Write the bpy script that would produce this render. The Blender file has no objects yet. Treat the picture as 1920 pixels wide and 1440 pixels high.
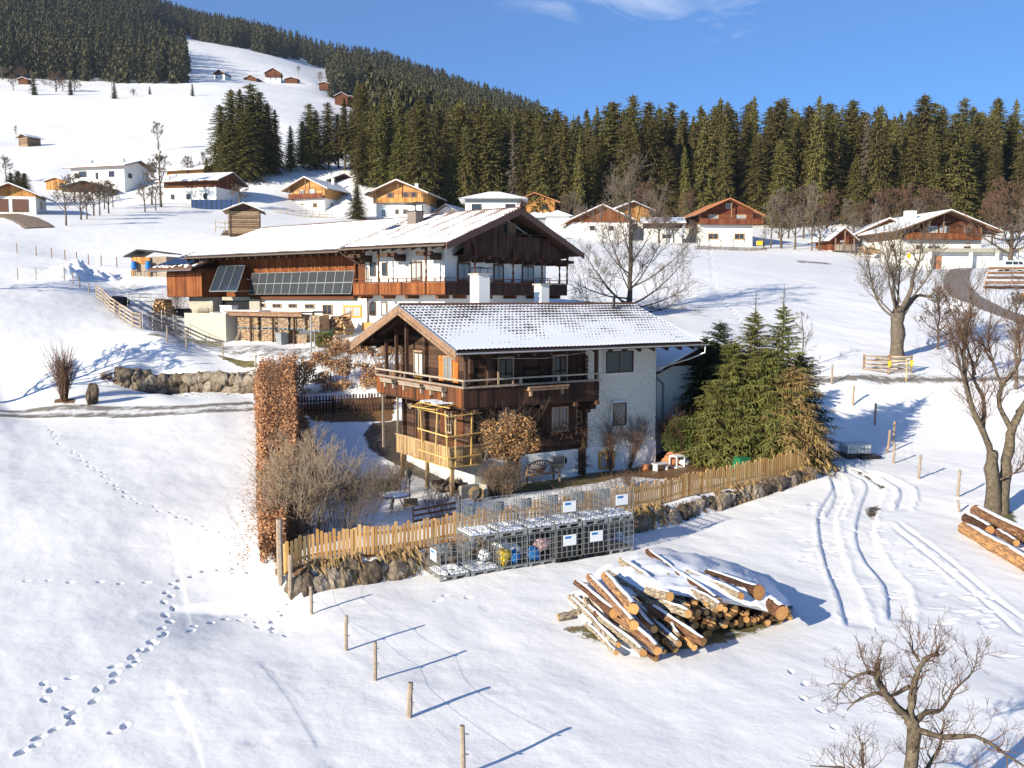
import bpy, math, random
import numpy as np
from mathutils import Vector, Matrix
R = math.radians
sc = bpy.context.scene
col = sc.collection
# ---------------------------------------------------------------- camera, sky, sun, exposure
FP = 1750.0; TH = math.atan(160/1750.0); CZ = 9.3
cam = bpy.data.cameras.new('camera'); cam.sensor_width = 36; cam.lens = 36*FP/1920
cam.clip_start = 0.3; cam.clip_end = 6000
co = bpy.data.objects.new('camera', cam); col.objects.link(co)
co.location = (0, 0, CZ); co.rotation_euler = (math.pi/2-TH, 0, 0); sc.camera = co
SUN_EL, SUN_AZ = 19.0, 43.6      # shadows run towards +x+y at 43.6 deg
sx, sy, sz = -math.cos(R(SUN_EL))*math.cos(R(SUN_AZ)), -math.cos(R(SUN_EL))*math.sin(R(SUN_AZ)), math.sin(R(SUN_EL))
world = bpy.data.worlds.new('World'); sc.world = world; world.use_nodes = True
wn = world.node_tree; wn.nodes.clear()
wo = wn.nodes.new('ShaderNodeOutputWorld'); wb = wn.nodes.new('ShaderNodeBackground'); ws = wn.nodes.new('ShaderNodeTexSky')
ws.sky_type = 'NISHITA'; ws.sun_disc = False; ws.sun_elevation = R(SUN_EL)
ws.sun_rotation = math.atan2(sx, sy); ws.altitude = 1000; ws.air_density = 1.0; ws.dust_density = 0.0; ws.ozone_density = 9.0
wb.inputs[1].default_value = 0.10
# thin cirrus high in the sky, mixed into the sky colour by direction
wc = wn.nodes.new('ShaderNodeTexCoord'); wm = wn.nodes.new('ShaderNodeMapping'); wm.inputs['Scale'].default_value = (7, 2, 26); wn.links.new(wc.outputs['Generated'], wm.inputs[0])
wz = wn.nodes.new('ShaderNodeTexNoise'); wz.inputs['Scale'].default_value = 1.0; wz.inputs['Detail'].default_value = 7; wz.inputs['Roughness'].default_value = .62; wz.inputs['Distortion'].default_value = .6; wn.links.new(wm.outputs[0], wz.inputs['Vector'])
wd = wn.nodes.new('ShaderNodeVectorMath'); wd.operation = 'SUBTRACT'; wn.links.new(wc.outputs['Generated'], wd.inputs[0]); wd.inputs[1].default_value = (.135, .93, .335)
wq = wn.nodes.new('ShaderNodeVectorMath'); wq.operation = 'MULTIPLY'; wn.links.new(wd.outputs[0], wq.inputs[0]); wq.inputs[1].default_value = (4.2, 0, 19)
wl = wn.nodes.new('ShaderNodeVectorMath'); wl.operation = 'LENGTH'; wn.links.new(wq.outputs[0], wl.inputs[0])
wa = wn.nodes.new('ShaderNodeMath'); wa.operation = 'MULTIPLY_ADD'; wn.links.new(wl.outputs['Value'], wa.inputs[0]); wa.inputs[1].default_value = -.42; wn.links.new(wz.outputs[0], wa.inputs[2])
wr = wn.nodes.new('ShaderNodeMapRange'); wn.links.new(wa.outputs[0], wr.inputs[0]); wr.inputs[1].default_value = .06; wr.inputs[2].default_value = .62; wr.inputs[3].default_value = 0; wr.inputs[4].default_value = .8
wx = wn.nodes.new('ShaderNodeMix'); wx.data_type = 'RGBA'; wn.links.new(wr.outputs[0], wx.inputs[0]); wn.links.new(ws.outputs[0], wx.inputs[6]); wx.inputs[7].default_value = (7.5, 7.9, 8.4, 1)
wn.links.new(wx.outputs[2], wb.inputs[0]); wn.links.new(wb.outputs[0], wo.inputs[0])
sun = bpy.data.lights.new('sun', 'SUN'); sun.energy = 5.0; sun.angle = R(0.5); sun.color = (1.0, 0.915, 0.745)
so = bpy.data.objects.new('sun', sun); col.objects.link(so); so.location = (-30, -30, 40)
so.rotation_euler = Vector((sx, sy, sz)).to_track_quat('Z', 'Y').to_euler()
sc.view_settings.view_transform = 'Standard'; sc.view_settings.look = 'None'; sc.view_settings.gamma = 1.0
sc.view_settings.exposure = 0.82
sc.cycles.use_denoising = True; sc.cycles.max_bounces = 5; sc.cycles.diffuse_bounces = 2; sc.cycles.glossy_bounces = 2
sc.cycles.transparent_max_bounces = 6; sc.cycles.use_adaptive_sampling = True

# ---------------------------------------------------------------- camera maths (pixel of the 1920 photo -> ray)
CT, ST = math.cos(TH), math.sin(TH)
def ray(px, py):
    a = (px-960)/FP; b = (720-py)/FP
    return np.array([a, CT+b*ST, -ST+b*CT])
def atY(px, py, Y):
    d = ray(px, py); return np.array([0, 0, CZ])+d*(Y/d[1])
# ---------------------------------------------------------------- numeric noise
_T = np.random.RandomState(5).rand(256, 256)
def vn(x, y):
    x = np.asarray(x, float); y = np.asarray(y, float)
    xi = np.floor(x).astype(int); yi = np.floor(y).astype(int); fx = x-xi; fy = y-yi
    fx = fx*fx*fx*(fx*(fx*6-15)+10); fy = fy*fy*fy*(fy*(fy*6-15)+10)
    a = _T[xi & 255, yi & 255]; b = _T[(xi+1) & 255, yi & 255]; c = _T[xi & 255, (yi+1) & 255]; d = _T[(xi+1) & 255, (yi+1) & 255]
    return (a*(1-fx)+b*fx)*(1-fy)+(c*(1-fx)+d*fx)*fy
def fbm(x, y, o=4):
    s = 0; a = .5
    for k in range(o): s = s+a*(vn(x*2**k+17.3*k, y*2**k+9.1*k)-.5); a *= .5
    return s
def sstep(a, b, x):
    t = np.clip((x-a)/(b-a), 0, 1); return t*t*(3-2*t)
def pdist(x, y, pl):
    """distance, signed side (+ = left of direction) and param along a polyline"""
    x = np.asarray(x, float); y = np.asarray(y, float)
    best = np.full(x.shape, 1e9); side = np.zeros(x.shape); par = np.zeros(x.shape); acc = 0.0
    for (ax, ay), (bx, by) in zip(pl[:-1], pl[1:]):
        dx, dy = bx-ax, by-ay; L = math.hypot(dx, dy)
        t = np.clip(((x-ax)*dx+(y-ay)*dy)/(L*L), 0, 1)
        ex, ey = x-(ax+dx*t), y-(ay+dy*t); d = np.hypot(ex, ey)
        m = d < best; best = np.where(m, d, best)
        side = np.where(m, np.sign(dx*(y-ay)-dy*(x-ax)), side); par = np.where(m, acc+t*L, par); acc += L
    return best, side, par
# ---------------------------------------------------------------- terrain
FENCE = [(-7.3, 29.35), (-4.6, 30.6), (-1.97, 32.2), (1.4, 34.2), (4.7, 36.7), (9.4, 40.6), (14.1, 44.3)]
WALL2 = [(-26.5, 60.6), (-24.6, 61.6), (-21.0, 62.0), (-16.5, 61.0)]
def step_f(x, y):
    d, s, p = pdist(x, y, [(-12.0, 27.2)]+FENCE+[(19.5, 48.6)]); sd = d*s
    A = 0.75*sstep(0.5, 5.8, p)*(1-.55*sstep(22, 31, p))*(1-sstep(31.2, 32.2, p))
    g = A*sstep(-.62, -.2, sd)*(1-sstep(3, 16, sd))
    d, s, p = pdist(x, y, [(-30.5, 58.4)]+WALL2+[(-12.5, 60.2)]); sd = d*s
    A = 1.15*sstep(2.5, 7, p)*(1-sstep(14.5, 18.0, p))
    g = g+A*sstep(-.3, .25, sd)*(1-sstep(2.0, 12, sd))
    return g
CP = []
for px in (-500, 0, 450, 900, 1400, 1900, 2400):
    for Y in (7, 13, 18, 23): CP.append((px, None, Y, 0.0))
def cz(px, Y, z): CP.append((px, None, Y, z))
def cp(px, py, Y): CP.append((px, py, Y, None))
for a in [(-500,30,.6),(0,30,.3),(250,30,.1),(480,29,.1),(800,29.5,0),(1180,32,.1),(1500,30,0),(1900,30,.1),(2400,30,.3),
          (-500,40,1.9),(0,40,1.3),(250,40,1.0),(450,40,.9),(250,50,2.0),(450,48,1.75),(0,50,2.2),(250,54.5,2.55),(0,54,2.6),(450,54.5,2.6),(-400,54,3.2),
          (540,30.3,.75),(855,33,.8),(1180,38,.85),(1500,45.3,1.0),(700,36,.8),(620,45,1.4),(600,54,2.5),(760,42,1.0),(945,41.5,1.0),(1230,46,1.05),(1120,44,1.0),(900,46,1.15),(1100,50,1.4),(720,52,2.3),
          (1540,36,.15),(1700,34,.2),(1560,47,.95),(1640,50,1.1),(1700,58,2.3),(1600,58,2.6),(1724,44,.8),(1798,41,.6),(1870,37.6,.5),(1990,40,.7),
          (2200,50,1.6)]: cz(*a)
for a in [(20,768,56.2),(250,752,57.5),(420,750,57.5),(300,735,60),(300,712,62.5),(100,722,59.5),(0,700,62),(100,650,66),(-300,640,62),(450,690,64),
          (100,600,72),(0,650,65),(300,640,65),(-300,560,75),(305,617,76),(342,628,78.2),(430,642,74.5),(500,645,71),(600,648,66.5),(200,565,84),(100,524,92),(33,524.5,92),(0,520,94),(-300,500,98),(230,545,93),(290,560,88),
          (480,652,67),(560,655,67),(650,652,68),(700,640,68),(760,620,70),(900,600,73),(1000,600,72),(1080,600,72),
          (105,475.6,119),(32,468,119),(220,505,103),(280,520,98),(-300,440,125),(380,500,105),(500,470,112),
          (900,560,90),(1180,585,85),(1290,640,68),(1380,640,70),(1300,520,110),(1500,505,128),(1500,600,84),(1500,680,67.5),
          (1500,712,62),(1700,712,62),(1900,712,62),(2200,705,62),(1600,735,59),(1680,676,67.5),(1900,660,72),(1900,600,88),(1780,560,100),(1860,545,106),(2200,640,85),
          (1800,505,140),(1900,505,140),(1700,520,125),(1640,500,150),(1740,502,160),(1560,472,168),(1480,470,170),(1365,462,175),(1250,455,175),(1100,447,175),(1020,440,175),(2200,520,140),
          (760,440,170),(900,440,165),(925,425,200),(760,414,208),(620,410,200),(600,400,222),(480,420,170),(440,435,150),(400,395,205),(385,385,215),(250,400,185),
          (60,430,150),(0,440,140),(60,400,172),(-200,400,172),(160,400,180),(120,360,222),(200,372,215),(0,350,225),(250,350,235),(320,345,225),
          (100,318,255),(50,275,320),(300,300,280),(300,280,310),(470,350,228),(560,345,235),(620,335,240),(690,330,240),(560,290,290),(560,240,380),(400,240,375),(700,240,480),
          (100,225,400),(100,180,500),(0,170,520),(-300,150,520),(115,150,600),(0,140,600),(230,160,580),(350,160,580),(400,190,480),(420,150,640),(510,153,700),(600,160,700),(600,190,560),(640,188,690),
          (0,60,780),(0,-80,1000),(-300,-100,1000),(100,0,900),(150,-60,1150),(230,62,850),(300,66,930),(350,80,880),(450,96,880),(560,122,900),(615,137,950),
          (300,50,1150),(400,66,1150),(520,90,1150),(620,130,1150),(650,152,870),(700,140,980),(760,166,900),(860,200,880),(950,228,860),(1100,275,840),(-300,-150,1400),(100,-60,1400),
          (700,200,640),(720,300,330),(800,400,250),(1000,420,230),(1200,420,225),(1400,425,225),(1600,430,225),(1900,440,215),(2300,450,200),(1000,380,320),(1400,380,320),(1900,400,300),
          (1100,330,600),(1500,370,600),(2000,380,600),(2400,400,600),(1500,390,1100),(2200,400,1100),(400,85,1700),(0,-60,1800),(700,220,1700),(1000,320,1600),(1500,410,1800),(2000,420,1800),(300,180,3000),(1000,400,3000),(-500,0,3000),(1800,420,3000),(-900,-60,1500)]: cp(*a)
P_, Z_ = [], []
for px, py, Y, z in CP:
    if z is None:
        p = atY(px, py, Y); x, z = p[0], p[2]
    else: x = (px-960)/FP*Y*1.0
    P_.append((x, Y)); Z_.append(z)
P_ = np.array(P_); Z_ = np.array(Z_); Z_ = Z_-step_f(P_[:, 0], P_[:, 1])
def tc(x, y): return np.stack([x/y*1.9, np.log(y)], -1)
def sg(y): return y+45.0
Q_ = tc(P_[:, 0], P_[:, 1]); G_ = Z_/sg(P_[:, 1]); n_ = len(Q_)
def _k(r2): return r2*np.log(r2+1e-12)
D_ = ((Q_[:, None]-Q_[None])**2).sum(-1); A_ = np.zeros((n_+3, n_+3)); A_[:n_, :n_] = _k(D_)+np.eye(n_)*1e-3
A_[:n_, n_] = 1; A_[:n_, n_+1:] = Q_; A_[n_, :n_] = 1; A_[n_+1:, :n_] = Q_.T
W_ = np.linalg.solve(A_, np.concatenate([G_, np.zeros(3)]))
def base(x, y):
    x = np.asarray(x, float); y = np.maximum(np.asarray(y, float), 2.0); sh = x.shape; x = x.ravel(); y = y.ravel(); out = np.empty(len(x))
    for i in range(0, len(x), 40000):
        q = tc(x[i:i+40000], y[i:i+40000]); yy = y[i:i+40000]
        r2 = (q**2).sum(-1)[:, None]+(Q_**2).sum(-1)[None]-2*q@Q_.T
        out[i:i+40000] = (_k(np.maximum(r2, 0))@W_[:n_]+W_[n_]+q@W_[n_+1:])*sg(yy)
    return out.reshape(sh)
def H(x, y):
    x = np.asarray(x, float); y = np.asarray(y, float)
    far = sstep(90, 260, y)
    n = fbm(x/5.3, y/5.3, 4)*.24+fbm((x*.8+y*.6)/1.1, (y*.8-x*.6)/3.2, 4)*.04+fbm((x*.9+y*.43)/1.7, (y*.9-x*.43)/9.0, 3)*.05
    return base(x, y)+step_f(x, y)+n*(1-far)+far*fbm(x/45, y/45, 4)*2.2
def h1(x, y): return float(H(np.array([x]), np.array([y]))[0])
_YS = np.geomspace(9, 1600, 420)
def hit(px, py):
    d = ray(px, py); t = _YS/d[1]; X = d[0]*t; Z = CZ+d[2]*t; g = H(X, _YS); b = np.nonzero(Z < g)[0]
    if len(b) == 0: i = int(np.argmin(Z-g)); return np.array([X[i], _YS[i], g[i]])
    i = max(b[0], 1); a, c = _YS[i-1], _YS[i]
    ys = np.linspace(a, c, 24); X = d[0]*ys/d[1]; Z = CZ+d[2]*ys/d[1]; g = H(X, ys); j = int(np.nonzero(Z <= g)[0][0]) if (Z <= g).any() else 23
    return np.array([X[j], ys[j], g[j]])
# ---------------------------------------------------------------- mesh + object helpers
def tag(o, label=None, cat=None, group=None, kind=None):
    if label: o['label'] = label
    if cat: o['category'] = cat
    if group: o['group'] = group
    if kind: o['kind'] = kind
    return o
def empty(name, loc=(0, 0, 0), rz=0, label=None, cat=None, group=None):
    o = bpy.data.objects.new(name, None); col.objects.link(o); o.location = tuple(float(a) for a in loc); o.rotation_euler = (0, 0, rz); o.empty_display_size = .2
    return tag(o, label, cat, group)
def np_mesh(name, V, F, mats, parent=None, smooth=False, midx=None, loc=None, rz=0):
    """V (n,3), F (m,3|4) numpy"""
    V = np.asarray(V, np.float32); F = np.asarray(F, np.int32); me = bpy.data.meshes.new(name); k = F.shape[1]
    me.vertices.add(len(V)); me.vertices.foreach_set('co', V.ravel()); me.loops.add(F.size); me.loops.foreach_set('vertex_index', F.ravel())
    me.polygons.add(len(F)); me.polygons.foreach_set('loop_start', np.arange(0, F.size, k, dtype=np.int32)); me.polygons.foreach_set('loop_total', np.full(len(F), k, np.int32))
    for m in (mats if isinstance(mats, (list, tuple)) else [mats]): me.materials.append(m)
    if midx is not None: me.polygons.foreach_set('material_index', np.asarray(midx, np.int32))
    if smooth: me.polygons.foreach_set('use_smooth', np.ones(len(F), bool))
    me.update(calc_edges=True)
    o = bpy.data.objects.new(name, me); col.objects.link(o)
    if parent: o.parent = parent
    if loc is not None: o.location = tuple(float(a) for a in loc)
    if rz: o.rotation_euler = (0, 0, rz)
    return o
class MB:
    def __init__(s, xf=None): s.v = []; s.f = []; s.m = []; s.xf = xf
    def add(s, vs, fs, mat=0):
        b = len(s.v)
        if s.xf: vs = [s.xf(*p) for p in vs]
        s.v += [tuple(p) for p in vs]; s.f += [tuple(b+i for i in f) for f in fs]; s.m += [mat]*len(fs); return s
    def box(s, x0, x1, y0, y1, z0, z1, mat=0):
        return s.add([(x0,y0,z0),(x1,y0,z0),(x1,y1,z0),(x0,y1,z0),(x0,y0,z1),(x1,y0,z1),(x1,y1,z1),(x0,y1,z1)],
                     [(0,3,2,1),(4,5,6,7),(0,1,5,4),(1,2,6,5),(2,3,7,6),(3,0,4,7)], mat)
    def prism(s, pts, vec, mat=0):
        n = len(pts); v = list(pts)+[tuple(a+b for a, b in zip(p, vec)) for p in pts]
        return s.add(v, [tuple(range(n))[::-1], tuple(range(n, 2*n))]+[(i, (i+1) % n, n+(i+1) % n, n+i) for i in range(n)], mat)
    def beam(s, p, q, w, h=None, mat=0, up=(0, 0, 1)):
        h = h or w; p = Vector(p); q = Vector(q); d = (q-p).normalized(); u = Vector(up); a = d.cross(u)
        if a.length < 1e-3: a = d.cross(Vector((0, 1, 0)))
        a.normalize(); b = a.cross(d).normalized(); a = a*w/2; b = b*h/2
        return s.add([p-a-b, p+a-b, p+a+b, p-a+b, q-a-b, q+a-b, q+a+b, q-a+b], [(0,3,2,1),(4,5,6,7),(0,1,5,4),(1,2,6,5),(2,3,7,6),(3,0,4,7)], mat)
    def tube(s, pts, rad, n=6, mat=0, cap=True, capmat=None, sq=None):
        pts = [Vector(p) for p in pts]; b = len(s.v); k = len(pts); ref = None
        if not isinstance(rad, (list, tuple)): rad = [rad]*k
        vs = []
        for i, p in enumerate(pts):
            d = (pts[min(i+1, k-1)]-pts[max(i-1, 0)])
            if d.length < 1e-6: d = Vector((0, 0, 1))
            d.normalize()
            if ref is None: ref = d.orthogonal().normalized()
            a = (ref-d*ref.dot(d)); a = a.normalized() if a.length > 1e-4 else d.orthogonal().normalized(); ref = a; c = d.cross(a)
            for j in range(n):
                t = 2*math.pi*j/n; vs.append(p+(a*math.cos(t)+c*math.sin(t))*rad[i])
        fs = [(i*n+j, i*n+(j+1) % n, (i+1)*n+(j+1) % n, (i+1)*n+j) for i in range(k-1) for j in range(n)]
        s.add(vs, fs, mat)
        if cap: s.add(vs[:n], [tuple(range(n))[::-1]], mat if capmat is None else capmat); s.add(vs[-n:], [tuple(range(n))], mat if capmat is None else capmat)
        return s
    def lathe(s, prof, n=12, c=(0, 0, 0), mat=0):
        vs = [(c[0]+r*math.cos(2*math.pi*j/n), c[1]+r*math.sin(2*math.pi*j/n), c[2]+z) for r, z in prof for j in range(n)]
        return s.add(vs, [(i*n+j, i*n+(j+1) % n, (i+1)*n+(j+1) % n, (i+1)*n+j) for i in range(len(prof)-1) for j in range(n)], mat)
    def rot(s, fn): s.v = [fn(p) for p in s.v]; return s
    def build(s, name, mats, parent=None, smooth=False, loc=None, rz=0):
        me = bpy.data.meshes.new(name); me.from_pydata([tuple(float(c) for c in p) for p in s.v], [], s.f)
        for m in (mats if isinstance(mats, (list, tuple)) else [mats]): me.materials.append(m)
        if any(s.m): me.polygons.foreach_set('material_index', s.m)
        if smooth: me.polygons.foreach_set('use_smooth', [True]*len(s.f))
        me.update(); o = bpy.data.objects.new(name, me); col.objects.link(o)
        if parent: o.parent = parent
        if loc is not None: o.location = tuple(float(a) for a in loc)
        if rz: o.rotation_euler = (0, 0, rz)
        return o
def children(o): return [c for c in bpy.data.objects if c.parent == o]
def copy_tree(o, loc=None, rz=None, label=None, group=None, scale=None, kids=None):
    c = o.copy(); col.objects.link(c)
    if loc is not None: c.location = tuple(float(a) for a in loc)
    if rz is not None: c.rotation_euler = (c.rotation_euler[0], c.rotation_euler[1], rz)
    if scale is not None: c.scale = scale if isinstance(scale, tuple) else (scale,)*3
    if label: c['label'] = label
    if group: c['group'] = group
    for ch in (children(o) if kids is None else kids):
        d = ch.copy(); col.objects.link(d); d.parent = c
        if kids is None:
            for g in children(ch): e = g.copy(); col.objects.link(e); e.parent = d
    return c
# ---------------------------------------------------------------- materials
def nd(t, ty, props=None, **ins):
    n = t.nodes.new(ty)
    for k, v in (props or {}).items(): setattr(n, k, v)
    for k, v in ins.items():
        key = int(k[1:]) if k[0] == 'i' and k[1:].isdigit() else k.replace('_', ' ')
        if hasattr(v, 'is_linked') or isinstance(v, bpy.types.NodeSocket): t.links.new(v, n.inputs[key])
        else: n.inputs[key].default_value = v
    return n
def M2(t, op, a, b=0.0, c=None):
    k = dict(i0=a, i1=b)
    if c is not None: k['i2'] = c
    return nd(t, 'ShaderNodeMath', {'operation': op}, **k).outputs[0]
def mixc(t, fac, a, b, mode='MIX'):
    n = t.nodes.new('ShaderNodeMix'); n.data_type = 'RGBA'; n.blend_type = mode
    for i, v in ((0, fac), (6, a), (7, b)):
        if isinstance(v, bpy.types.NodeSocket): t.links.new(v, n.inputs[i])
        else: n.inputs[i].default_value = v if i == 0 else (tuple(v)+(1,))[:4]
    return n.outputs[2]
def ramp(t, fac, stops):
    n = t.nodes.new('ShaderNodeValToRGB'); t.links.new(fac, n.inputs[0]); e = n.color_ramp.elements
    while len(e) < len(stops): e.new(.5)
    for i, (p, c) in enumerate(stops): e[i].position = p; e[i].color = (c, c, c, 1) if isinstance(c, (int, float)) else tuple(c)+(1,)
    return n.outputs[0]
def newmat(name, rough=.8, spec=.3, metal=0):
    m = bpy.data.materials.new(name); m.use_nodes = True; t = m.node_tree; b = t.nodes['Principled BSDF']
    b.inputs['Roughness'].default_value = rough; b.inputs['Specular IOR Level'].default_value = spec; b.inputs['Metallic'].default_value = metal
    return m, t, b
def coord(t, scale=(1, 1, 1), kind='Object', loc=None):
    c = t.nodes.new('ShaderNodeTexCoord'); mp = t.nodes.new('ShaderNodeMapping'); t.links.new(c.outputs[kind], mp.inputs[0]); mp.inputs['Scale'].default_value = scale
    return mp.outputs[0]
def noise(t, vec, scale, detail=3, rough=.55): return nd(t, 'ShaderNodeTexNoise', None, Vector=vec, Scale=scale, Detail=detail, Roughness=rough).outputs[0]
def bump(t, b, h, strength=.4, dist=.02): n = nd(t, 'ShaderNodeBump', None, Height=h, Strength=strength, Distance=dist); t.links.new(n.outputs[0], b.inputs['Normal'])
def island(t): return t.nodes.new('ShaderNodeNewGeometry').outputs['Random Per Island']
def plain(name, c, rough=.7, var=.15, scale=4, metal=0, spec=.3, bmp=.2, c2=None):
    m, t, b = newmat(name, rough, spec, metal); v = coord(t); n = noise(t, v, scale, 5, .6)
    c2 = c2 or tuple(x*(1-var*2) for x in c)
    t.links.new(mixc(t, ramp(t, n, [(.3, 0), (.7, 1)]), c2, c), b.inputs['Base Color'])
    if bmp: bump(t, b, noise(t, v, scale*8, 3), bmp, .01)
    return m
def wood(name, dark, mid, light, grain=(14, 14, 1.2), rough=.8, isl=1.0, accent=None):
    """planks: tone by board, grain stretched along the board"""
    m, t, b = newmat(name, rough, .25); v = coord(t, grain); n = noise(t, v, 1.6, 6, .7); r = island(t); n2 = noise(t, coord(t), .9, 3)
    f = M2(t, 'ADD', M2(t, 'MULTIPLY', n, .75), M2(t, 'ADD', M2(t, 'MULTIPLY', r, .4*isl), M2(t, 'MULTIPLY', n2, .35)))
    st = [(.35, dark), (.62, mid), (.95, light)]
    c = ramp(t, f, st)
    if accent: c = mixc(t, ramp(t, nd(t, 'ShaderNodeMath', {'operation': 'FRACT'}, i0=M2(t, 'MULTIPLY', r, 7.31)).outputs[0], [(.55, 0), (.9, 1)]), c, accent)
    t.links.new(c, b.inputs['Base Color']); bump(t, b, n, .5, .01); return m
MT = {}
def mk():
    # snow ground: colour attribute 'wear' (r bare soil, g grass, b dead leaves)
    m, t, b = newmat('snow', .55, .25); v = coord(t, kind='Object'); at = nd(t, 'ShaderNodeAttribute', {'attribute_name': 'wear'})
    sp = nd(t, 'ShaderNodeSeparateColor', None, Color=at.outputs['Color']); n1 = noise(t, v, 2.2, 8, .65); n2 = noise(t, v, 14, 5, .7)
    e = M2(t, 'ADD', M2(t, 'MULTIPLY', M2(t, 'SUBTRACT', n1, .5), 1.1), M2(t, 'MULTIPLY', M2(t, 'SUBTRACT', n2, .5), .7))
    def msk(s): return ramp(t, M2(t, 'ADD', s, M2(t, 'MULTIPLY', e, 1.0)), [(.44, 0), (.56, 1)])
    snowc = mixc(t, ramp(t, noise(t, v, .25, 5), [(.3, 0), (.75, 1)]), (.82, .81, .80), (.87, .86, .84))
    soil = mixc(t, ramp(t, n2, [(.3, 0), (.7, 1)]), (.035, .026, .018), (.13, .10, .07))
    gr = mixc(t, ramp(t, n2, [(.3, 0), (.7, 1)]), (.03, .045, .008), (.17, .16, .05)); gr = mixc(t, ramp(t, n1, [(.45, 0), (.6, 1)]), gr, (.20, .15, .07))
    lf = mixc(t, ramp(t, n2, [(.35, 0), (.65, 1)]), (.05, .03, .015), (.26, .14, .06))
    c = mixc(t, msk(sp.outputs[0]), snowc, soil); c = mixc(t, msk(sp.outputs[1]), c, gr); c = mixc(t, msk(sp.outputs[2]), c, lf)
    t.links.new(c, b.inputs['Base Color'])
    hgt = M2(t, 'ADD', M2(t, 'ADD', M2(t, 'MULTIPLY', noise(t, v, 2.2, 6, .6), .9), M2(t, 'MULTIPLY', noise(t, v, .8, 4, .6), 1.2)), M2(t, 'MULTIPLY', noise(t, v, 26, 3, .6), .10)); bump(t, b, hgt, .22, .10)
    MT['snow'] = m
    m, t, b = newmat('snow_cap', .5, .3); v = coord(t); b.inputs['Base Color'].default_value = (.86, .87, .89, 1); bump(t, b, noise(t, v, 8, 4), .4, .03); MT['cap'] = m
    # roads
    m, t, b = newmat('wet_road', .75, .3); v = coord(t); at = nd(t, 'ShaderNodeAttribute', {'attribute_name': 'wear'}); sp = nd(t, 'ShaderNodeSeparateColor', None, Color=at.outputs['Color'])
    n1 = noise(t, v, 1.3, 8, .7); n2 = noise(t, v, 12, 4, .7)
    e = M2(t, 'ADD', sp.outputs[0], M2(t, 'MULTIPLY', M2(t, 'SUBTRACT', M2(t, 'ADD', M2(t, 'MULTIPLY', n1, .7), M2(t, 'MULTIPLY', n2, .3)), .5), 1.6))
    grit = mixc(t, n2, (.10, .085, .07), (.30, .27, .23)); c = mixc(t, ramp(t, e, [(.42, 0), (.58, 1)]), (.74, .73, .72), grit)
    t.links.new(c, b.inputs['Base Color']); bump(t, b, n2, .5, .03); MT['road'] = m
    MT['leaf_road'] = plain('gritty_road', (.27, .20, .145), .9, .3, 1.6, c2=(.13, .10, .08))
    # timber
    MT['dark'] = wood('weathered_dark_timber', (.009, .005, .004), (.030, .015, .010), (.095, .052, .034), (1.2, 14, 14))
    MT['darkv'] = wood('dark_timber_boards', (.009, .005, .004), (.030, .014, .009), (.075, .035, .022), (14, 14, 1.0))
    MT['balc'] = wood('balcony_boards', (.015, .008, .006), (.055, .022, .012), (.12, .05, .025), (14, 14, 1.0), accent=(.22, .07, .018))
    MT['barn'] = wood('red_barn_boards', (.05, .014, .006), (.165, .048, .014), (.32, .115, .035), (12, 12, 1.0), isl=.7)
    MT['barnd'] = wood('brown_barn_boards', (.03, .010, .006), (.08, .026, .012), (.15, .055, .02), (12, 12, 1.0))
    MT['orange'] = wood('honey_boards', (.15, .06, .015), (.36, .16, .045), (.56, .30, .10), (10, 10, 1.0))
    MT['orangeh'] = wood('honey_logs', (.16, .07, .02), (.39, .185, .06), (.60, .34, .13), (1, 10, 10))
    MT['redh'] = wood('red_brown_logs', (.05, .014, .008), (.13, .035, .018), (.20, .07, .03), (1, 10, 10))
    MT['grey'] = wood('grey_weathered_wood', (.07, .05, .035), (.20, .15, .11), (.40, .33, .26), (6, 6, 6))
    MT['picket'] = wood('fresh_larch_pickets', (.24, .105, .03), (.54, .28, .085), (.76, .48, .20), (16, 16, 1.2), accent=(.62, .36, .15))
    MT['trellis'] = wood('yellow_battens', (.28, .15, .035), (.52, .32, .09), (.70, .48, .19), (6, 6, 6))
    MT['porch'] = wood('larch_porch_boards', (.11, .065, .03), (.29, .18, .085), (.44, .30, .155), (12, 12, 1))
    MT['stack'] = wood('split_firewood', (.04, .022, .012), (.15, .085, .045), (.42, .27, .14), (3, 3, 3), isl=1.6)
    MT['log_hut'] = wood('grey_brown_hut_logs', (.05, .032, .02), (.20, .13, .08), (.38, .27, .17), (1, 8, 8))
    MT['fascia'] = plain('brown_fascia', (.16, .075, .05), .6, .12, 3)
    MT['fasciaw'] = wood('worn_bargeboard', (.05, .025, .015), (.16, .085, .05), (.34, .22, .14), (3, 3, 3))
    # masonry
    MT['white'] = plain('white_render', (.80, .79, .75), .85, .04, 1.2, bmp=.15)
    m, t, b = newmat('rough_stucco', .9, .1); v = coord(t); n = nd(t, 'ShaderNodeTexVoronoi', None, Vector=v, Scale=9.0).outputs[0]; n2 = noise(t, v, 16, 5, .7)
    t.links.new(mixc(t, ramp(t, M2(t, 'ADD', M2(t, 'MULTIPLY', n, .5), M2(t, 'MULTIPLY', n2, .8)), [(.42, 0), (.56, 1)]), (.40, .38, .32), (.72, .70, .63)), b.inputs['Base Color']); bump(t, b, M2(t, 'ADD', n, n2), 1.0, .045); MT['stucco'] = m
    MT['concrete'] = plain('concrete', (.42, .39, .32), .9, .15, 1.5)
    m, t, b = newmat('mossy_concrete', .9, .1); v = coord(t); z = nd(t, 'ShaderNodeSeparateXYZ', None, Vector=v).outputs
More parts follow.
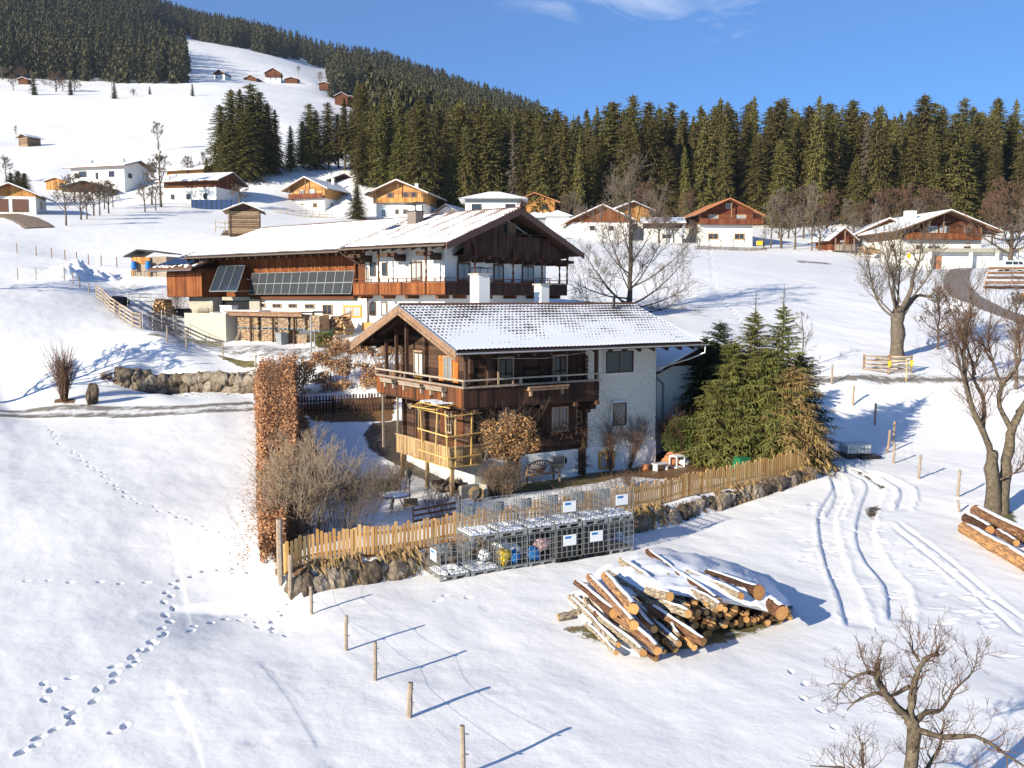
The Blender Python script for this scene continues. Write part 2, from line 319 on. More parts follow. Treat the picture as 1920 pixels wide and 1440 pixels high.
    n = noise(t, coord(t, (2.5, 2.5, .5)), 1.5, 6, .7); mz = M2(t, 'ADD', ramp(t, M2(t, 'MULTIPLY', M2(t, 'SUBTRACT', z[2], 7.05), .55), [(.42, 0), (.72, 1)]), M2(t, 'MULTIPLY', M2(t, 'SUBTRACT', n, .5), 2.4))
    t.links.new(mixc(t, ramp(t, mz, [(.75, 0), (1.0, 1)]), mixc(t, n, (.36, .33, .26), (.58, .54, .45)), (.42, .36, .03)), b.inputs['Base Color']); MT['moss'] = m
    MT['yellow'] = plain('yellow_frame_paint', (.62, .33, .06), .5, .1, 3)
    MT['frame'] = wood('wooden_window_frame', (.12, .07, .04), (.28, .18, .11), (.42, .30, .2), (5, 5, 5))
    MT['framed'] = plain('brown_frame', (.13, .07, .045), .6, .15, 4)
    MT['framew'] = plain('white_frame', (.75, .75, .73), .5, .05, 4)
    m, t, b = newmat('window_glass', .06, .9); n = noise(t, coord(t), 1.1, 2); t.links.new(mixc(t, n, (.008, .010, .014), (.045, .05, .06)), b.inputs['Base Color']); MT['glass'] = m
    m, t, b = newmat('curtained_glass', .12, .6); w = nd(t, 'ShaderNodeTexWave', None, Vector=coord(t, (1, 1, .05)), Scale=9., Distortion=2.).outputs[1]; t.links.new(mixc(t, w, (.20, .22, .24), (.52, .52, .50)), b.inputs['Base Color']); MT['curtain'] = m
    MT['shut'] = wood('orange_shutter', (.20, .04, .01), (.42, .10, .02), (.60, .20, .04), (10, 10, 1))
    # metals, plastics
    MT['zinc'] = plain('zinc_gutter', (.50, .52, .54), .35, .1, 3, metal=.85)
    MT['steel'] = plain('galvanised_steel', (.36, .37, .37), .4, .12, 5, metal=.55, bmp=.1)
    MT['blackm'] = plain('black_metal', (.02, .02, .022), .5, .1, 5)
    MT['gutd'] = plain('grey_brown_gutter', (.20, .16, .13), .5, .1, 3)
    MT['blackp'] = plain('black_plastic', (.015, .015, .017), .4, .1, 3, bmp=.1)
    MT['whitep'] = plain('white_plastic', (.72, .74, .75), .4, .05, 3, bmp=.1)
    MT['yellowp'] = plain('yellow_plastic', (.75, .50, .03), .4, .1, 3, bmp=.6)
    MT['bluep'] = plain('blue_plastic', (.02, .18, .50), .4, .1, 3, bmp=.3)
    MT['greenp'] = plain('green_plastic', (.02, .16, .07), .45, .1, 3, bmp=.1)
    MT['pinkp'] = plain('pink_plastic', (.62, .38, .36), .5, .2, 4, bmp=.8)
    MT['greyp'] = plain('grey_plastic', (.25, .27, .28), .5, .1, 3, bmp=.1)
    MT['tilec'] = plain('terracotta', (.50, .20, .09), .8, .15, 5)
    MT['dish'] = plain('satellite_dish_grey', (.42, .45, .48), .5, .08, 3, bmp=0)
    # solar panels (UV-free, object coords in metres)
    for nm, c in (('pv', (.012, .016, .024)), ('pvb', (.012, .04, .12))):
        m, t, b = newmat('solar_cells_'+('blue' if nm == 'pvb' else 'black'), .5, .2); v = coord(t); br = nd(t, 'ShaderNodeTexBrick', {'offset': 0.0}, Vector=v, Scale=1.0, Color1=c+(1,), Color2=tuple(x*1.3 for x in c)+(1,), Mortar=(.035, .038, .042, 1))
        br.inputs['Mortar Size'].default_value = .012; br.inputs['Brick Width'].default_value = .165; br.inputs['Row Height'].default_value = .165
        t.links.new(br.outputs[0], b.inputs['Base Color']); MT[nm] = m
    m, t, b = newmat('collector_glass', .12, .8, .0); b.inputs['Base Color'].default_value = (.06, .08, .11, 1); b.inputs['Metallic'].default_value = .5; MT['coll'] = m
    # bark, twigs, leaves, needles, stone
    MT['bark'] = plain('grey_bark', (.17, .135, .10), .9, .28, 5, bmp=.9)
    MT['barkd'] = plain('dark_bark', (.12, .09, .065), .9, .25, 5, bmp=.6)
    MT['barky'] = plain('lichen_bark', (.19, .15, .10), .9, .3, 9, bmp=1.2, c2=(.05, .04, .03))
    MT['twig'] = plain('twigs', (.16, .115, .08), .9, .2, 5, bmp=0)
    MT['twigl'] = plain('pale_tan_twigs', (.36, .27, .185), .9, .2, 5, bmp=0)
    MT['twigr'] = plain('reddish_twigs', (.17, .095, .06), .9, .2, 5, bmp=0)
    MT['twigg'] = plain('pale_grey_twigs', (.20, .16, .125), .9, .2, 5, bmp=0)
    def fol(name, a, b_, sp=.25, tr=0, objv=.35):
        m, t, b = newmat(name, .75, sp); oi = t.nodes.new('ShaderNodeObjectInfo').outputs['Random']; r = island(t); n = noise(t, coord(t), .8, 2)
        c = mixc(t, M2(t, 'ADD', M2(t, 'MULTIPLY', r, .6), M2(t, 'MULTIPLY', n, .45)), a, b_)
        h = nd(t, 'ShaderNodeHueSaturation', None, Color=c, Value=M2(t, 'ADD', M2(t, 'MULTIPLY', oi, objv*2), 1-objv), Hue=M2(t, 'ADD', M2(t, 'MULTIPLY', oi, .03), .485))
        t.links.new(h.outputs[0], b.inputs['Base Color'])
        return m
    MT['needle'] = fol('spruce_needles', (.045, .043, .012), (.190, .158, .048), objv=.32)
    MT['needlef'] = fol('far_spruce_needles', (.030, .033, .016), (.115, .105, .048), objv=.25)
    MT['needled'] = fol('dark_spruce_needles', (.012, .018, .008), (.05, .06, .02))
    MT['needleg'] = fol('fresh_spruce_needles', (.052, .060, .014), (.225, .218, .060), objv=.12)
    MT['needleb'] = fol('dead_brown_needles', (.14, .075, .03), (.42, .27, .12), objv=.05)
    MT['beech'] = fol('dry_beech_leaves', (.20, .095, .04), (.62, .36, .17), objv=.05)
    MT['roseleaf'] = fol('dry_vine_leaves', (.14, .06, .025), (.55, .33, .14), objv=.05)
    MT['boxleaf'] = fol('evergreen_leaves', (.03, .05, .012), (.13, .17, .04), objv=.1)
    m, t, b = newmat('field_stone', .9, .2); v = coord(t); n = noise(t, v, 1.7, 8, .65); r = t.nodes.new('ShaderNodeObjectInfo').outputs['Random']
    c = ramp(t, M2(t, 'ADD', M2(t, 'MULTIPLY', n, .75), M2(t, 'MULTIPLY', r, .25)), [(.34, (.05, .038, .028)), (.5, (.17, .13, .09)), (.72, (.36, .31, .25))]); t.links.new(c, b.inputs['Base Color']); bump(t, b, noise(t, v, 5, 6), .9, .06); MT['stone'] = m
    m, t, b = newmat('log_bark', .9, .2); v = coord(t, (1, 6, 6)); n = noise(t, v, 3, 8, .7); r = t.nodes.new('ShaderNodeObjectInfo').outputs['Random']
    c = ramp(t, M2(t, 'ADD', n, M2(t, 'MULTIPLY', M2(t, 'SUBTRACT', r, .5), .4)), [(.3, (.04, .02, .014)), (.5, (.16, .075, .04)), (.6, (.26, .15, .085)), (.72, (.58, .30, .10))]); t.links.new(c, b.inputs['Base Color']); bump(t, b, n, .9, .04); MT['logbark'] = m
    m, t, b = newmat('pale_log_bark', .9, .2); n = noise(t, v if False else coord(t, (2, 9, 9)), 3, 8, .7); t.links.new(ramp(t, n, [(.38, (.05, .035, .025)), (.5, (.30, .24, .17)), (.7, (.58, .50, .38))]), b.inputs['Base Color']); bump(t, b, n, .8, .03); MT['logpale'] = m
    m, t, b = newmat('log_end_grain', .85, .2); n = noise(t, coord(t), 9, 6, .7); r = t.nodes.new('ShaderNodeObjectInfo').outputs['Random']; ln_ = nd(t, 'ShaderNodeVectorMath', {'operation': 'LENGTH'}, i0=coord(t, (0, 1, 1))).outputs['Value']; rg = M2(t, 'SINE', M2(t, 'ADD', M2(t, 'MULTIPLY', ln_, 210.0), M2(t, 'MULTIPLY', n, 9.0))); n = M2(t, 'ADD', n, M2(t, 'ADD', M2(t, 'MULTIPLY', rg, .10), M2(t, 'MULTIPLY', ln_, -.8))); t.links.new(mixc(t, M2(t, 'ADD', M2(t, 'MULTIPLY', n, .8), M2(t, 'MULTIPLY', r, .5)), (.26, .09, .03), (.66, .38, .14)), b.inputs['Base Color']); MT['logend'] = m
    # roofs: UV in metres (u along ridge, v down the slope)
    def roof(name, melt, loc=2.0, tile=(.10, .05, .035), colw=.21, row=.34, ridge=.5, thr=.5, streak=0.0, eave=0, Ls=6.0):
        m, t, b = newmat(name, .65, .25); uv = nd(t, 'ShaderNodeUVMap', {'uv_map': 'rf'}).outputs[0]; x = nd(t, 'ShaderNodeSeparateXYZ', None, Vector=uv).outputs
        jn = M2(t, 'MULTIPLY', M2(t, 'SUBTRACT', noise(t, uv, 5.0, 3, .6), .5), .22); fu = M2(t, 'FRACT', M2(t, 'ADD', M2(t, 'MULTIPLY', x[0], 1/colw), jn)); fv = M2(t, 'FRACT', M2(t, 'ADD', M2(t, 'MULTIPLY', x[1], 1/row), jn))
        tu = M2(t, 'ABSOLUTE', M2(t, 'SUBTRACT', fu, .5)); tv = M2(t, 'ABSOLUTE', M2(t, 'SUBTRACT', fv, .5))
        spot = M2(t, 'ADD', M2(t, 'MULTIPLY', tu, 1.0), M2(t, 'MULTIPLY', tv, 1.4-streak))        # large near tile joint
        n1 = M2(t, 'ADD', M2(t, 'MULTIPLY', M2(t, 'SUBTRACT', noise(t, uv, .45, 4, .6), .5), loc), .5); n2 = noise(t, uv, 3.5, 4, .7)
        rd = M2(t, 'MULTIPLY', M2(t, 'SUBTRACT', 1.0, M2(t, 'MULTIPLY', x[1], 1/Ls)), ridge)
        k = M2(t, 'ADD', spot, M2(t, 'ADD', M2(t, 'MULTIPLY', n1, .9), M2(t, 'ADD', M2(t, 'MULTIPLY', M2(t, 'SUBTRACT', n2, .2), .7), rd)))
        if eave: k = M2(t, 'ADD', k, M2(t, 'MULTIPLY', M2(t, 'MAXIMUM', M2(t, 'SUBTRACT', M2(t, 'MULTIPLY', x[1], 1/Ls), .72), 0.0), eave))
        e2 = M2(t, 'GREATER_THAN', x[1], Ls-.14)
        f = M2(t, 'MAXIMUM', ramp(t, M2(t, 'MULTIPLY', k, .5), [(thr, 0), (thr+.05, 1)]), e2)
        tc_ = mixc(t, n2, tile, tuple(a*2.2 for a in tile))
        t.links.new(mixc(t, f, (.84, .85, .88), tc_), b.inputs['Base Color'])
        wv = M2(t, 'COSINE', M2(t, 'MULTIPLY', x[0], 2*math.pi/colw)); hh = M2(t, 'SUBTRACT', M2(t, 'ADD', M2(t, 'MULTIPLY', wv, .4), fv), M2(t, 'MULTIPLY', f, .8)); bump(t, b, hh, .6, .035); return m
    MT['roofA'] = roof('snowy_tiles', .5, thr=.955, ridge=.72, Ls=5.6, tile=(.04, .026, .02))
    MT['roofB'] = roof('melting_snow_tiles', .5, loc=.9, thr=.585, ridge=.2, streak=.9, Ls=9.2, tile=(.07, .04, .03))
    MT['roofC'] = roof('snow_covered_barn_tiles', .5, loc=.9, thr=.80, ridge=-.30, colw=.3, row=.42, eave=2.8, Ls=9.2, tile=(.05, .035, .03))
    MT['roofD'] = roof('thin_snow_roof', .5, thr=.9, ridge=.1, Ls=7, tile=(.12, .07, .05))
    MT['rooft'] = plain('brown_roof_tiles', (.16, .08, .05), .8, .2, 6, bmp=.8)
    MT['roofk'] = plain('dark_roof_sheet', (.045, .042, .04), .6, .2, 2)
mk()
def snoise(mb, amp, sc_=1.0):
    return mb
# ---------------------------------------------------------------- ground sheet
def w2(px, py): p = hit(px, py); return (float(p[0]), float(p[1]))
def poly_in(x, y, pl):
    ins = np.zeros(x.shape, bool); n = len(pl)
    for i in range(n):
        (x0, y0), (x1, y1) = pl[i], pl[(i+1) % n]; c = ((y0 > y) != (y1 > y)) & (x < (x1-x0)*(y-y0)/((y1-y0) or 1e-9)+x0); ins ^= c
    return ins
def poly_sd(x, y, pl): d, _, _ = pdist(x, y, pl+[pl[0]]); return np.where(poly_in(x, y, pl), d, -d)
rng = np.random.RandomState(3)
ys = np.concatenate([np.geomspace(5, 15, 60)[:-1], np.geomspace(15, 46, 560)[:-1], np.geomspace(46, 120, 250)[:-1], np.geomspace(120, 1500, 250)[:-1], np.geomspace(1500, 3200, 12)])
ts = np.concatenate([np.linspace(-1.5, -.62, 40)[:-1], np.linspace(-.62, .62, 880), np.linspace(.62, 1.5, 40)[1:]])
GX = ts[None]*ys[:, None]; GY = np.broadcast_to(ys[:, None], GX.shape).copy(); GZ = H(GX, GY)
wear = np.zeros(GX.shape+(4,), np.float32); wear[..., 3] = 1
def blk(x, y, r):
    i0 = np.searchsorted(ys, y-r); i1 = np.searchsorted(ys, y+r); j0 = np.searchsorted(ts, min((x-r)/max(y-r, 1), (x-r)/(y+r))); j1 = np.searchsorted(ts, max((x+r)/(y+r), (x+r)/max(y-r, 1)))
    return slice(i0, i1+1), slice(j0, j1+1)
def dent(x, y, a, L=.17, W=.085, dep=.10, rim=.005):
    s = blk(x, y, .6); X = GX[s]-x; Yy = GY[s]-y; u = X*math.cos(a)+Yy*math.sin(a); v = -X*math.sin(a)+Yy*math.cos(a); q = np.sqrt((u/L)**2+(v/W)**2)
    GZ[s] += -dep*np.exp(-q**4)+rim*np.exp(-((q-1.5)/.35)**2)
def trail(pxs, stride=.62, off=.13, big=1.0, dep=.10):
    pts = [w2(*p) for p in pxs]; side = 1
    for (ax, ay), (bx, by) in zip(pts[:-1], pts[1:]):
        L = math.hypot(bx-ax, by-ay); n = max(1, int(L/stride)); a = math.atan2(by-ay, bx-ax)
        for k in range(n):
            t = (k+.5+rng.uniform(-.2, .2))/n; side = -side
            o = off*side+rng.uniform(-.05, .05); x = ax+(bx-ax)*t-math.sin(a)*o; y = ay+(by-ay)*t+math.cos(a)*o
            dent(x, y, a+rng.uniform(-.3, .3), .12*big*rng.uniform(.75, 1.25), .068*big*rng.uniform(.8, 1.2), dep*1.15*rng.uniform(.6, 1.2))
trail([(10,1425),(60,1395),(110,1365),(160,1325),(215,1270),(262,1225),(300,1195),(318,1150),(316,1115),(345,1085),(400,1065),(480,1068)], 1.0/2.1, .10, 1.15, .11)
trail([(85,1305),(95,1270),(175,1265),(240,1245),(290,1200),(340,1185),(400,1165),(450,1160),(500,1175),(540,1195)], .5, .09, 1.0, .09)
trail([(40,1410),(90,1380),(150,1345),(100,1325),(85,1305)], .45, .1, 1.0, .09)
trail([(30,1090),(70,1088),(155,1092),(260,1094),(350,1092)], .6, .06, .9, .07)
trail([(90,795),(110,830),(180,880),(240,935),(330,965),(400,995),(450,1015)], .6, .08, .8, .07)
trail([(440,1155),(480,1140),(530,1130)], .45, .08, 1, .09); trail([(500,1185),(520,1160),(540,1110)], .45, .08, 1, .09)
trail([(190,1375),(240,1365),(250,1355)], .4, .08, 1, .08)
trail([(180,690),(240,660),(290,640),(330,625)], .8, .12, 1.3, .10)
trail([(1490,1250),(1500,1290),(1520,1320),(1550,1345),(1590,1375)], .55, .10, .95, .07)
trail([(1330,465),(1340,540),(1380,590),(1410,640)], 1.0, .15, 1.8, .15); trail([(800,1130),(850,1115),(900,1120)], .5, .1, 1.1, .07)
for k in range(150):                                   # trampled, lumpy snow right of the tracks
    x, y = rng.uniform(7, 15), rng.uniform(22, 40)
    if 11 < x+(y-30)*.2: dent(x, y, rng.uniform(-.4, .9), rng.uniform(.15, .35), rng.uniform(.08, .15), rng.uniform(.02, .05), .008)
for k in range(60): dent(rng.uniform(-12, 0), rng.uniform(17, 30), rng.uniform(0, 3), rng.uniform(.2, .5), rng.uniform(.15, .35), rng.uniform(.004, .014), 0)
def smooth_pl(pts, n=8):
    out = []; P = [pts[0]]+list(pts)+[pts[-1]]
    for i in range(1, len(P)-2):
        p0, p1, p2, p3 = [np.array(q, float) for q in P[i-1:i+3]]
        for k in range(n):
            t = k/n; out.append(tuple(.5*((2*p1)+(-p0+p2)*t+(2*p0-5*p1+4*p2-p3)*t*t+(-p0+3*p1-3*p2+p3)*t**3)))
    out.append(tuple(np.array(pts[-1], float))); return out
def rut(pxs, w, dep, rim, tread=0.0, soil=0.0, wpts=None):
    pl = smooth_pl(wpts or [w2(*p) for p in pxs], 5); xs = [p[0] for p in pl]; yv = [p[1] for p in pl]
    i0, i1 = np.searchsorted(ys, [min(yv)-1, max(yv)+1]); s = (slice(i0, i1+1), slice(None)); sub = ts[None, :]*np.ones((i1+1-i0, 1))
    jm = np.nonzero((GX[s] > min(xs)-1).any(0) & (GX[s] < max(xs)+1).any(0))[0]; s = (slice(i0, i1+1), slice(jm[0], jm[-1]+1))
    d, sd, par = pdist(GX[s], GY[s], pl); tot = max(par.max(), 1); end = sstep(0, .8, par)*(1-sstep(tot-.8, tot, par))
    jag = vn(par*2.5, sd*3)*.12
    GZ[s] += end*(-dep*(1-sstep(w*.5-.04, w*.5+.05, d))+rim*(.4+1.2*vn(par*1.7, sd*5))*np.exp(-((d-w*.5-.08-jag)/.09)**2)+tread*np.cos(par*2*math.pi/.16)*(1-sstep(w*.35, w*.5, d)))
    if soil: wear[s][..., 0] = np.maximum(wear[s][..., 0], soil*end*(1-sstep(w*.2, w*.6, d)))
rut([(1612,1180),(1590,1110),(1568,1060),(1553,1000),(1552,960),(1575,915),(1560,880),(1540,865)], .66, .075, .018, .020)
rut([(1690,1170),(1680,1100),(1640,1050),(1622,1000),(1630,950),(1640,910),(1610,890),(1560,875)], .66, .075, .018, .020)
rut([(1665,920),(1640,900),(1600,880),(1570,872)], .25, .05, .03, 0, .55)
rut([(1560,975),(1580,930),(1570,900)], .6, .05, .02, .012); rut([(1690,960),(1700,920),(1660,895),(1610,880)], .5, .07, .05)
rut([(1680,975),(1760,1035),(1850,1110),(1930,1170)], .13, .035, .012); rut([(1672,985),(1745,1045),(1830,1115),(1920,1195)], .13, .035, .012)
for a in ([(395,1250),(450,1330),(500,1440)], [(370,950),(400,1050),(440,1190)]): rut(a, 2.2, -.008, -.004)
rut([(330,735),(370,745),(420,742),(440,735)], .3, .05, .04); rut([(345,745),(380,735),(430,732)], .3, .05, .04)
# bare patches
def patch(pxs, ch, val=1.0, soft=.5, pts=None):
    pl = pts or [w2(*p) for p in pxs]; yv = [p[1] for p in pl]; i0, i1 = np.searchsorted(ys, [min(yv)-2, max(yv)+2]); s = (slice(i0, i1+1), slice(None))
    d = poly_sd(GX[s], GY[s], pl); wear[s][..., ch] = np.maximum(wear[s][..., ch], val*sstep(-soft, soft*.6, d))
patch([(1620,950),(1650,942),(1652,955),(1640,972),(1625,966)], 0, .55, .35)
patch([(700,795),(760,788),(775,840),(850,880),(925,905),(905,925),(850,925),(800,900),(745,870),(700,845),(686,815)], 0, .95, .6)
patch([(905,915),(950,912),(1240,868),(1240,880),(1120,905),(1000,922),(920,930),(850,925)], 1, .9, .4)
patch([(1000,912),(1060,905),(1075,900),(1040,914),(960,922)], 0, .9, .3)
patch([(1225,855),(1400,800),(1500,880),(1390,890),(1280,900),(1180,893)], 2, .9, .6); patch([(1280,885),(1400,870),(1400,895),(1290,900)], 1, .8, .4)
patch([(490,700),(490,900),(520,1080),(560,1095),(570,1000),(610,900),(575,780)], 2, .8, .5)
patch([(550,1065),(800,1020),(1000,990),(1180,960),(1510,895),(1515,905),(1200,985),(1000,1030),(800,1065),(560,1098)], 2, .62, .4)
patch([(560,760),(740,745),(735,790),(590,790)], 2, .85, .5)
patch([(1050,1180),(1200,1235),(1330,1215),(1480,1165),(1440,1120),(1200,1150)], 1, .62, .5)
patch([(1835,975),(1860,955),(1900,960),(1905,980)], 1, .8, .4); patch([(1640,676),(1700,676),(1700,668),(1640,668)], 1, .6, .5)
patch([(150,540),(260,520),(300,560),(300,600),(270,600),(210,585)], 0, .42, 1.5); patch([(270,585),(330,575),(350,620),(330,640),(280,620)], 0, .55, 1)
patch([(400,655),(470,672),(490,688),(460,690),(410,668)], 1, .75, .4); patch([(340,630),(420,640),(420,650),(350,645)], 1, .6, .5)
patch([(180,700),(480,690),(480,704),(180,712)], 2, .55, .5); patch([(105,748),(140,748),(140,756),(100,756)], 2, .8, .3)
patch([(1130,600),(1240,600),(1240,610),(1120,612)], 1, .5, 1); patch([(420,432),(500,428),(505,440),(415,442)], 2, .8, 1)
patch([(230,60),(300,55),(300,58)], 2, .0, 1)
for a in ([(1490,487),(1560,493),(1560,497),(1495,493)], [(1300,460),(1440,464),(1440,470),(1300,468)]): patch(a, 2, .55, 1.0)
V = np.stack([GX, GY, GZ], -1).reshape(-1, 3); nr, nc = GX.shape; I = np.arange(nr*nc).reshape(nr, nc)
F = np.stack([I[:-1, :-1], I[:-1, 1:], I[1:, 1:], I[1:, :-1]], -1).reshape(-1, 4)
ground = np_mesh('snow_ground', V, F, MT['snow'], smooth=True); tag(ground, kind='structure')
ca = ground.data.color_attributes.new('wear', 'FLOAT_COLOR', 'POINT'); ca.data.foreach_set('color', wear.reshape(-1))
del V, F
# ---------------------------------------------------------------- roads: sheets draped just above the snow
def road(name, pxs, width, mat='road', wearf=None, wpts=None, lift=.05, n=14):
    pl = smooth_pl(wpts or [w2(*p) for p in pxs], n); xs = np.linspace(-1, 1, 13); V = []; Wc = []
    for i, p in enumerate(pl):
        a = np.array(pl[min(i+1, len(pl)-1)])-np.array(pl[max(i-1, 0)]); a /= max(np.hypot(*a), 1e-6); nrm = np.array([-a[1], a[0]])
        w = width*(1+.10*(vn(i*.35, 3.)-.5)) if not callable(width) else width(i/len(pl))
        for s in xs:
            q = np.array(p)+nrm*s*w/2; V.append((q[0], q[1])); Wc.append(wearf(s, i/len(pl)) if wearf else .6)
    V = np.array(V); z = H(V[:, 0], V[:, 1])+lift; e = np.abs(np.tile(xs, len(pl))); z = z-np.where(e > .95, lift+.06, 0)
    I = np.arange(len(V)).reshape(len(pl), 13); F = np.stack([I[:-1, :-1], I[:-1, 1:], I[1:, 1:], I[1:, :-1]], -1).reshape(-1, 4)
    o = np_mesh(name, np.column_stack([V, z]), F, MT[mat], smooth=True); tag(o, kind='structure')
    c = o.data.color_attributes.new('wear', 'FLOAT_COLOR', 'POINT'); w = np.repeat(np.array(Wc)[:, None], 4, 1).astype(np.float32); c.data.foreach_set('color', w.ravel()); return o
tw = lambda s, t: .66-.45*math.exp(-((abs(s)-0)/.22)**2)-.5*max(0, abs(s)-.75)/.25
road('road', [(-150,776),(40,778),(200,774),(350,770),(478,762)], 3.2, wearf=lambda s, t: .62-.25*math.exp(-(s/.25)**2)-.6*max(0, abs(s)-.7)/.3)
road('road', [(1480,716),(1560,714),(1650,713),(1760,713),(1920,711),(2100,706)], 2.3, wearf=lambda s, t: .58-.5*max(0, abs(s)-.5)/.5+.12*math.cos(s*6))
road('driveway', [(300,632),(360,642),(430,655),(520,662),(600,664),(700,660)], 3.6, wearf=lambda s, t: .50-.35*max(0, abs(s)-.6)/.4)
road('road', [(1810,503),(1795,520),(1800,545),(1850,575),(1925,603),(2050,640)], 3.9, 'road', n=10, lift=.04, wearf=lambda s, t: .80-.75*max(0, abs(s)-.62)/.38)
road('road', [(-80,400),(20,405),(55,415),(75,428)], 5.0, 'leaf_road', lift=.15)
road('path', [(-80,222),(60,232),(200,254),(300,265),(420,270)], 4.0, 'road', wearf=lambda s, t: .18, lift=.2)
# ---------------------------------------------------------------- building helpers
def PF(v0=0): return lambda a, b, d: (a, v0-d, b)          # wall facing -y
def PB(v0): return lambda a, b, d: (a, v0+d, b)
def PL(u0=0): return lambda a, b, d: (u0-d, a, b)          # wall facing -x
def PR(u0): return lambda a, b, d: (u0+d, a, b)
rr = random.Random(7)
def bx(mb, P, a0, a1, b0, b1, d0, d1, mat=0):
    old = mb.xf; mb.xf = (lambda f: (lambda x, y, z: f(x, y, z)))(P); mb.box(a0, a1, b0, b1, d0, d1, mat); mb.xf = old
def vboards(mb, P, a0, a1, b0, top, w=.17, d=.03, gap=.008, z1=None, bot=None):
    n = max(1, round((a1-a0)/w)); w = (a1-a0)/n
    for i in range(n):
        x0, x1 = a0+i*w+gap/2, a0+(i+1)*w-gap/2; t0 = top(x0) if callable(top) else top; t1 = top(x1) if callable(top) else top
        q0 = bot(x0) if callable(bot) else b0
        if min(t0, t1) <= q0+.02: continue
        dd = d+rr.uniform(-.008, .008); pts = [P(x0, q0, 0), P(x1, q0, 0), P(x1, t1, 0), P(x0, t0, 0)]
        v = [b-a for a, b in zip(P(x0, q0, 0), P(x0, q0, dd))]; mb.prism(pts, v)
def hlogs(mb, P, a0, a1, b0, b1, h=.21, d=.05, ext=None, clip=None):
    n = max(1, round((b1-b0)/h)); h = (b1-b0)/n
    for i in range(n):
        z0, z1 = b0+i*h, b0+(i+1)*h-.012; x0, x1 = a0, a1
        if clip:
            x0, x1 = clip(z0); y0, y1 = clip(z1); x0 = max(x0, a0); x1 = min(x1, a1); y0 = max(y0, a0); y1 = min(y1, a1)
            if y1-y0 < .05: continue
        else: y0, y1 = x0, x1
        dd = d+rr.uniform(-.012, .012); pts = [P(x0, z0, 0), P(x1, z0, 0), P(y1, z1, 0), P(y0, z1, 0)]
        v = [b-a for a, b in zip(P(x0, z0, 0), P(x0, z0, dd))]; mb.prism(pts, v)
def window(par, P, a, b, w, h, fm='frame', gm='glass', nx=2, ny=1, fw=.07, d=.06, sill=False, name='window', trim=None):
    """a,b = lower left corner of the outer frame"""
    f = MB(); d1 = d+.03
    for (x0, x1, y0, y1) in ((a, a+w, b, b+fw), (a, a+w, b+h-fw, b+h), (a, a+fw, b+fw, b+h-fw), (a+w-fw, a+w, b+fw, b+h-fw)): bx(f, P, x0, x1, y0, y1, 0, d1)
    m = fw*.55
    for i in range(1, nx): x = a+w*i/nx; bx(f, P, x-m/2, x+m/2, b+fw, b+h-fw, .004, d1-.012)
    for i in range(1, ny): y = b+h*i/ny; bx(f, P, a+fw, a+w-fw, y-m/3, y+m/3, .006, d1-.018)
    if sill: bx(f, P, a-.05, a+w+.05, b-.05, b-.002, 0, d1+.06)
    if trim:
        k = .07
        for (x0, x1, y0, y1) in ((a-k, a+w+k, b-k, b-.002), (a-k, a+w+k, b+h+.002, b+h+k), (a-k, a-.002, b, b+h), (a+w+.002, a+w+k, b, b+h)): bx(f, P, x0, x1, y0, y1, 0, d1-.02, 1)
    o = f.build(name, [MT[fm]]+([MT[trim]] if trim else []), par)
    g = MB(); bx(g, P, a+fw*.9, a+w-fw*.9, b+fw*.9, b+h-fw*.9, .0, d1-.035); g.build('pane', MT[gm], o); return o
def shutter(par, P, a, b, w, h, mat='shut', d=.06):
    s = MB(); vboards(s, P, a, a+w, b, b+h, w=.12, d=d); bx(s, P, a+.02, a+w-.02, b+h*.15, b+h*.15+.08, d+.002, d+.03); bx(s, P, a+.02, a+w-.02, b+h*.8, b+h*.8+.08, d+.002, d+.03)
    return s.build('shutter', MT[mat], par)
def door(par, P, a, b, w, h, mat='darkv', glass=None, fm='frame', lower=None, handle=True):
    f = MB(); fw = .08
    for (x0, x1, y0, y1) in ((a, a+w, b+h-fw, b+h), (a, a+fw, b, b+h-fw), (a+w-fw, a+w, b, b+h-fw)): bx(f, P, x0, x1, y0, y1, 0, .09)
    o = f.build('door', [MT[fm]], par)
    l = MB(); vboards(l, P, a+fw, a+w-fw, b+.02, b+h-fw, w=.13, d=.05); l.build('door_leaf', MT[mat], o)
    if glass:
        g = MB(); n = 2
        for i in range(n):
            x0 = a+fw+.05+(w-2*fw)/2*i; x1 = x0+(w-2*fw)/2-.10; bx(g, P, x0, x1, b+h*.42, b+h-fw-.08, .05, .068)
        g.build('pane', MT[glass], o)
    if lower:
        g = MB()
        for i in range(2):
            x0 = a+fw+.04+(w-2*fw)/2*i; x1 = x0+(w-2*fw)/2-.08; bx(g, P, x0, x1, b+.10, b+h*.2, .05, .07); bx(g, P, x0, x1, b+h*.23, b+h*.38, .05, .07)
        g.build('door_panel', MT[lower], o)
    if handle: g = MB(); bx(g, P, a+w-fw-.10, a+w-fw-.06, b+h*.45, b+h*.5, .05, .11); bx(g, P, a+w-fw-.20, a+w-fw-.06, b+h*.47, b+h*.485, .08, .10); g.build('handle', MT['blackm'], o)
    return o
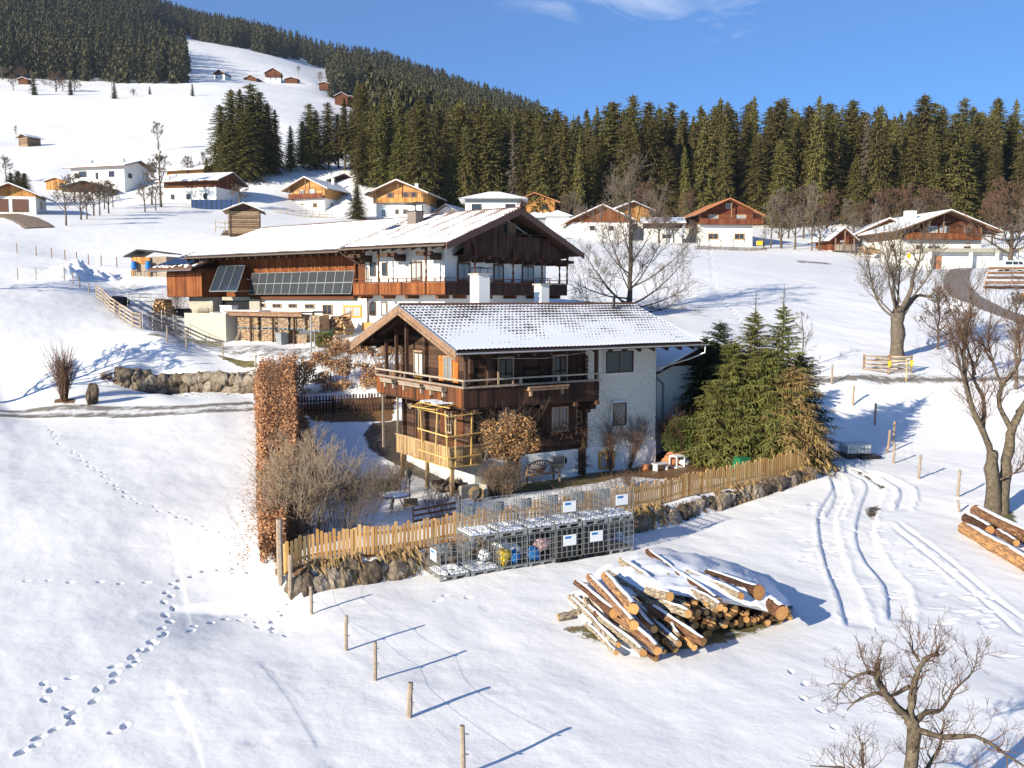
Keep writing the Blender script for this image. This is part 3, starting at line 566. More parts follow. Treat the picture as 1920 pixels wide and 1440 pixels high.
def slope(name, par, mat, u0, u1, e, r, thick=.05, step=.06, tile=.21, row=.34, xfn=None, amp=.018, uoff=0):
    """tiled sheet from eave point e=(v,z) up to ridge point r=(v,z), running u0..u1"""
    Ls = math.hypot(r[0]-e[0], r[1]-e[1]); nu = max(4, int((u1-u0)/tile*4)); nv = max(2, round(Ls/row)); U = np.linspace(u0, u1, nu+1)
    S = []
    for k in range(nv): S += [k/nv, (k+1)/nv-1e-3]
    S = np.array(S)
    n = np.array([-(r[1]-e[1]), (r[0]-e[0])]) / Ls
    if n[1] < 0: n = -n
    V = []; UV = []
    rj = np.random.RandomState(int(abs(u0*7+e[1]*3)*10) % 9999)
    for i, s in enumerate(S):
        t = 1-s; lift = (i % 2)*.035; w = amp*np.cos(U*2*np.pi/tile)+lift
        sag = .03*(vn(U*.4, np.full_like(U, s*3.1))-.5)
        V.append(np.column_stack([U, np.full_like(U, r[0]+(e[0]-r[0])*s)+n[0]*(w+sag), np.full_like(U, r[1]+(e[1]-r[1])*s)+n[1]*(w+sag)])); UV.append(np.column_stack([U-u0+uoff, np.full_like(U, s*Ls)]))
    V = np.concatenate(V); UV = np.concatenate(UV); I = np.arange(len(V)).reshape(len(S), nu+1)
    F = np.stack([I[:-1, :-1], I[1:, :-1], I[1:, 1:], I[:-1, 1:]], -1).reshape(-1, 4)
    if xfn is not None: V = np.array([xfn(*p) for p in V])
    o = np_mesh(name, V, F, MT[mat], par); uvl = o.data.uv_layers.new(name='rf'); uvl.data.foreach_set('uv', UV[F.ravel()].astype(np.float32).ravel()); return o
def gutter(par, u0, u1, v, z, r=.065, mat='zinc', brackets=True):
    m = MB(); n = 7; pr = [(v+r*math.cos(t), z+r*math.sin(t)) for t in [math.pi+math.pi*k/n for k in range(n+1)]]
    for (a, b), (c, d) in zip(pr[:-1], pr[1:]): m.add([(u0, a, b), (u1, a, b), (u1, c, d), (u0, c, d)], [(0, 1, 2, 3)])
    for u in (u0, u1): m.add([(u, a, b) for a, b in pr], [tuple(range(n+1))])
    k = u0+.4
    while brackets and k < u1: m.box(k, k+.03, v-r-.008, v-r+.0, z-.07, z+.012); k += .9
    return m.build('gutter', MT[mat], par)
def chimney(par, x, y, z0, z1, w, d, mat='white', capm='concrete', hood=True):
    m = MB(); m.box(x-w/2, x+w/2, y-d/2, y+d/2, z0, z1-.08); c = m.build('chimney', MT[mat], par)
    m = MB(); m.box(x-w/2-.07, x+w/2+.07, y-d/2-.07, y+d/2+.07, z1-.08, z1); m.build('chimney_slab', MT[capm], c)
    if hood:
        m = MB(); zz = z1+.22
        for sx_ in (-1, 1):
            for sy_ in (-1, 1): m.box(x+sx_*w*.4-.012, x+sx_*w*.4+.012, y+sy_*d*.4-.012, y+sy_*d*.4+.012, z1, zz)
        n = 8; pts = [(x-w/2-.12+(w+.24)*i/n, zz+.07*math.sin(math.pi*i/n*2)**2*(1 if i < n/2 else .5)) for i in range(n+1)]
        for (a, b), (c2, d2) in zip(pts[:-1], pts[1:]): m.prism([(a, y-d/2-.1, b), (c2, y-d/2-.1, d2), (c2, y+d/2+.1, d2), (a, y+d/2+.1, b)], (0, 0, .02))
        m.build('chimney_hood', MT['blackm'], c)
    return c
# ---------------------------------------------------------------- old timber house
A0 = atY(889, 850, 40.5); HX, HY, HA = float(A0[0]), float(A0[1]), R(33.5)
def hw(u, v, z=None):
    x = HX+u*math.cos(HA)-v*math.sin(HA); y = HY+u*math.sin(HA)+v*math.cos(HA); return (x, y, h1(x, y) if z is None else z)
hs = empty('timber_house', (HX, HY, 0), HA, 'old dark timber and rough white stucco house with wraparound balcony behind the orange picket fence', 'house')
UJ, UE, VE, ZR, RS, VR = 6.15, 10.6, 6.4, 9.02, .353, 3.15
zr = lambda v: ZR-RS*abs(v-VR)
m = MB(); m.prism([(0.0, 0.02, 2.25), (0.0, VE, 2.25), (0.0, VE, zr(VE)-.2), (0.0, VR, zr(VR)-.2), (0.0, 0.02, zr(0)-.2)], (UJ, 0, 0)); m.build('core_wall', MT['dark'], hs)
m = MB(); hlogs(m, PL(0), 0, VE, 2.27, ZR-.3, .20, .05, clip=lambda z: (VR-(ZR-.22-z)/RS, VR+(ZR-.22-z)/RS)); 
hlogs(m, PF(.02), .0, UJ, 2.27, zr(0)-.24, .20, .05); o = m.build('timber_wall', MT['dark'], hs)
for v in (0, 4.1, VE):
    m = MB()
    for k in range(int((zr(v)-.35-2.27)/.2)): m.box(-.24-rr.uniform(0, .03), -.05, v-.08, v+.08, 2.28+k*.2, 2.28+k*.2+.186)
    m.build('log_ends', MT['dark'], o)
m = MB()
for k in range(22): m.box(UJ-.18, UJ-.02, -.22, -.03, 2.28+k*.2, 2.46+k*.2)
m.build('log_ends', MT['dark'], o)
m = MB(); m.prism([(UJ, 0, 2.25), (UJ, VE, 2.25), (UJ, VE, zr(VE)-.2), (UJ, VR, zr(VR)-.2), (UJ, 0, zr(0)-.2)], (UE-UJ, 0, 0)); m.build('stucco_wall', MT['stucco'], hs)
m = MB(); m.box(0, UE+.02, -.03, VE, .2, 2.24); m.box(-.03, 0, .0, VE, .2, 2.24); m.build('plinth', MT['white'], hs)
# openings, front
PFh = PF(-.03); PLh = PL(-.05)
for (a, b, w, h, fm, gm, nx, ny) in ((1.2, 3.32, .92, 1.05, 'frame', 'glass', 2, 2), (4.12, 3.2, .95, 1.12, 'frame', 'glass', 2, 2)): window(hs, PFh, a, b, w, h, fm, gm, nx, ny, sill=True)
for a in (1.18, 4.18): door(hs, PFh, a, 4.80, .85, 1.95, 'darkv', 'glass', 'frame')
for a, w in ((.55, .55), (2.1, .55), (3.45, .6), (5.1, .55)): shutter(hs, PFh, a, 5.3, w, 1.3, 'darkv', .05)
for a in (3.55, 5.1): shutter(hs, PFh, a, 3.25, .5, 1.05, 'darkv', .05)
window(hs, PF(.0), 7.31, 5.73, 1.75, 1.06, 'framed', 'glass', 2, 1, trim='white'); window(hs, PF(.0), 7.78, 3.16, .87, 1.12, 'framed', 'glass', 1, 1, .04, trim='white')
window(hs, PF(-.03), 4.16, 1.42, .7, .62, 'zinc', 'glass', 1, 1, .04); window(hs, PF(-.03), 6.95, 1.12, .95, .85, 'yellow', 'curtain', 2, 1, .09)
door(hs, PF(-.03), 1.6, .86, .78, 1.42, 'dark')
m = MB(); m.box(5.72, 5.98, -.30, -.04, .8, 2.3); m.build('porch_post', MT['dark'], hs)
# openings, gable
door(hs, PLh, 4.42, 4.78, 1.0, 2.06, 'dark', 'curtain', 'frame', 'yellow'); window(hs, PLh, 1.70, 5.62, .80, 1.10, 'frame', 'curtain', 2, 2)
shutter(hs, PLh, 2.53, 5.55, .42, 1.15); shutter(hs, PLh, 1.22, 5.55, .42, 1.15)
door(hs, PLh, 4.42, 2.35, .86, 1.95, 'barnd', 'glass', 'framed'); window(hs, PLh, 1.75, 3.2, .6, 1.15, 'frame', 'glass', 2, 3); shutter(hs, PLh, 2.40, 3.15, .42, 1.2, 'barnd'); shutter(hs, PLh, .75, 3.15, .8, 1.2, 'barnd')
m = MB(); m.lathe([(0, 0), (.26, .02), (.30, .05), (0, .06)], 14); m.rot(lambda p: (-.12-p[2], 5.75+p[0], 4.25+p[1])); m.build('wall_wreath', MT['twigg'], hs)
# roof
RU0, RU1, VA, VB = -2.0, 11.75, -2.0, 8.4
m = MB(); t = .14
m.prism([(RU0+.02, VA, zr(VA)-.05-t), (RU0+.02, VR, ZR-.05-t), (RU0+.02, VB, zr(VB)-.05-t), (RU0+.02, VB, zr(VB)-.05), (RU0+.02, VR, ZR-.05), (RU0+.02, VA, zr(VA)-.05)], (RU1-RU0-.04, 0, 0))
k = RU0+.5
while k < RU1:
    for e in (VA+.05, VB-.05):
        v1 = VR; m.beam((k, e, zr(e)-.30), (k, v1, zr(v1)-.30), .11, .15)
    k += .85
for v in (VA+.9, 0, VR, VE, VB-.9): m.box(RU0+.15, RU1-.1, v-.1, v+.1, zr(v)-.52, zr(v)-.34)
rf = m.build('roof', MT['dark'], hs)
sl = slope('roof_tiles', rf, 'roofA', RU0, RU1, (VA, zr(VA)), (VR, ZR)); slope('roof_tiles', rf, 'roofA', RU0, RU1, (VB, zr(VB)), (VR, ZR))
for sgn, e in ((1, VA), (-1, VB)):
    m = MB(); m.prism([(RU0-.07, e, zr(e)-.30), (RU0-.07, VR-.02*sgn, ZR-.30), (RU0-.07, VR-.02*sgn, ZR-.02), (RU0-.07, e, zr(e)-.02)], (.06, 0, 0))
    m.prism([(RU0-.09, e, zr(e)-.44), (RU0-.09, VR-.02*sgn, ZR-.44), (RU0-.09, VR-.02*sgn, ZR-.32), (RU0-.09, e, zr(e)-.32)], (.10, 0, 0))
    m.build('bargeboard', MT['fasciaw'], rf); m = MB(); m.prism([(RU1+.0, e, zr(e)-.30), (RU1+.0, VR-.02*sgn, ZR-.30), (RU1+.0, VR-.02*sgn, ZR-.02), (RU1+.0, e, zr(e)-.02)], (.05, 0, 0))
    m.build('bargeboard', MT['fasciaw'], rf)
m = MB(); n = 9
for sgn, e in ((1, VA), (-1, VB)): m.beam((RU0-.04, e, zr(e)+.0), (RU0-.04, VR, ZR+.0), .07, .05)
m.build('verge_flashing', MT['zinc'], rf)
m = MB(); k = RU0
while k < RU1-.1: m.tube([(k, VR, ZR-.02), (k+.36, VR, ZR+.0)], [.11, .095], 8); k += .345
m.build('ridge_tiles', MT['rooft'], rf)
gutter(rf, RU0-.05, RU1+.35, VA-.10, zr(VA)-.10, .075)
m = MB(); m.tube([(RU1+.1, VA-.1, zr(VA)-.18), (RU1+.1, VA-.1, zr(VA)-.5), (RU1-.3, VA+.6, zr(VA)-.85), (RU1-1.2, -.1, zr(VA)-1.35)], .045, 8); m.build('downpipe', MT['zinc'], rf, True)
chimney(hs, 2.84, 4.1, 8.2, 10.52, .62, .82); chimney(hs, 6.72, 4.4, 8.2, 10.06, .50, .62)
m = MB(); m.tube([(10.0, 2.6, 8.75), (10.0, 2.6, 9.35)], .075, 8); m.tube([(10.0, 2.6, 9.35), (10.0, 2.6, 9.45)], .12, 8); m.box(9.8, 10.25, 2.35, 2.8, 8.76, 8.80); m.build('vent_pipe', MT['blackm'], hs)
# balcony
m = MB(); m.box(-1.12, 6.05, -1.12, 0, 4.62, 4.72); m.box(-1.12, -.05, 0, 7.2, 4.62, 4.72)
for u in (-.6, 1.0, 2.9, 4.7, 5.95): m.box(u-.09, u+.09, -1.22, 0, 4.44, 4.62)
for v in (.3, 2.2, 4.1, 6.3): m.box(-1.22, 0, v-.09, v+.09, 4.44, 4.62)
m.box(5.8, 6.08, -.9, 0, 4.2, 4.44); m.box(5.8, 6.08, -.5, 0, 4.0, 4.2)
bl = m.build('balcony', MT['dark'], hs)
m = MB(); vboards(m, PF(-1.14), -1.2, 6.05, 4.72, 5.52, .16, .03); m.build('balcony_boards', MT['darkv'], bl)
m = MB(); vboards(m, PL(-1.18), -1.14, 7.25, 4.72, 5.52, .16, .03); m.build('balcony_boards', MT['balc'], bl)
m = MB(); m.box(-1.22, 6.05, -1.16, -1.13, 4.72, 4.80); m.build('balcony_boards', MT['darkv'], bl)
m = MB(); m.box(-1.25, 6.08, -1.24, -1.10, 5.54, 5.62); m.box(-1.25, -1.14, -1.10, 7.3, 5.54, 5.62); m.box(-1.26, 6.1, -1.235, -1.145, 5.84, 5.91); m.box(-1.26, -1.17, -1.14, 7.35, 5.84, 5.91)
for u in (-1.21, 1.65, 3.7, 5.95): m.box(u-.05, u+.05, -1.235, -1.14, 5.622, 5.84)
for v in (1.7, 4.2, 7.25): m.box(-1.255, -1.165, v-.05, v+.05, 5.622, 5.84)
m.build('handrail', MT['grey'], bl)
for i, (P, a, w, b) in enumerate(((PL(-1.215), -.1+.3, 1.5, 5.32), (PL(-1.215), 2.2, 2.1, 5.32), (PL(-1.215), 5.0, 1.3, 5.32), (PF(-1.18), 1.95, 2.1, 5.30))):
    m = MB(); bx(m, P, a, a+w, b, b+.17, .03, .28); bx(m, P, a-.03, a+w+.03, b+.12, b+.20, .285, .32)
    bx(m, P, a+.15, a+.25, b-.25, b-.002, .0, .14); bx(m, P, a+w-.25, a+w-.15, b-.25, b-.002, .0, .14); m.build('flower_box', MT['grey' if i < 3 else 'fasciaw'], bl)
for (u, v) in ((-1.08, 6.4), (-1.08, 5.3), (-1.08, 4.25), (-.98, -.98), (6.0, -1.0), (.15, -.98)):
    m = MB(); m.box(u-.07, u+.07, v-.07, v+.07, 4.72, zr(v)-.34); m.build('balcony_post', MT['dark'], hs)
for v in (5.3, 6.9): m = MB(); m.box(-1.1, -1.02, v-.04, v+.04, 2.0, 4.62); m.build('balcony_prop', MT['grey'], hs)
m = MB(); m.tube([(1.0-.7, -1.0, 6.75), (3., -1.0, 6.66), (6.0, -1.0, 6.9)], .008, 4); m.build('washing_line', MT['whitep'], hs)
# porch with railing and yellow trellis
m = MB(); m.box(-1.7, -.24, -.85, 4.1, 2.25, 2.35); m.box(-.3, -.06, -.85, -.1, 2.25, 2.35)
for v in (-.7, 1.5, 3.9): m.box(-1.6, -1.45, v-.07, v+.07, .9, 2.25)
pc = m.build('porch', MT['porch'], hs)
m = MB(); vboards(m, PL(-1.7), -.85, 4.1, 2.2, 3.02, .16, .03); vboards(m, PF(-.85), -1.7, -.1, 2.2, 3.02, .16, .03); m.box(-1.78, -1.66, -.93, 4.15, 3.03, 3.08); m.box(-1.66, -.1, -.93, -.81, 3.03, 3.08); m.build('porch_boards', MT['porch'], pc)
m = MB()
def bt(p, q, w=.06, h=.04): m.beam(p, q, w, h)
for v in (-.98, 1.25): bt((-1.85, v, 2.2), (-1.85, v+.25, 4.62))
bt((-1.85, .15, 2.2), (-1.85, -.05, 4.62)); bt((-1.5, -.98, 2.2), (-1.5, -.98, 4.45)); bt((-.75, -.98, 2.25), (-.70, -.98, 4.6))
for z in (2.62, 3.55, 4.45): bt((-1.88, -1.05, z), (-1.88, 1.7, z+.05)); 
for z in (2.25,): bt((-1.88, -1.05, z), (-1.88, 2.2, z)); bt((-1.88, -1.05, z), (-.3, -1.05, z))
for z in (2.62, 3.55, 4.4): bt((-1.9, -1.02, z), (-.25, -1.02, z+.06))
bt((-1.9, 1.7, 4.72), (-1.3, 1.7, 4.72)); bt((-1.9, -1.2, 4.78), (-1.9, 1.5, 4.78)); bt((-2.25, -.6, 4.66), (-2.25, 1.6, 4.62)); 
for v in (-.5, .4, 1.3): bt((-2.3, v, 4.68), (-1.2, v, 4.84))
m.build('trellis', MT['trellis'], pc)
m = MB(); 
for k in range(5): m.box(-.36, -.30, .05, 2.3, 2.45+k*.13, 2.52+k*.13)
m.build('slatted_bench', MT['barnd'], pc)
m = MB()
for k in range(26): m.box(-2.2+rr.uniform(0, .8), -1.5+rr.uniform(0, .3), -.5+k*.07, -.43+k*.07, 4.86, 4.89+rr.uniform(0, .03))
m.build('snowy_canopy', MT['cap'], pc)
# ladder, lamp, vine on the front
m = MB(); m.beam((5.55, -.10, 2.9), (5.55, -.10, 4.7), .04); m.beam((5.85, -.10, 2.9), (5.85, -.10, 4.7), .04)
for k in range(7): m.beam((5.55, -.10, 3.0+k*.26), (5.85, -.10, 3.0+k*.26), .03)
m.build('wooden_ladder', MT['fasciaw'], None, loc=(HX, HY, 0), rz=HA); lad = bpy.data.objects['wooden_ladder']; tag(lad, 'narrow wooden ladder hung against the dark timber wall beside the stucco', 'ladder')
# annex behind, right
AX, AY = 7.56, 48.5
ax = empty('garage_annex', (AX, AY, 0), HA, 'low white garage with dark gable between the stucco house and the big spruce', 'garage')
W_a, ze, zp = 6.4, 5.75, 6.95
m = MB(); m.box(0, W_a, 0, 7, .6, ze); m.build('wall', MT['white'], ax)
m = MB(); vboards(m, PF(0), 0, W_a, ze, lambda x: zp-.12-abs(x-W_a/2)*(zp-ze)/(W_a/2), .18, .04); m.prism([(0, 0, ze), (W_a, 0, ze), (W_a/2, 0, zp-.15)], (0, 7, 0)); m.build('gable_boards', MT['darkv'], ax)
m = MB(); s_ = (zp-ze)/(W_a/2)
for a, b in ((-.7, W_a/2), (W_a+.7, W_a/2)):
    za = zp-s_*abs(a-W_a/2); m.prism([(a, -.9, za), (b, -.9, zp), (b, -.9, zp+.12), (a, -.9, za+.12)], (0, 8.2, 0))
ar = m.build('roof', MT['darkv'], ax); m = MB()
for a, b in ((-.72, W_a/2), (W_a+.72, W_a/2)):
    za = zp-s_*abs(a-W_a/2); m.prism([(a, -.85, za+.125), (b, -.85, zp+.125), (b, -.85, zp+.26), (a, -.85, za+.2)], (0, 8.1, 0))
m.build('roof_snow', MT['cap'], ar)
m = MB(); m.tube([(-.55, -.95, ze-.1), (-.5, -.3, ze-.4), (.35, -.12, ze-.9), (.35, -.12, 1.0)], .05, 8); m.build('downpipe', MT['zinc'], ax)
m = MB(); m.lathe([(0, .12), (.3, .09), (.48, .0), (.47, -.012), (0, .10)], 20); m.rot(lambda p: (4.55+p[0], -.28-p[2]*-1, 4.85+p[1])); d_ = m.build('satellite_dish', MT['dish'], ax, True)
m = MB(); m.beam((4.55, -.2, 4.85), (4.55, 0, 4.7), .05); m.beam((4.55, -.25, 4.4), (4.55, -.65, 4.75), .025); m.box(4.5, 4.6, -.72, -.62, 4.7, 4.8); m.build('dish_arm', MT['greyp'], d_)
# ---------------------------------------------------------------- farmhouse with barn
class LP:
    def __init__(s, o, a): s.o = np.array([o[0], o[1], 0.0]); s.u = np.array([math.cos(a), math.sin(a), 0]); s.v = np.array([-math.sin(a), math.cos(a), 0]); s.a = a
    def onv(s, px, py, v0=0): d = ray(px, py); C = np.array([0, 0, CZ]); t = ((s.o+s.v*v0-C)@s.v)/(d@s.v); p = C+d*t-s.o; return float(p@s.u), float(p[2])
    def onu(s, px, py, u0=0): d = ray(px, py); C = np.array([0, 0, CZ]); t = ((s.o+s.u*u0-C)@s.u)/(d@s.u); p = C+d*t-s.o; return float(p@s.v), float(p[2])
    def w(s, u, v, z=None): p = s.o+s.u*u+s.v*v; return (float(p[0]), float(p[1]), h1(p[0], p[1]) if z is None else z)
fo = atY(834, 556, 67.); FA = R(-37); FL = LP(fo, FA)
fh = empty('farmhouse', (float(fo[0]), float(fo[1]), 0), FA, 'large farmhouse with red-brown boarded barn wing and solar panels on its long snowy-roofed front', 'farmhouse')
FV, FZ, FS, FE = 6.35, 16.0, .352, -2.2
fz = lambda v: FZ-FS*abs(v-FV)
m = MB(); m.box(-8, 0, 0, 12.6, 5.5, 12.4); m.prism([(-8, 0, 12.4), (-8, 12.6, 12.4), (-8, 12.6, fz(12.6)-.25), (-8, FV, FZ-.25), (-8, 0, fz(0)-.25)], (8, 0, 0)); m.build('wall', MT['white'], fh)
m = MB(); m.box(-26.7, -8.0, .25, 12.4, 5.5, 9.45); m.build('stable_wall', MT['white'], fh)
m = MB(); m.prism([(-26.7, .3, 9.45), (-26.7, 12.4, 9.45), (-26.7, 12.4, fz(12.4)-.5), (-26.7, FV, FZ-.5), (-26.7, .3, fz(.3)-.5)], (18.68, 0, 0)); o = m.build('barn_wall', MT['barnd'], fh)
m = MB(); vboards(m, PF(.28), -26.75, -8.9, 9.5, 12.65, .16, .05); m.build('barn_boards', MT['barn'], o)
m = MB(); m.box(-8.85, -8.0, .0, .3, 9.5, 13.1); m.box(-9.0, -8.85, -.25, .3, 9.5, 13.1); m.build('corner_boards', MT['barnd'], o)
# gable front
m = MB(); vboards(m, PR(1.0), .9, 5.3, 12.45, lambda v: fz(v)-.42, .18, .04); vboards(m, PR(1.0), 11.2, 15.0, 12.45, lambda v: fz(v)-.42, .18, .04, bot=lambda v: 12.45+max(0, v-12.8)*.12)
vboards(m, PR(1.0), 5.3, 11.2, 12.45, 13.75, .18, .04); vboards(m, PR(-.0), 5.3, 11.2, 13.7, lambda v: fz(v)-.42, .18, .04)
vboards(m, PR(1.12), 4.9, 11.5, 13.0, 14.05, .17, .03)
m.prism([(.02, .9, 12.42), (.02, 14.6, 12.42), (.02, FV, 15.3)], (.0001, 0, 0)); m.box(0, 1.0, .9, 14.6, 12.38, 12.46)
gb = m.build('gable_boards', MT['darkv'], fh)
window(fh, PR(.02), 5.5, 14.1, 1.05, 1.0, 'frame', 'glass', 2, 1); door(fh, PR(.02), 7.4, 13.7, .95, 1.45, 'frame', None, 'grey'); window(fh, PR(.02), 6.75, 13.95, .6, 1.15, 'frame', 'glass', 1, 1)
m = MB(); m.box(1.1, 1.18, 4.9, 11.5, 14.22, 14.28)
m.build('niche_rail', MT['dark'], fh)
for v in np.linspace(1.6, 14.2, 9): m = MB(); m.box(0, 1.6, v-.12, v+.12, 12.16, 12.38); m.box(0, 1.1, v-.12, v+.12, 11.95, 12.16); m.build('bracket', MT['dark'], fh)
for u in np.linspace(-7.4, -.4, 3): m = MB(); m.box(u-.9, u+.5, -1.6, -1.3, 12.35, 12.62); m.box(u-.12, u+.12, -1.9, 0, 12.3, 12.55); m.box(u-.12, u+.12, -1.0, 0, 12.05, 12.3); m.build('bracket', MT['dark'], fh)
# roofs
def proof(par, name, u0, u1, e0, e1, zf, t, mat, under='dark', off=0):
    m = MB(); a = off; m.prism([(u0, e0, zf(e0)-t+a-.03), (u0, FV, zf(FV)-t+a-.03), (u0, e1, zf(e1)-t+a-.03), (u0, e1, zf(e1)+a-.03), (u0, FV, zf(FV)+a-.03), (u0, e0, zf(e0)+a-.03)], (u1-u0, 0, 0))
    k = u0+.4
    while k < u1: m.beam((k, e0+.05, zf(e0)-.13-t+a), (k, 1.5, zf(1.5)-.13-t+a), .12, .16); k += .95
    rf = m.build(name, MT[under], par)
    for e in (e0, e1): slope('roof_tiles', rf, mat, u0, u1, (e, zf(e)+a), (FV, zf(FV)+a), tile=.3 if mat == 'roofC' else .24, row=.42 if mat == 'roofC' else .36, amp=.022)
    return rf
r1 = proof(fh, 'roof', -8.3, 2.05, FE, 15.1, fz, .22, 'roofB', off=.10)
r2 = proof(fh, 'barn_roof', -28.3, -8.32, FE, 15.0, fz, .2, 'roofC', off=-.06)
for e in (FE, 15.1):
    m = MB(); m.prism([(2.05, e, fz(e)-.36), (2.05, FV, FZ-.42), (2.05, FV, FZ+.10), (2.05, e, fz(e)+.10)], (.09, 0, 0)); m.build('bargeboard', MT['fascia'], r1)
m = MB()
for k in range(7):
    t = -1+k/3; m.beam((2.1, FV, FZ+.1), (2.1, FV+.5*math.sin(t*1.3), FZ+.1+.62*math.cos(t*1.1)), .035)
m.tube([(2.1, FV, FZ), (2.1, FV, FZ+.85)], [.06, .02], 6); m.tube([(2.1, FV+.55*math.sin(a), FZ+.10+.5*math.cos(a)) for a in np.linspace(-1.5, 1.5, 12)], .03, 5); m.build('gable_finial', MT['fascia'], r1)
m = MB(); m.beam((-8.3, FE, fz(FE)+.13), (-8.3, FV, FZ+.13), .14, .06, up=(0, 0, 1)); k = -28.2
while k < 2: m.tube([(k, FV, FZ+(.06 if k > -8.4 else -.1)), (k+.4, FV, FZ+(.08 if k > -8.4 else -.08))], [.12, .10], 7); k += .4
m.build('ridge_tiles', MT['rooft'], r1)
gutter(r1, -8.4, 2.05, FE-.12, fz(FE)-.02, .10, 'gutd'); gutter(r2, -28.6, -8.45, FE-.12, fz(FE)-.16, .10, 'gutd')
m = MB(); m.box(-6.75, -5.85, 3.35, 4.25, 14.6, 16.05); c = m.build('chimney', MT['gutd'], fh); m = MB(); m.box(-6.8, -5.8, 3.3, 4.3, 16.05, 16.12); 
for a, b in ((-6.7, 3.4), (-5.9, 3.4), (-6.7, 4.2), (-5.9, 4.2)): m.box(a-.02, a+.02, b-.02, b+.02, 16.12, 16.6)
m.prism([(-6.95, 3.2, 16.6), (-5.6, 3.2, 16.72), (-5.6, 4.4, 16.72), (-6.95, 4.4, 16.6)], (0, 0, .04)); m.build('chimney_hood', MT['blackm'], c)
m = MB(); m.prism([(-7.9, 2.1, fz(2.1)+.13), (-7.2, 2.1, fz(2.1)+.13), (-7.2, 3.1, fz(3.1)+.13), (-7.9, 3.1, fz(3.1)+.13)], (0, 0, .06)); m.build('skylight', MT['glass'], r1)
m = MB(); m.prism([(-8.2, 2.0, fz(2.0)+.11), (-6.4, 1.6, fz(1.6)+.11), (-5.4, 3.2, fz(3.2)+.11), (-5.6, 5.3, fz(5.3)+.11), (-6.9, 4.4, fz(4.4)+.11)], (0, 0, .012)); m.build('bare_tiles', MT['rooft'], r1)
# openings
def fwin(px0, py0, px1, py1, **k):
    a, z1 = FL.onv(px0, py0); b, z0 = FL.onv(px1, py1); window(fh, PF(k.pop('v', 0)), a, z0, b-a, z1-z0, **k)
fwin(694, 492.5, 705, 518, fm='framed', gm='glass', nx=1); fwin(717, 492, 727, 517, fm='framed', gm='glass', nx=1)
a, z = FL.onv(771, 490); b, _ = FL.onv(792, 490); door(fh, PF(0), a, 9.75, b-a, z-9.75, 'framed', 'curtain', 'framed')
fwin(694, 566, 706, 592, fm='framed', gm='glass', nx=1); fwin(715, 566, 727, 592, fm='framed', gm='curtain', nx=1)
for p in ((478, 568, 494, 577), (507, 569, 524, 578), (537, 569, 553, 578), (568, 569.5, 586, 579)): fwin(*p, fm='frame', gm='glass', v=.25, nx=2)
fwin(601, 570.5, 620, 591, fm='frame', gm='glass', v=.25, nx=2); fwin(640, 572, 675, 596, fm='yellow', gm='curtain', v=.25, nx=2, fw=.16)
for v0, v1 in ((1.35, 2.8), (5.6, 6.85), (9.25, 10.8)): door(fh, PR(0), v0, 9.75, v1-v0, 2.2, 'framed', 'curtain', 'framed')
m = MB(); m.box(-8.0, -6.5, -.5, .0, 6.3, 7.5); m.build('wood_bin', MT['orange'], fh)
# balcony round the gable
m = MB(); m.box(-8.0, 1.15, -1.3, 0, 9.55, 9.66); m.box(0, 1.15, 0, 14.0, 9.55, 9.66)
for u in (-7.4, -5, -2.6, .3): m.box(u-.12, u+.12, -1.2, 0, 9.3, 9.55)
for v in (1, 4, 7, 10, 13): m.box(0, 1.1, v-.12, v+.12, 9.3, 9.55)
bl = m.build('balcony', MT['barnd'], fh)
m = MB(); vboards(m, PF(-1.28), -8.0, 1.15, 9.6, 10.45, .15, .04); m.build('balcony_boards', MT['barn'], bl)
m = MB(); vboards(m, PR(1.13), -1.3, 14.0, 9.6, 10.45, .15, .04); m.build('balcony_boards', MT['darkv'], bl)  # darker boards than the sunny front: the gable side's shade is in the colour
m = MB(); m.box(-8.05, 1.25, -1.38, -1.26, 10.46, 10.54); m.box(1.12, 1.25, -1.26, 14.05, 10.46, 10.54); m.box(-8.05, 1.25, -1.36, -1.28, 10.72, 10.78); m.box(1.15, 1.24, -1.28, 14.05, 10.72, 10.78); m.box(-8.0, 1.22, -1.36, -1.33, 9.55, 9.62)
for u in np.linspace(-7.9, 1.15, 11): m.box(u-.04, u+.04, -1.35, -1.28, 10.54, 10.72)
for v in np.linspace(0, 14, 12): m.box(1.15, 1.22, v-.04, v+.04, 10.54, 10.72)
for u in (-5.3, -2.9, -.6): m.box(u-.12, u+.0, -1.40, -1.33, 9.6, 10.46)
m.build('handrail', MT['barnd'], bl)
tp = [(.08, 10.5), (.08, 10.9), (.055, 11.0), (.09, 11.2), (.05, 11.5), (.08, 11.9), (.05, 12.0), (.08, 12.1), (.08, 12.35)]
for (u, v) in ((-5.3, -1.3), (-.6, -1.3), (1.15, 2.0), (1.15, 6.6), (1.15, 10.4), (1.15, 14.0), (.4, 14.0)):
    m = MB(); m.lathe([(r, z) for r, z in tp], 8, (u, v, 0)); m.box(u-.07, u+.07, v-.07, v+.07, 12.3, min(fz(v)-.2, 13.2)); m.build('balcony_post', MT['barnd'], fh)
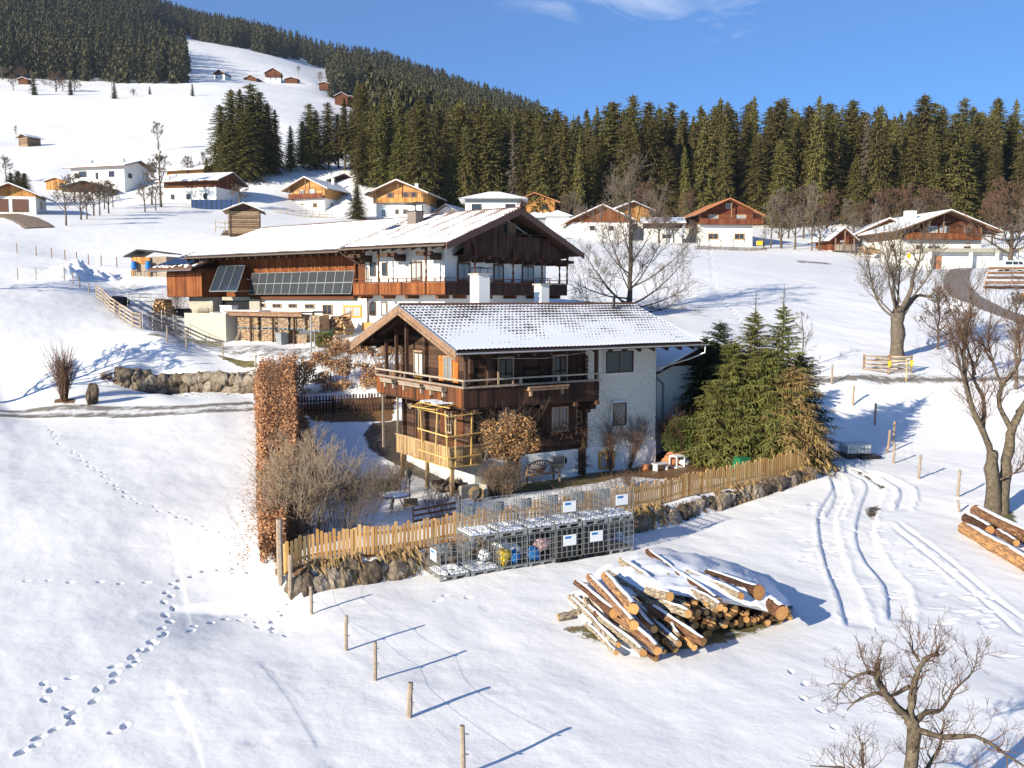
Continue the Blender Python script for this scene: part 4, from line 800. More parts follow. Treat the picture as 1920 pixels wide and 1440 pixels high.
# solar fields
m = MB(); tilt = lambda z: -.25-(11.45-z)*.22
cols = np.linspace(-21.35, -8.95, 13); rows = [9.66, 10.55, 11.45]
pv = MB(); fr = MB()
for i in range(12):
    for j in range(2):
        a0, a1, z0, z1 = cols[i]+.015, cols[i+1]-.015, rows[j]+.015, rows[j+1]-.015
        o = MB(); o.prism([(0, 0, 0), (a1-a0, 0, 0), (a1-a0, 0, z1-z0), (0, 0, z1-z0)], (0, .04, 0)); p = o.build('solar_panel', MT['pv'], fh, loc=(a0, tilt(z0), z0)); p.rotation_euler = (-math.atan(.22), 0, 0)
        for q in ((a0, z0, a1, z0), (a0, z1, a1, z1), (a0, z0, a0, z1), (a1, z0, a1, z1)): fr.beam((q[0], tilt(q[1])-.01, q[1]), (q[2], tilt(q[3])-.01, q[3]), .035)
fr.build('panel_frame', MT['steel'], fh)
m = MB(); cf = MB()
P4 = [FL.onv(411, 499, -.5), FL.onv(460, 498, -.5), FL.onv(444, 546, -2.3), FL.onv(393, 546.5, -2.3)]
pts = [(P4[0][0], -.5, P4[0][1]), (P4[1][0], -.5, P4[1][1]), (P4[2][0], -2.3, P4[2][1]), (P4[3][0], -2.3, P4[3][1])]
m.prism(pts, (0, .08, -.06)); sc_ = m.build('solar_collector', MT['coll'], fh)
for t in (0, 1/3, 2/3, 1): a = Vector(pts[0]).lerp(Vector(pts[1]), t); b = Vector(pts[3]).lerp(Vector(pts[2]), t); cf.beam(a+Vector((0, -.02, .02)), b+Vector((0, -.02, .02)), .06)
for a, b in ((0, 1), (3, 2)): cf.beam(Vector(pts[a])+Vector((0, -.02, .02)), Vector(pts[b])+Vector((0, -.02, .02)), .07)
for a in (pts[2], pts[3]): cf.beam(a, (a[0]+.2, .2, a[2]+.1), .06); cf.beam(((a[0]+.2), -1.4, a[2]+1.0), (a[0]+.3, .2, a[2]+.9), .05)
cf.build('collector_frame', MT['steel'], sc_)
m = MB(); m.box(-21.3, -9.2, -.15, .24, 9.25, 9.5); m.box(-24.5, -21.3, .0, .24, 9.3, 9.5); m.build('wall_beam', MT['barnd'], fh)
m = MB(); m.tube([(-8.6, FE-.1, 12.9), (-8.4, -1.9, 12.6), (-7.75, -.15, 11.6), (-7.7, -.1, 6.2)], .06, 8); m.build('downpipe', MT['gutd'], fh)
# annex with blue solar roof and stable doorway blacked in for its shade
m = MB(); m.box(-31.2, -26.75, -2.0, 8, 9.45, 11.75); m.prism([(-31.2, -2, 11.75), (-31.2, 8, 11.75), (-31.2, 8, 14.9), ], (4.45, 0, 0)); o = m.build('annex_wall', MT['barnd'], fh)
m = MB(); vboards(m, PF(-2.0), -31.2, -26.0, 9.5, 11.6, .16, .04); m.box(-26.75, -26.0, -2, .2, 9.5, 11.9); m.build('annex_boards', MT['barn'], o)
m = MB(); za = lambda v: 11.78+(v+3.2)*.335
m.prism([(-32.3, -3.2, za(-3.2)), (-32.3, 7.5, za(7.5)), (-32.3, 7.5, za(7.5)+.16), (-32.3, -3.2, za(-3.2)+.16)], (6.6, 0, 0)); ar = m.build('annex_roof', MT['rooft'], fh)
for j in range(5):
    for i in range(3):
        o = MB(); o.box(0, 1.62, 0, 1.7, 0, .04); p = o.build('solar_panel', MT['pvb'], fh, loc=(-32.0+i*1.65, -2.4+j*1.66, za(-2.4+j*1.66)+.24)); p.rotation_euler = (math.atan(.335), 0, 0)
m = MB()
for k in range(9): v = rr.uniform(-3.1, -2.5); u = -32+k*.72; m.prism([(u, v, za(v)+.165), (u+.45, v, za(v)+.165), (u+.4, v+.35, za(v+.35)+.165), (u+.05, v+.4, za(v+.4)+.165)], (0, 0, .07))
m.prism([(-26.9, -1.6, za(-1.6)+.165), (-26.3, -1.6, za(-1.6)+.165), (-26.3, 1.2, za(1.2)+.165), (-26.9, 1.2, za(1.2)+.165)], (0, 0, .06)); m.build('roof_snow', MT['cap'], ar)
gutter(ar, -32.5, -25.6, -3.3, za(-3.2)-.02, .10)
m = MB(); m.box(-29.6, -26.1, -.9, .25, 7.0, 9.45); m.box(-26.1, -22.0, -.2, .25, 9.15, 9.45); m.box(-22.2, -20.8, .0, .3, 6.8, 9.4); m.build('concrete_wall', MT['concrete'], fh)
m = MB(); m.box(-26.1, -22.2, .10, .22, 7.3, 9.15); m.build('stable_opening_shade', MT['blackp'], fh)  # solid black slab; the shade inside the opening is put into its colour
cw = MB(); cw.box(-24.7, -19.1, -4.7, -4.4, 4.8, 8.12); cw.box(-19.4, -19.1, -4.4, -.2, 4.8, 8.12); o = cw.build('concrete_ramp_wall', MT['moss'], None, loc=(float(fo[0]), float(fo[1]), 0), rz=FA); tag(o, 'pale concrete retaining wall stained with yellow moss left of the firewood cages', 'concrete wall')
# ---------------------------------------------------------------- generic chalets in the distance
def chalet(name, label, px, py, Y, ang, W, D, h1_, h2_, rise, ov=1.2, up='orangeh', low='white', roofm='cap', under='fascia', wins=(), balc=None, side='', chim=(), cat='house', group=None, boards='h', gable=None, uz=None):
    p = atY(px, py, Y); gz = float(p[2]); h = empty(name, (float(p[0]), float(p[1]), gz), R(ang), label, cat, group)
    hw_ = W/2; T = h1_+h2_; s = rise/(hw_+ov*.0)
    m = MB(); m.box(-hw_, hw_, 0, D, -2.5, h1_); m.build('wall', MT[low], h)
    zt = lambda a: T+rise*(1-abs(a)/hw_)
    m = MB(); m.prism([(-hw_, 0, h1_), (hw_, 0, h1_), (hw_, 0, T), (0, 0, T+rise), (-hw_, 0, T)], (0, D, 0)); uw = m.build('upper_wall', MT[up], h)
    m = MB()
    if boards == 'h': hlogs(m, PF(0), -hw_, hw_, h1_, T+rise-.1, .25, .05, clip=lambda z: (-hw_, hw_) if z < T else (-hw_*(1-(z-T)/rise), hw_*(1-(z-T)/rise)))
    elif boards == 'v': vboards(m, PF(0), -hw_, hw_, h1_, lambda a: zt(a)-.02, .22, .05)
    if boards: m.build('cladding', MT[gable or up], uw)
    ro = ov*rise/hw_; m = MB()
    for sg in (-1, 1): m.prism([(sg*(hw_+ov), -ov, T-ro), (0, -ov, T+rise), (0, -ov, T+rise+.2), (sg*(hw_+ov), -ov, T-ro+.2)], (0, D+2*ov, 0))
    r = m.build('roof', MT[under], h)
    if roofm:
        m = MB()
        for sg in (-1, 1): m.prism([(sg*(hw_+ov-.03), -ov+.05, T-ro+.205), (0, -ov+.05, T+rise+.205), (0, -ov+.05, T+rise+.36), (sg*(hw_+ov-.03), -ov+.05, T-ro+.36)], (0, D+2*ov-.1, 0))
        m.build('roof_snow', MT[roofm], r)
    for wn_ in wins:
        pl, a, b, w, hh = wn_[:5]; fm = wn_[5] if len(wn_) > 5 else 'frame'; gm = wn_[6] if len(wn_) > 6 else 'glass'
        P = {'F': PF(-.05), 'R': PR(hw_), 'L': PL(-hw_)}[pl]; 
        window(h, P, a-w/2, b, w, hh, fm, gm, 2 if w > .7 else 1, 1, .10)
    if boards and Y < 260 and cat == 'house':
        for wn_ in wins:
            if wn_[0] == 'F' and wn_[2] > h1_ and wn_[3] < 1.5:
                for q in (-1, 1): m = MB(); c_ = wn_[1]+q*(wn_[3]/2+.22); m.box(c_-.2, c_+.2, -.10, -.055, wn_[2], wn_[2]+wn_[4]); m.build('shutter', MT['fascia'], h)
        for q in (-1, 1):
            for v_ in (-ov+.25, D*.3, D*.6, D+ov-.3): m = MB(); m.beam((q*(hw_+ov-.1), v_, T-ro-.02), (q*hw_*.9, v_, T+rise*.08-.05), .16, .2); m.build('rafter', MT['fasciaw'], r)
            m = MB(); m.tube([(q*(hw_+ov+.06), -ov, T-ro+.06), (q*(hw_+ov+.06), D+ov, T-ro+.06)], .09, 6); m.build('gutter', MT['gutd'], r)
    if balc:
        a0, a1, z, mt = balc; m = MB(); m.box(a0, a1, -1.1, 0, z-.12, z); b_ = m.build('balcony', MT['fascia'], h); m = MB(); vboards(m, PF(-1.1), a0, a1, z-.1, z+.85, .2, .05); m.build('balcony_boards', MT[mt], b_)
        m = MB(); m.box(a0-.05, a1+.05, -1.22, -1.08, z+.9, z+1.0); m.build('handrail', MT[mt], b_)
        for q in (a0+.15, (a0+a1)/2, a1-.15): m = MB(); m.box(q-.08, q+.08, -1.1, -.95, z, min(zt(min(abs(q), hw_))-.25, T+rise)); m.build('balcony_post', MT['fasciaw'], b_)
    for (a, b, w, z1) in chim: chimney(h, a, b, T+rise*.3, T+rise+z1, w, w, 'white', 'concrete', hood=False)
    m = MB(); m.tube([(0, -ov+.1, T+rise+.2), (0, -ov+.1, T+rise+.75)], [.05, .02], 5); m.beam((-.2, -ov+.1, T+rise+.55), (.2, -ov+.1, T+rise+.55), .04)
    if cat == 'house': m.build('ridge_finial', MT['fascia'], h)
    return h
chalet('garage', 'low double garage with honey timber gable at the left edge of the picture', 22, 398, 172, 12, 8.2, 7, 2.9, .3, 1.7, 1.4, 'orange', boards='v', cat='garage',
       wins=(('R', 3.5, 1.0, .8, 1.2),), under='fascia')
g = bpy.data.objects['garage']
for a in (-1.9, 1.5):
    m = MB(); m.box(a-1.35, a+1.35, -.06, 0, .05, 2.4)
    for k in range(9): m.box(a-1.35, a+1.35, -.09, -.06, .08+k*.26, .30+k*.26)
    m.build('garage_door', MT['fascia'], g)
b = chalet('modern_house', 'modern white two storey house with flat-pitched snowy roof left of the bare birches', 258, 364, 226, 74, 9, 15, 5.6, .6, 1.3, 1.3, 'white', boards=None, wins=(('F', -2.6, 3.3, 1.5, 1.3, 'framew'), ('L', 13.2, 3.6, 1.4, 1.2, 'framed'), ('L', 3.5, 3.6, 1.6, 1.4, 'framed'), ('L', 7.6, 3.2, .8, 1.6, 'framed'), ('L', 11, .8, 1.6, 1.4, 'framed'), ('L', 11.6, 3.8, 2.2, 1.4, 'framed'), ('F', 1.8, .8, 1.6, 1.3, 'framew')), chim=((-1, 3, .7, .8), (-.5, 12.5, .7, .8)))
b2 = chalet('timber_shed', 'brown timber garage in front of the modern white house', 160, 372, 216, 5, 9, 6, 1.4, 1.2, 1.2, .8, 'barnd', boards='v', cat='shed', under='roofk')
chalet('timber_shed', 'small honey boarded shed left of the modern white house', 105, 358, 222, 0, 4.5, 4, .2, 2.0, .7, .4, 'orange', boards='v', cat='shed')
chalet('farm_building', 'long farm building with wide snowy roof beside the tall dark spruces', 387, 384, 214, -68, 10, 13, 3.4, 1.7, 1.8, 1.5, 'barnd', boards='v', wins=(('R', 2.5, 1.0, .9, 1.1), ('R', 6, 1.0, .9, 1.1), ('R', 10, 1.0, .9, 1.1), ('F', 0, 1, .9, 1.1)), cat='farm building').rotation_euler = (0, 0, R(76))
f2 = bpy.data.objects['farm_building']; f2.location.x += 5; 
def purge(o):
    for c in children(o): purge(c)
    bpy.data.objects.remove(o)
for ch in list(children(f2)):
    if ch.name.startswith('window'): purge(ch)
for a in (2.2, 6.4, 10.4): window(f2, PL(-5), a, .9, 1.0, 1.2, 'framed', 'glass', 2, 1, .1)
chalet('upper_house', 'small timber house with snowy roof behind the long farm building', 350, 350, 238, 70, 7, 11, 2.6, 1.5, 1.5, 1.2, 'orange', boards='v', wins=()).rotation_euler = (0, 0, R(70))
bpy.data.objects['upper_house'].location.x += 6.5
chalet('balcony_chalet', 'honey timber chalet on white base behind a low garden wall, left of the barn roof', 578, 398, 222, -20, 9.0, 12, 3.1, 2.6, 2.1, 1.7, 'orangeh', wins=(('F', -1.9, 1.0, 1.4, 1.1, 'yellow'), ('F', 1.9, 1.0, 1.2, 1.1, 'yellow'), ('F', -1.6, 4.0, .8, 1.2, 'framew'), ('F', 1.2, 4.0, 1.3, 1.2, 'framew', 'curtain'), ('R', 3, 1.0, .8, 1.2), ('R', 8, .4, 1.0, 2.0)), balc=(-4.6, 4.6, 3.2, 'redh'), chim=((1.5, 9, .6, 1.1), (-1.0, 9.5, .6, 1.0)), under='fasciaw')
chalet('rear_house', 'dark roofed house with two chimneys behind the honey chalet', 642, 384, 238, 40, 9, 12, 3.2, 2.4, 1.8, 1.2, 'darkv', boards='v', wins=(), chim=((1, 3, .6, .8), (-1, 4, .6, .8)))
chalet('golden_chalet', 'golden yellow chalet with arched door above the farmhouse barn roof', 748, 414, 206, -10, 10.2, 13, 3.8, 2.5, 2.1, 2.0, 'orangeh', gable='orangeh', wins=(('F', -1.9, 4.9, .8, 1.2, 'framed'), ('F', 1.6, 4.9, .8, 1.2, 'framed'), ('F', 3.4, 4.9, .8, 1.2, 'framed'), ('F', -.4, 1.4, .9, 1.1, 'frame'), ('F', 1.4, 1.4, .9, 1.1, 'frame'), ('F', -3.4, .9, 1.0, 1.6, 'framew')), balc=(-5.4, 5.8, 3.9, 'orange'), chim=((2.4, 6, .7, .3),), under='fasciaw')
chalet('lean_to_shed', 'low shed with snowy roof on the right side of the golden chalet', 838, 420, 212, -18, 5, 9, 2.0, .5, 1.6, 1.0, 'white', boards=None, cat='shed', wins=())
h = chalet('hipped_white_house', 'white house with grey upper band and hipped snowy roof between golden chalet and spruces', 925, 424, 202, 0, 12, 11, 5.6, .2, .2, .01, 'white', boards=None, roofm=None, wins=(('F', -3.6, 3.2, 2.1, 1.5, 'framed'), ('F', 3.6, 3.2, 2.1, 1.5, 'framed')))
for ch in list(children(h)):
    if ch.name.startswith(('roof', 'ridge_finial')): purge(ch)
m = MB(); m.add([(-7.4, -1.4, 5.8), (7.4, -1.4, 5.8), (7.4, 12.4, 5.8), (-7.4, 12.4, 5.8), (-1, 5.5, 7.9), (1.2, 5.5, 7.9)], [(0, 1, 5, 4), (1, 2, 5), (2, 3, 4, 5), (3, 0, 4), (3, 2, 1, 0)]); m.build('roof', MT['cap'], h)
m = MB(); m.box(-7.42, 7.42, -1.42, -1.36, 5.6, 5.8); m.box(-6.01, 6.01, -.03, 0, 5.0, 5.75); m.build('roof_edge', MT['greyp'], h)
chalet('orange_roofed_house', 'orange timber house with terracotta roof edge behind the hipped white house', 1004, 424, 222, -12, 9, 11, 3.2, 2.6, 1.7, 1.6, 'orange', boards='v', roofm=None, under='tilec', wins=(('F', 2, 3.8, 1.2, 1.2, 'framed'),), chim=((-.5, 4, .7, .8), (1.5, 6, .7, .5)))
for i, (px, py, Y, w, lb) in enumerate(((1003, 442, 190, 5, 'dark little pavilion with snow-capped roof behind the farmhouse gable'), (1046, 440, 186, 4.5, 'pale square annex with pyramid snow roof right of the dark pavilion'))):
    p = atY(px, py, Y); h = empty('garden_pavilion', p, 0, lb, 'pavilion'); m = MB(); m.box(-w/2, w/2, 0, w, -2, 3.6); m.build('wall', MT['greyp' if i == 0 else 'white'], h)
    m = MB(); k = w/2+.8; m.add([(-k, -.8, 3.6), (k, -.8, 3.6), (k, w+.8, 3.6), (-k, w+.8, 3.6), (0, w/2, 5.0)], [(0, 1, 4), (1, 2, 4), (2, 3, 4), (3, 0, 4), (3, 2, 1, 0)]); m.build('roof', MT['cap'], h)
chalet('rusty_barn', 'white farm building with rusty red gable behind the bare ash tree', 1128, 445, 174, 4, 10.5, 11, 2.7, .6, 2.4, 1.0, 'barn', boards='v', wins=(('F', -1.8, 1.3, .9, .8, 'framed'), ('F', 1.7, 1.3, .9, .8, 'framed')), under='fasciaw', cat='barn')
chalet('ochre_house', 'white and ochre house half hidden by the bare ash branches', 1185, 452, 180, 10, 7, 8, 3.6, 2.2, 1.4, .9, 'orange', boards='v', wins=(('F', -1, 4.2, .8, .9, 'framed'), ('F', .5, 2.2, 1.0, 1.0, 'yellow')))
chalet('low_annex', 'low white annex with snowy roof left of the red-brown chalet', 1276, 456, 178, 82, 5, 7, 2.6, 1.0, .9, .7, 'darkv', boards=None, wins=()).rotation_euler = (0, 0, R(86))
o = bpy.data.objects['low_annex']; window(o, PL(-2.5), 2, .8, 1.6, .7, 'framed', 'glass', 2, 1, .1)
chalet('red_brown_chalet', 'red-brown log chalet with yellow windows and long balcony in front of the spruces', 1362, 461, 176, 5, 9.9, 11, 4.0, 2.2, 2.3, 1.9, 'redh', wins=(('F', -2.6, 4.7, 2.0, 1.1, 'yellow', 'curtain'), ('F', 2.6, 4.7, 2.1, 1.1, 'yellow', 'curtain'), ('F', .2, 6.9, .8, .9, 'framew'), ('F', -2.6, 1.2, 1.9, 1.1, 'yellow'), ('F', 2.4, 1.2, 1.9, 1.1, 'yellow'), ('R', 2, 0, 1, 2, 'framed')), balc=(-5.6, 6.6, 4.0, 'redh'), under='tilec', roofm=None)
chalet('garden_hut', 'small red-brown timber hut with snowy roof left of the large honey chalet', 1577, 479, 168, 14, 4.1, 5, .9, 2.2, 1.5, 1.0, 'redh', wins=(('F', .2, 1.7, .9, .9, 'framew'),), balc=(-2.0, 2.0, .9, 'grey'), cat='hut')
b = chalet('hillside_chalet', 'large honey timber chalet with white chimney above the concrete garages at right', 1765, 482, 160, 8, 14.5, 13, 3.0, 1.9, 2.6, 2.4, 'orangeh', gable='barnd', wins=(('F', -1.8, 4.1, 1.6, 1.1, 'framew', 'curtain'), ('F', .2, 4.1, 1.4, 1.1, 'framew', 'curtain'), ('F', 4.6, 4.0, 1.2, 1.3, 'frame'), ('F', -4.2, .8, 1.2, 1.2, 'frame'), ('F', 4.6, .6, 1.3, 1.3, 'frame'), ('F', -1.5, 1, 2.4, .9, 'framew'), ('L', 3, 1, 1.2, 1.2)), balc=(-7.5, 6.6, 3.0, 'barn'), chim=((-4.2, 3, 1.5, .5),), under='fasciaw')
chalet('side_wing', 'lower honey timber wing with snowy roof on the left of the hillside chalet', 1662, 478, 170, -8, 8.5, 10, 3.0, 1.2, 2.0, 1.8, 'orange', boards='v', wins=(('F', .5, 3.6, 1.5, 1.1, 'yellow', 'curtain'), ('F', -1, .8, 1.3, 1.2, 'frame')), balc=(-5, 5, 2.9, 'grey'))
p = atY(1826, 505, 152); g = empty('concrete_garages', p, R(4), 'flat-roofed concrete garages with terrace railing under the honey chalet', 'garage'); m = MB(); m.box(-8, 7, 0, 8, -2, 2.7); m.build('wall', MT['white'], g)
m = MB(); m.box(-8.4, 7.4, -1.2, 8, 2.7, 3.3); sl_ = m.build('terrace_slab', MT['concrete'], g)
for a in (-3.6, 1.0, 5): m = MB(); m.box(a-1.7, a+1.7, -.05, 0, 0, 2.2); m.build('garage_door', MT['whitep'], g)
m = MB(); m.box(-6.6, -5.5, -.06, 0, 0, 2.1); m.build('door', MT['tilec'], g); m = MB(); m.box(-.2, 7.4, -1.15, -1.1, 4.1, 4.16)
for k in range(24): m.box(-.2+k*.33, -.17+k*.33, -1.15, -1.12, 3.3, 4.1)
m.build('railing', MT['greyp'], g)
for a in (-8, -1.2, 3.2, 7.0): m = MB(); m.box(a-.2, a+.2, -1.2, -.8, -1.5, 2.7); m.build('pillar', MT['white'], g)
# far farmsteads
far = (('hill_farmhouse', 'old dark farmhouse highest on the snow slope, between far forests', 512, 153, 690, 8, 11, 12, 3.2, 3.0, 3.2, 'redh', 'farmhouse'), ('hill_barn', 'low brown shed right of the hillside farmhouse', 546, 155, 690, 0, 9, 7, 1.5, 1.0, 1.3, 'barnd', 'barn'),
       ('hill_barn', 'brown barn left of the hillside farmhouse', 470, 155, 680, -10, 9, 8, 1.5, 1.5, 2.2, 'barnd', 'barn'), ('hill_hut', 'lone white-sided hut below the wedge of far spruces', 411, 149, 640, -12, 8, 9, 3, 1, 2.2, 'darkv', 'hut'),
       ('hill_hut', 'dark hut in shadow beside the far right forest edge', 640, 189, 560, 5, 7.5, 7, 1.5, 1.2, 2.0, 'barnd', 'hut'), ('hill_hut', 'small brown hut among leafless shrubs at the upper left', 43, 156, 560, 0, 5.5, 5, 1, 1.2, 1.0, 'barnd', 'hut'), ('hill_shed', 'low snowy shed right of the dark far hut', 657, 189, 565, 0, 6, 5, 1.2, .6, .8, 'barnd', 'shed'),
       ('hill_shed', 'reddish shed above the far forest edge', 607, 160, 610, 0, 6, 4, .6, .5, .8, 'barnd', 'shed'), ('roadside_hut', 'brown hut between the bare trees above the long farm building', 372, 335, 245, 15, 5, 5, .5, 1.6, 1.4, 'barnd', 'hut'))
for nm, lb, px, py, Y, an, W, D, a, b, c, mt, ct in far: chalet(nm, lb, px, py, Y, an, W, D, a, b, c, .8, mt, low='white' if a >= 3 else mt, boards=None if Y > 300 else 'v', wins=(('F', -1.8, a*.4, 1, 1.1, 'framew'), ('F', 1.8, a*.4, 1, 1.1, 'framew')) if a >= 3 else (), cat=ct, balc=(-W/2, W/2, a, 'barnd') if nm == 'hill_farmhouse' else None)
# log hay huts
def hay_hut(px, py, Y, ang, W, D, h, label, s=.27):
    p = atY(px, py, Y); o = empty('hay_hut', p, R(ang), label, 'hay hut'); m = MB(); m.box(-W/2+.1, W/2-.1, .1, D-.1, -.6, h); m.prism([(-W/2, .05, h), (W/2, .05, h), (0, .05, h+W*.2)], (0, D-.1, 0)); c = m.build('inner_wall', MT['dark'], o)
    m = MB(); n = int(h/s)
    for k in range(n):
        z = k*s; m.box(-W/2-.15, W/2+.15, -.02, .12, z, z+s*.72); m.box(-W/2-.02, -W/2+.12, -.2, D+.2, z+s*.5, z+s*1.2); m.box(W/2-.12, W/2+.02, -.2, D+.2, z+s*.5, z+s*1.2)
    for k in range(5): z = h+k*s*.8; a = W/2*(1-(k*s*.8)/(W*.2)); 
    m.build('log_wall', MT['log_hut'], o)
    m = MB(); 
    for sg in (-1, 1): m.prism([(sg*(W/2+.8), -.8, h-.22), (0, -.8, h+W*.2+.1), (0, -.8, h+W*.2+.2), (sg*(W/2+.8), -.8, h-.12)], (0, D+1.6, 0))
    r = m.build('roof', MT['grey'], o); m = MB()
    for sg in (-1, 1): m.prism([(sg*(W/2+.75), -.75, h-.115), (0, -.75, h+W*.2+.205), (0, -.75, h+W*.2+.3), (sg*(W/2+.75), -.75, h-.0)], (0, D+1.5, 0))
    m.build('roof_snow', MT['cap'], r); return o
hay_hut(458, 438, 136, 12, 4.2, 4.2, 3.3, 'weathered grey log hay hut just above the farmhouse barn roof')
hay_hut(44, 275, 318, -25, 4.0, 5, 3.2, 'lone dark log hay hut on the open slope at far left')
# open shed with blue barrels
p = hit(275, 519); sh = empty('feed_shed', p, R(-14), 'small open timber shed with black roof left of the barn', 'shed')
m = MB(); m.box(-1.8, -.2+.6, .1, 2.2, -.2, 2.0); m.box(.4, 2.2, .3, 2.4, -.2, 2.1); m.build('wall', MT['grey'], sh); m = MB(); vboards(m, PF(.08), -1.8, .4, 1.35, 2.05, .15, .04); vboards(m, PF(.08), -1.8, -1.6, 0, 1.35, .15, .04); vboards(m, PF(.08), .2, .4, 0, 1.35, .15, .04); m.build('front_boards', MT['orange'], sh)
m = MB(); m.prism([(-2.4, -.5, 2.05), (-.7, -.5, 2.75), (2.5, -.5, 2.35), (2.5, -.5, 2.45), (-.7, -.5, 2.87), (-2.4, -.5, 2.15)], (0, 3.2, 0)); m.build('roof', MT['roofk'], sh)
m = MB()
for x in (-1.7, -.1): m.beam((x, -.3, -.4), (x+.1, -.2, .75), .07); m.beam((x+.8, -.3, -.4), (x+.7, -.2, .75), .07); m.beam((x, -.3, .72), (x+.8, -.3, .72), .07)
o = m.build('barrel_rack', MT['grey'], None, loc=p, rz=R(-14)); tag(o, 'rough wooden rack carrying the blue barrels at the open shed', 'rack')
bp = MB(); bp.lathe([(0, 0), (.22, 0), (.27, .1), (.27, .28), (.28, .32), (.27, .36), (.27, .55), (.28, .6), (.27, .65), (.22, .85), (0, .88)], 14)
for i, (dx, lb) in enumerate(((-1.35, 'left blue plastic barrel on the rack by the open shed'), (.35, 'right blue plastic barrel on the rack by the open shed'))):
    q = (p[0]+dx*math.cos(R(-14)), p[1]+dx*math.sin(R(-14))-.3, p[2]+.76); o = bp.build('barrel', MT['bluep'], None, True, q); tag(o, lb, 'barrel', 'blue barrels on the rack')
# ---------------------------------------------------------------- trees
def spruce_np(Ht, Rr, nbr, nb, seed, hb=.06, droop=.35, bw=.30, power=.85, lean=0.0, gap=.0, tip=.5, fine=False):
    r = np.random.RandomState(seed); V = []
    for i in range(nbr):
        q = ((i+r.rand())/nbr)**1.15; z = Ht*(hb+(1-hb)*q); L = Rr*((1-q)**power*r.uniform(.62, 1.12)+.035)
        if r.rand() < gap: continue
        if q < .12: L *= .75+q*2
        az = i*2.39996+r.uniform(-.35, .35); ca, sa = math.cos(az), math.sin(az); up = .25-.5*(1-q)+r.uniform(-.1, .1)
        for j in range(nb):
            s = (j+.6+r.uniform(-.3, .3))/nb; x = s*L; dz = L*(up*s-droop*s*s*(1.1-q)); w = bw*(.55+.6*(1-s)+r.uniform(-.1, .25))*(.55+.45*(1-q))
            for sd in ((-1, 1) if s < .9 else (0,)):
                ll = (L*.34*(1-s*.45)+.25*bw)*r.uniform(.7, 1.25); an = az+sd*r.uniform(.5, 1.15); dx, dy = math.cos(an), math.sin(an); hang = -r.uniform(.15, .75)*(1.0-.5*q)
                p = np.array([ca*x, sa*x, z+dz+r.uniform(-.05, .05)*bw*3]); t = np.array([dx*ll, dy*ll, hang*ll]); sw = np.array([-dy, dx, r.uniform(-.9, .9)])*w*.5
                if fine:
                    V += [p-sw*.6, p+sw*.6, p+t*.55+sw*.75, p-sw*.6, p+t*.55+sw*.75, p+t]
                    if r.rand() < .8: h_ = np.array([dx*.25, dy*.25, -1.0])*ll*r.uniform(.35, .7); V += [p+t*.4-sw*.4, p+t*.4+sw*.4, p+t*.4+h_]
                else:
                    V += [p-sw, p+sw, p+t]
                    if r.rand() < .55: h_ = np.array([dx*.3, dy*.3, -1.0])*w*r.uniform(1.2, 2.4); V += [p+t*.35-sw*.8, p+t*.35+sw*.8, p+t*.35+h_]
        if q > .9: V += [np.array([0, 0, z])+np.array([ca, sa, 0])*.1*bw, np.array([0, 0, z])-np.array([ca, sa, 0])*.1*bw, np.array([ca*.1, sa*.1, min(z+tip, Ht+tip*.6)])]
    V = np.array(V); return V
def trunk_mb(Ht, r0, n=6, seed=0):
    m = MB(); m.tube([(0, 0, -.6), (0, 0, Ht*.03), (0, 0, Ht*.5), (0, 0, Ht*.9), (0, 0, Ht*1.01)], [r0*1.25, r0, r0*.62, r0*.16, .01], n); return m
SPV = []
def make_spruce(Ht, Rr, seed, label, nbr=120, nb=6, mat='needle', bark='barkd', name='spruce_tree', cat='spruce', **k):
    e = empty(name, (0, 0, 0), 0, label, cat); V = spruce_np(Ht, Rr, nbr, nb, seed, **k); np_mesh('crown', V, np.arange(len(V)).reshape(-1, 3), MT[mat], e); trunk_mb(Ht, Ht*.013+.04).build('trunk', MT[bark], e, True); return e
PROTO = []
for i in range(7):
    e = make_spruce(28, [5.2, 4.3, 6.0, 4.6, 5.6, 3.6, 5.3][i], 20+i, 'x', nbr=[270, 230, 290, 260, 300, 190, 270][i], nb=9, bw=.46, hb=[.16, .10, .05, .2, .12, .3, .08][i], power=[.38, .6, .5, .34, .5, .7, .42][i], droop=.45, gap=.08, tip=1.4); PROTO.append((e, children(e)))
PROTOF = []
for i in range(5):
    e = make_spruce(26, [4.4, 3.8, 4.8, 4.1, 4.5][i], 50+i, 'x', nbr=80, nb=5, bw=1.0, hb=.03, power=.6, droop=.4, mat='needlef', tip=1.8); PROTOF.append((e, children(e)))
def place_tree(pr, px, Y, h, label, group=None, H0=28, px_is_x=False, rad=1.0, py=None):
    x = (px-960)/FP*Y if not px_is_x else px; z = h1(x, Y)
    s = h/H0; o = copy_tree(pr[0], (x, Y, z), rr.uniform(0, 6.28), label, group, (s*rad, s*rad, s), kids=pr[1]); return o
rt = random.Random(11); NT = 0
G1 = 'spruces of the forest belt behind the houses'
L1 = 'tall olive green spruce standing among others in the forest belt behind the chalets'
def blabel(px, ri):
    zs = [(760, 'belt above the golden chalet'), (850, 'belt behind the golden chalet'), (960, 'belt behind the hipped white house'), (1060, 'belt behind the orange-roofed house'), (1160, 'belt behind the rusty-gabled barn'), (1240, 'belt behind the tall ash crown'), (1340, 'belt above the low annex'), (1430, 'belt behind the red-brown chalet'), (1540, 'belt left of the garden hut'), (1640, 'belt behind the garden hut'), (1760, 'belt behind the hillside chalet'), (1850, 'belt above the garages'), (9999, 'belt at the right picture edge')]
    return 'spruce %%s from left, %s of %s' % (['front row', 'second row', 'middle row', 'fourth row', 'rear row'][ri], [z for k, z in zs if px < k][0])
